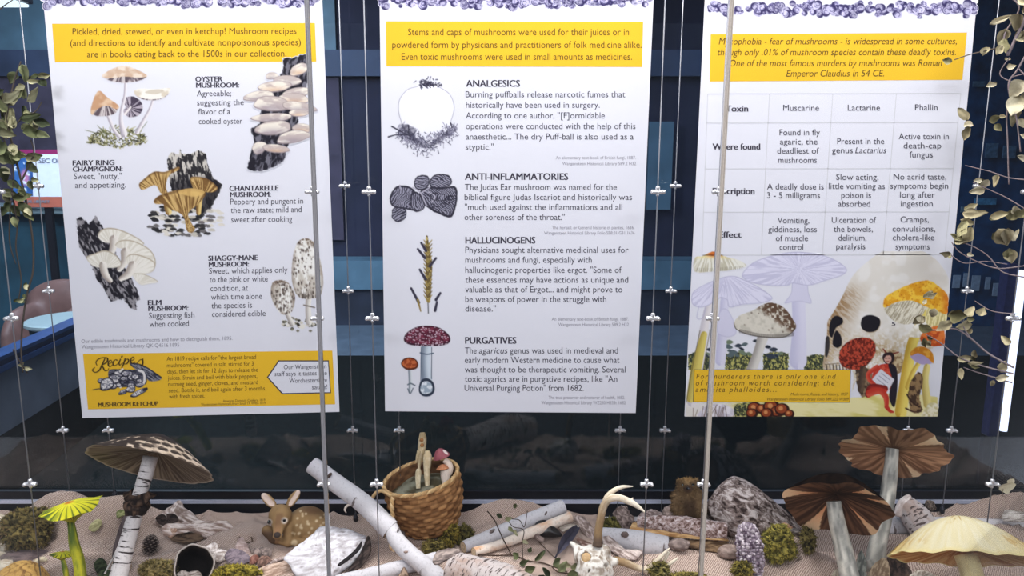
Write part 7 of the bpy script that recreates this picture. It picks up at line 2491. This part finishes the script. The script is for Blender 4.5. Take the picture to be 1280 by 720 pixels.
mk('nose', *blobm(fr, (1, 625 - 611.5, 16.2), (2.4, 1.8, 1.6), 0, 1, 1, 16, 10)[:2], meye, t)

# ---------------------------------------------------------------- deer skull and antlers
Ys = BY(742, 718) - 0.002
fr = Fr(742, 700, Ys)
t = empty('deer_skull', tuple(fr(np.array([0, -26.0, 0]))), 'white deer skull with forked antler lying at the bottom centre right', 'skull')


def skl(p):
    q = lambda x, y, z, rx, ry, rz, R=None: ell(p, (x - 742, 700 - y, z), (rx, ry, rz), R)
    d = q(743, 700, -2, 21, 19, 16)
    d = smin(d, q(742, 716, 6, 24, 14, 15), 7)
    d = smin(d, cone(p, (742 - 742, 700 - 712, 8), (741 - 742, 700 - 745, 14), 20, 9), 6)
    d = smin(d, q(731, 697, 9, 10.5, 10, 9), 3)
    d = smin(d, q(755, 690, 4, 9, 9, 8), 4)
    d = smin(d, cone(p, (728 - 742, 700 - 690, 2), (715 - 742, 700 - 680, -4), 6, 2.5), 4)
    d = smin(d, cone(p, (722 - 742, 700 - 700, 4), (719 - 742, 700 - 689, 2), 4, 2.0), 3)
    d = smin(d, cone(p, (749 - 742, 700 - 690, 2), (747 - 742, 700 - 680, 4), 6.5, 5.5), 3)
    d = smin(d, cone(p, (760 - 742, 700 - 702, 2), (768 - 742, 700 - 702, 2), 6.5, 5), 3)
    d = smax(d, -q(733, 697, 17, 6.6, 6.2, 8), 1.5)
    d = smax(d, -q(737, 711, 20, 2.2, 6, 6, rotm(0, 0, -0.5)), 1.5)
    d = smax(d, -q(757, 707, 18, 5, 3.2, 7, rotm(0, 0, 0.6)), 1.5)
    return d


Vl, F = nets(skl, (-36, -60, -24), (36, 28, 34), 1.0)
x, y, z = Vl[:, 0] + 742, 700 - Vl[:, 1], Vl[:, 2]
c = mixc((160, 148, 136), (218, 214, 208), sstep(0.3, 0.55, fbm(Vl / 5.0, 3)))
c = mixc(c, (120, 100, 84), sstep(0.60, 0.72, fbm(Vl / [4, 9, 6], 8)) * 0.8)
mk('skull_bone', fr(Vl), F, M_PIG, t, c)
V, F, d, k = blobm(fr, (733 - 742, 700 - 697, 13.5), (6.0, 5.6, 3.0), 0.06, 2, 2, 24, 14)
mk('eye_socket_filling', V, F, M_PIG, t, mixc((176, 142, 100), (216, 190, 152), fbm(d * 3, 2)))


def ant(parts, name='antler'):
    mb = MB()
    for pts, r in parts:
        W = np.array([P(a, b, yy) for a, b, yy in pts])
        rad = np.array(r) * PX(Ys)
        V, F, TC = tube(W, rad, 16, 44, True, 0.06, 4)
        s_ = TC[:, 2] / TC[:, 2].max()
        q = TC / PX(Ys)
        c = mixc((150, 124, 92), (232, 222, 204), sstep(0.15, 0.85, s_ + 0.5 * (fbm(q / [2, 2, 12], 3) - 0.5)) if parts.index((pts, r)) == 0 else np.clip(0.55 + 0.5 * s_, 0, 1))
        if parts.index((pts, r)) == 0: c = mixc(c, (96, 80, 70), sstep(0.16, 0.04, s_) * sstep(0.3, 0.6, fbm(q / 2.5, 5) + 0.2))
        mb.add(V, F, c)
    return mb.build(name, M_PIG, t)


ant([([(747, 682, Ys), (748, 664, Ys + 0.004), (751, 647, Ys + 0.006), (754, 634, Ys + 0.008), (760, 625, Ys + 0.008), (772, 622, Ys + 0.004), (787, 627, Ys - 0.004), (797, 633, Ys - 0.01), (807, 641, Ys - 0.016)], [6.2, 5.0, 4.8, 4.8, 4.6, 4.4, 4.0, 2.8, 0.8]),
     ([(755, 631, Ys + 0.008), (758, 622, Ys + 0.010), (766, 614, Ys + 0.016), (777, 609, Ys + 0.022), (791, 608, Ys + 0.026)], [3.4, 3.2, 3.0, 2.4, 0.7]),
     ([(787, 627, Ys - 0.004), (790, 624, Ys - 0.004), (791, 622, Ys - 0.004)], [2.6, 1.2, 0.5])])
ant([([(764, 703, Ys), (772, 701, Ys - 0.004), (783, 704, Ys - 0.008), (798, 710, Ys - 0.012), (812, 713, Ys - 0.014), (826, 711, Ys - 0.012)], [6.0, 5.2, 4.6, 4.0, 3.8, 3.4]),
     ([(810, 713, Ys - 0.014), (818, 704, Ys - 0.014), (828, 694, Ys - 0.012), (837, 685, Ys - 0.010)], [3.4, 3.0, 2.4, 0.8]),
     ([(824, 711, Ys - 0.012), (832, 708, Ys - 0.013), (841, 702, Ys - 0.013), (848, 697, Ys - 0.013)], [3.0, 2.6, 2.0, 0.7]),
     ([(826, 711, Ys - 0.012), (831, 700, Ys - 0.009), (836, 690, Ys - 0.007)], [2.6, 2.2, 1.8])])


# ---------------------------------------------------------------- vines and leafy branches
def leaf(fr, px, py, z, ln, w, ang, c1, c2, seed, curl=0.35, mbx=None, tiltv=0.0):
    """one curled leaf, photo pixel position, in its own small frame"""
    n, m = 9, 7
    L, C = [], []
    g = np.random.default_rng(seed)
    k1, k2, k3 = g.normal(0, curl, 3)
    for i in range(n):
        f = i / (n - 1)
        hw0 = w * math.sin(min(1, f * 1.02) ** 0.75 * math.pi) ** 0.8 * 0.5 + 0.15
        for j in range(m):
            u = j / (m - 1) * 2 - 1
            hw = hw0 * (0.6 + 0.85 * float(vn(np.array([f * 3.4, (u > 0) * 7.0 + seed * 1.7]), 5)))
            x_, y_ = f * ln, u * hw + 0.25 * w * k1 * f * f
            zz = ln * (0.45 * k1 * f * f + (0.25 + 0.35 * abs(k2)) * u * u * hw / ln * 1.6 + 0.3 * k3 * f * u * hw / ln) + f * ln * tiltv + 0.30 * curl * ln * (float(vn(np.array([f * 3.0, u * 1.6 + seed * 2.3]), 8)) - 0.5)
            ca, sa = math.cos(ang), math.sin(ang)
            L.append((px - fr.px + x_ * ca - y_ * sa, -(py - fr.py) + x_ * sa + y_ * ca, z + zz))
            C.append(mixc(c1, c2, min(1, max(0, 0.5 + 0.45 * k2 + 0.35 * u * k3 + 0.3 * abs(u)))))
    L, C = np.array(L), np.array(C)
    V = fr(L)
    F = [(i * m + j, i * m + j + 1, (i + 1) * m + j + 1, (i + 1) * m + j) for i in range(n - 1) for j in range(m - 1)]
    mbx.add(V, F, C)


GREEN = [((66, 74, 50), (128, 132, 98)), ((46, 54, 38), (96, 102, 70)), ((128, 126, 98), (184, 180, 148)), ((86, 90, 60), (146, 146, 112))]
DRY = [((118, 108, 84), (180, 170, 138)), ((94, 90, 62), (150, 144, 110)), ((150, 140, 116), (206, 198, 172)), ((74, 72, 50), (128, 122, 90))]


def branchset(fr, mb, stems):
    for pts, r, c in stems:
        L = fr.pp(pts)
        mb.add(*tube(fr(L), np.linspace(r[0], r[1], len(pts)) * fr.s, 8, max(16, 6 * len(pts)))[:2], c)


# left vine
fr = Fr(20, 200, 1.50)
t = empty('hanging_vine', tuple(P(8, -30, 1.50)), 'grey green leafy vine hanging down the left edge', 'vine')
SC = (66, 60, 56)
mb = MB()
branchset(fr, mb, [([(4, -40), (3, 30), (6, 90), (14, 150), (20, 200), (26, 250), (29, 300), (26, 340), (18, 366), (10, 400), (4, 440), (3, 472)], (1.6, 1.0), SC),
                   ([(14, 150), (22, 120), (30, 95), (36, 80)], (1.2, 0.8), SC), ([(6, 60), (12, 30), (22, 18), (34, 8)], (1.0, 0.6), SC), ([(24, 225), (34, 205), (40, 190), (38, 175)], (1.2, 0.8), SC),
                   ([(16, 165), (30, 150), (46, 140), (54, 128)], (1.0, 0.7), SC), ([(12, 240), (14, 280), (10, 310), (12, 350), (6, 380)], (1.0, 0.7), SC), ([(10, 250), (4, 300), (8, 330)], (1.0, 0.6), SC), ([(-6, 120), (6, 160), (16, 210), (12, 240)], (1.2, 0.9), SC), ([(-5, 440), (2, 460), (8, 474)], (1.0, 0.7), SC)])
mb.build('stem', M_PIG, t)
mb = MB()
g = np.random.default_rng(21)
spots = [(36, 84, 22, 11, -1.3, 0), (52, 98, 14, 9, 0.3, 2), (40, 104, 16, 6, 0.0, 2), (34, 108, 18, 9, -2.0, 3), (8, 102, 20, 11, -2.6, 3), (2, 116, 18, 10, -0.5, 2), (12, 130, 24, 12, 0.5, 2), (22, 136, 26, 12, -1.9, 2), (38, 128, 20, 9, 0.6, 2), (36, 138, 22, 8, -1.4, 3), (28, 150, 24, 11, 0.2, 1),
         (42, 150, 20, 13, -0.3, 1), (30, 166, 22, 14, 0.1, 1), (44, 164, 16, 10, -0.7, 0), (4, 150, 26, 13, -1.1, 2), (0, 164, 24, 12, -0.4, 2), (10, 178, 24, 14, -2.2, 1), (22, 186, 20, 13, -1.8, 1), (6, 190, 20, 13, -0.9, 1), (14, 196, 18, 12, 0.3, 0), (32, 196, 18, 13, 0.2, 1), (30, 206, 16, 9, -0.6, 1),
         (2, 210, 18, 12, -1.0, 1), (8, 226, 18, 11, -0.4, 0), (0, 240, 22, 12, -0.2, 3), (12, 248, 22, 11, 0.5, 3), (18, 254, 20, 11, -0.8, 0), (4, 258, 20, 12, -2.4, 0), (24, 262, 16, 9, -1.1, 3), (0, 40, 12, 7, 1.0, 1), (2, 62, 16, 9, -1.4, 0), (4, 76, 14, 9, -1.0, 3), (14, 362, 7, 5, 0.7, 2), (5, 378, 10, 5, 0.5, 3), (2, 466, 12, 6, -0.3, 2), (8, 376, 8, 5, -0.8, 0),
         (24, 160, 20, 12, 2.4, 0), (16, 142, 20, 11, 2.2, 3), (30, 226, 12, 8, -0.9, 0), (26, 244, 14, 8, 2.1, 3), (10, 270, 14, 8, -1.2, 0)]
for k, (px, py, ln, w, a, ci) in enumerate(spots):
    c1, c2 = GREEN[ci]
    leaf(fr, px, py, g.uniform(-6, 8), ln, w, a, c1, c2, 100 + k, 0.9, mb, g.uniform(-0.5, 0.5))
    leaf(fr, px + g.normal(0, 4), py + g.normal(0, 5), g.uniform(-10, 4), ln * 0.75, w * 0.8, a + g.normal(0, 0.9), *GREEN[int(g.integers(0, 4))], 700 + k, 1.0, mb, g.uniform(-0.6, 0.6))
mb.build('foliage', M_PIG, t)

# right branch with dry leaves
fr = Fr(1250, 200, 1.42)
t = empty('dry_branch', tuple(P(1285, -30, 1.42)), 'dry branch with curled pale leaves hanging down the right edge', 'branch')
SG = (128, 116, 120)
mb = MB()
branchset(fr, mb, [([(1272, -40), (1262, 20), (1250, 60), (1246, 74)], (2.6, 1.4), SG), ([(1290, 20), (1270, 60), (1258, 90), (1250, 110), (1262, 150), (1270, 190)], (1.4, 0.8), SG), ([(1246, 62), (1225, 66), (1205, 70), (1190, 75)], (0.9, 0.6), (90, 80, 74)),
                   ([(1284, 88), (1262, 110), (1252, 140), (1256, 180), (1262, 230)], (1.0, 0.7), SG), ([(1290, 225), (1262, 222), (1240, 214), (1214, 207)], (0.8, 0.5), SG), ([(1285, 262), (1260, 246), (1240, 236), (1224, 228)], (0.8, 0.5), SG),
                   ([(1290, 330), (1262, 336), (1240, 330), (1218, 318), (1208, 306)], (0.9, 0.6), SG), ([(1290, 345), (1266, 340), (1250, 322), (1236, 312), (1222, 306)], (0.9, 0.6), SG), ([(1208, 322), (1224, 332), (1246, 328), (1270, 330)], (0.7, 0.5), SG), ([(1290, 392), (1262, 392), (1246, 384), (1240, 380)], (0.8, 0.5), SG),
                   ([(1290, 462), (1262, 448), (1240, 430), (1222, 420), (1200, 424), (1186, 428)], (1.4, 0.8), SG), ([(1240, 430), (1232, 418), (1228, 408)], (1.0, 0.6), SG), ([(1290, 470), (1262, 466), (1244, 462), (1228, 456), (1206, 440), (1190, 432)], (1.2, 0.7), SG), ([(1290, 482), (1270, 478), (1250, 474), (1236, 470)], (1.0, 0.6), SG),
                   ([(1258, 90), (1276, 110), (1290, 120)], (0.9, 0.6), SG), ([(1246, 74), (1240, 50), (1252, 20), (1240, 4)], (1.2, 0.7), SG), ([(1262, 80), (1280, 84), (1292, 76)], (0.9, 0.6), SG), ([(1252, 100), (1270, 96), (1290, 100)], (0.7, 0.5), SG), ([(1258, 108), (1240, 96), (1248, 76)], (0.8, 0.5), SG), ([(1262, 120), (1278, 96), (1266, 76)], (0.7, 0.5), SG)])
mb.build('stem', M_PIG, t)
mb = MB()
spots = [(1224, 36, 26, 6, 0.45, 2), (1252, 26, 20, 14, -1.7, 0), (1250, 8, 18, 10, -0.6, 0), (1268, 8, 18, 9, 0.9, 0), (1240, 42, 22, 12, -1.6, 0), (1262, 42, 20, 16, -0.3, 1), (1274, 36, 22, 15, -0.6, 1), (1250, 52, 16, 12, 0.1, 0), (1240, 54, 18, 10, -1.5, 1), (1222, 62, 10, 9, -1.5, 0), (1188, 77, 12, 7, 2.8, 3), (1240, 62, 12, 10, -2.2, 0),
         (1238, 106, 12, 7, -2.9, 2), (1246, 88, 10, 6, 0.2, 2), (1268, 106, 24, 18, -2.2, 2), (1262, 122, 26, 20, -1.9, 2), (1258, 138, 20, 12, -1.2, 0), (1280, 100, 20, 14, -1.5, 2), (1212, 150, 20, 12, 2.2, 0), (1214, 158, 18, 10, -2.0, 0), (1234, 152, 14, 8, 0.3, 3), (1240, 156, 12, 7, -0.7, 3), (1264, 150, 14, 8, -1.0, 2), (1276, 144, 20, 14, -1.4, 0), (1284, 176, 18, 10, 2.9, 2),
         (1240, 224, 16, 9, -2.0, 2), (1250, 218, 16, 8, -1.9, 0), (1238, 236, 18, 12, -2.9, 2), (1280, 200, 14, 9, 2.7, 2), (1216, 268, 28, 13, 0.0, 0), (1222, 276, 22, 14, -2.1, 1), (1246, 272, 22, 9, 0.3, 0), (1262, 270, 18, 12, 0.2, 3), (1228, 284, 26, 15, -1.8, 0), (1214, 294, 16, 9, -0.5, 0), (1256, 286, 24, 18, -0.9, 0), (1266, 284, 24, 13, -1.5, 2), (1272, 270, 20, 12, 0.6, 1), (1272, 300, 16, 8, 1.2, 2), (1222, 300, 18, 8, 2.9, 1), (1210, 304, 18, 8, 0.1, 0), (1208, 322, 12, 7, 2.7, 0), (1226, 320, 8, 5, -0.3, 2), (1270, 310, 20, 12, -1.4, 0),
         (1192, 372, 14, 9, -2.2, 0), (1188, 380, 12, 7, 0.6, 0), (1214, 400, 20, 16, -0.1, 1), (1224, 398, 14, 9, -2.6, 1), (1218, 412, 20, 13, -2.7, 0), (1234, 402, 14, 11, 1.3, 0), (1246, 398, 12, 9, 1.1, 0), (1240, 412, 18, 11, -2.9, 0), (1186, 408, 20, 12, -2.3, 0), (1180, 420, 18, 12, -0.2, 1), (1196, 396, 14, 9, -1.5, 2), (1188, 436, 14, 8, -1.3, 3), (1228, 460, 18, 9, 0.2, 0), (1240, 464, 18, 6, 0.3, 0), (1234, 470, 14, 8, -1.7, 0), (1246, 456, 12, 7, 1.5, 0), (1276, 470, 16, 9, 1.2, 0), (1272, 480, 16, 8, 0.5, 2), (1284, 430, 14, 9, 2.6, 0), (1196, 440, 12, 7, -2.3, 0)]
for k, (px, py, ln, w, a, ci) in enumerate(spots):
    c1, c2 = DRY[ci]
    leaf(fr, px, py, g.uniform(-6, 8), ln, w, a, c1, c2, 300 + k, 0.9, mb, g.uniform(-0.5, 0.5))
    if k % 2: leaf(fr, px + g.normal(0, 3), py + g.normal(0, 4), g.uniform(-8, 4), ln * 0.6, w * 0.7, a + g.normal(0, 1.0), *DRY[int(g.integers(0, 4))], 900 + k, 1.0, mb, g.uniform(-0.6, 0.6))
mb.build('foliage', M_PIG, t)

# fallen leaf caught before the rear glass, by the right cable
fr = Fr(1260, 608, D_BACK - 0.02)
t = empty('dry_leaf', tuple(P(1254, 640, D_BACK - 0.02)), 'single pale dry leaf standing on a thin stalk at the right', 'leaf')
mb = MB()
leaf(fr, 1250, 612, 0, 20, 11, 0.35, *DRY[2], 7, 0.4, mb, 0.1)
leaf(fr, 1262, 606, 0, 9, 8, 1.0, *DRY[2], 9, 0.4, mb, 0.1)
mb.build('blade', M_PIG, t)
yb_ = [y for y in range(600, 700) if P(1254, y, D_BACK - 0.02)[2] < Hs(*P(1254, y, D_BACK - 0.02)[:2])][0]
mk('stalk', *tube([P(1254, 611, D_BACK - 0.02), P(1253, 620, D_BACK - 0.02), P(1256, yb_, D_BACK - 0.02)], 0.0008, 6, 12)[:2], M_PIG, t, (110, 96, 80))

# trailing vine on the sticks and burlap, centre right
Yv = 1.62
fr = Fr(670, 690, Yv)
t = empty('trailing_vine', tuple(B(672, 712)), 'thin dark vine with small green leaves trailing over the birch sticks', 'vine')


def onb(px, py, up=0.012):
    p = B(px, py)
    return (px, py, fr.inv((p + np.array([0, -up, up]))[None])[0][2])


mb = MB()
DV = (70, 56, 48)
branchset(fr, mb, [([(608, 640, -22), (618, 652, -8), (624, 664, 5), (630, 676, 10), (640, 694, 8)], (0.8, 0.8), DV), ([onb(600, 693), onb(622, 694), onb(642, 694), onb(660, 700), onb(676, 702), onb(690, 706), onb(706, 712)], (1.0, 0.8), DV), ([(640, 650, -10), (650, 652, 0), (656, 660, 6), (660, 640, -12)], (0.6, 0.5), DV), ([onb(654, 700), onb(653, 680), (655, 664, 8), (642, 660, 7), (634, 650, 2)], (0.6, 0.5), DV), ([onb(674, 678), onb(684, 688), onb(692, 696)], (0.7, 0.6), (90, 76, 66)), ([onb(646, 708), onb(630, 706), onb(622, 706)], (0.7, 0.6), DV), ([onb(688, 706), onb(696, 712), onb(716, 714)], (0.8, 0.6), DV)])
mb.build('stem', M_PIG, t)
mb = MB()
lv = [(628, 649, 10, 7, 2.5, 1), (632, 652, 12, 7, 0.4, 3), (636, 660, 12, 6, -0.8, 3), (644, 638, 8, 6, 1.2, 3), (642, 664, 12, 5, -0.9, 2), (622, 708, 14, 8, -0.4, 1), (634, 710, 16, 9, 0.2, 1), (648, 698, 12, 8, 2.2, 1), (650, 704, 16, 8, 0.3, 0), (656, 712, 18, 10, 0.4, 1), (668, 700, 20, 8, 0.7, 0), (676, 694, 10, 6, 0.9, 1), (690, 706, 16, 11, 0.8, 0), (696, 712, 20, 10, 0.9, 0), (700, 706, 14, 9, 0.2, 2), (686, 716, 16, 9, 2.4, 1), (706, 716, 16, 10, 0.1, 1), (712, 710, 12, 8, 1.0, 3), (600, 690, 8, 6, 1.8, 1), (654, 676, 10, 6, -0.6, 2), (660, 690, 9, 6, 0.8, 1), (604, 700, 12, 7, -0.2, 1), (656, 716, 12, 7, 2.6, 0), (672, 716, 12, 7, -0.3, 1)]
for k, (px, py, ln, w, a, ci) in enumerate(lv):
    z = onb(px, py, 0.014)[2] if py > 684 else 7
    leaf(fr, px, py, z, ln * 0.8, w * 0.75, a, *GREEN[ci], 500 + k, 0.9, mb, 0.3)
mb.build('foliage', M_PIG, t)

# ---------------------------------------------------------------- the burlap itself
nx, ny = 640, 130
gx, gy = np.meshgrid(np.linspace(-1.5, 1.5, nx), np.linspace(0, 1, ny))
back = 1.797 + 0.012 * np.sin(gx * 9) + 0.02 * (fbm(np.stack([gx * 5, gx * 0], -1), 3) - 0.5)
xb0, xb1 = float(P(770, 640, 1.78)[0]), float(P(960, 640, 1.78)[0])
back = back - 0.035 * np.exp(-((gx - (xb0 + xb1) / 2) / 0.22) ** 4)
back = np.minimum(back, 1.813)
gyy = 1.315 + gy * (back - 1.315)
gz = Hs(gx, gyy)
# the cloth gives way under what lies on it
low = np.full(gx.shape, 1e9)
dxg = 3.0 / (nx - 1)
PTS = []
bpy.context.view_layer.update()
for o_ in scn.objects:
    if o_.type != 'MESH' or o_.get('kind') == 'structure': continue
    r_ = o_
    while r_.parent is not None: r_ = r_.parent
    if r_.get('category') in ('poster', 'sign', 'counter', 'chair', 'table', 'lamp', 'card', 'tile', 'panel'): continue
    nv_ = len(o_.data.vertices)
    a = np.zeros(nv_ * 3)
    o_.data.vertices.foreach_get('co', a)
    a = a.reshape(-1, 3) + np.array(o_.matrix_world)[:3, 3]
    sink = (a[:, 2] < FLOOR + 0.0022) & (a[:, 1] > 1.25) & (a[:, 1] < 1.83)
    if sink.any():      # nothing reaches into the board: undersides lie flat on it
        a[sink, 2] = FLOOR + 0.0022
        o_.data.vertices.foreach_set('co', (a - np.array(o_.matrix_world)[:3, 3]).ravel())
        o_.data.update()
    PTS.append(a)
    for p_ in o_.data.polygons:
        if p_.area > 1.2e-5:
            q_ = a[list(p_.vertices)]
            k_ = 6 if len(q_) <= 4 else 10
            c_ = q_.mean(0)
            for u_ in np.linspace(0, 1, k_):
                PTS.append(c_ + (q_ - c_) * u_)
                PTS.append((q_ + np.roll(q_, 1, 0)) * 0.5 * u_ + c_ * (1 - u_))
PTS = np.concatenate(PTS)
PTS = PTS[(np.abs(PTS[:, 0]) < 1.48) & (PTS[:, 1] > 1.32) & (PTS[:, 1] < 1.81) & (PTS[:, 2] < 0.76)]
ci = np.round((PTS[:, 0] + 1.5) / dxg).astype(int)
bi = np.interp(PTS[:, 0], gx[0], back[0])
ri = np.round((PTS[:, 1] - 1.315) / (bi - 1.315) * (ny - 1)).astype(int)
ok = (ri >= 0) & (ri < ny)
np.minimum.at(low, (ri[ok], ci[ok]), PTS[ok][:, 2])
l2 = low.copy()
for dy_ in (-1, 0, 1):
    for dx_ in (-1, 0, 1):
        l2 = np.minimum(l2, np.roll(np.roll(low, dy_, 0), dx_, 1))
gz = np.minimum(gz, l2 - 0.0012)
gz = np.maximum(gz, FLOOR + 0.0006)
ids = np.arange(gx.size).reshape(gx.shape)
FF = np.stack([ids[:-1, :-1], ids[:-1, 1:], ids[1:, 1:], ids[1:, :-1]], -1).reshape(-1, 4)
V = np.stack([gx, gyy, gz], -1).reshape(-1, 3)
o = mk('burlap_cloth', V, FF, M_BURLAP, None, None, np.stack([gx, gyy + gz * 1.4, gz * 0], -1).reshape(-1, 3))
tag(o, 'tan burlap cloth spread in folds over the case floor', 'cloth')
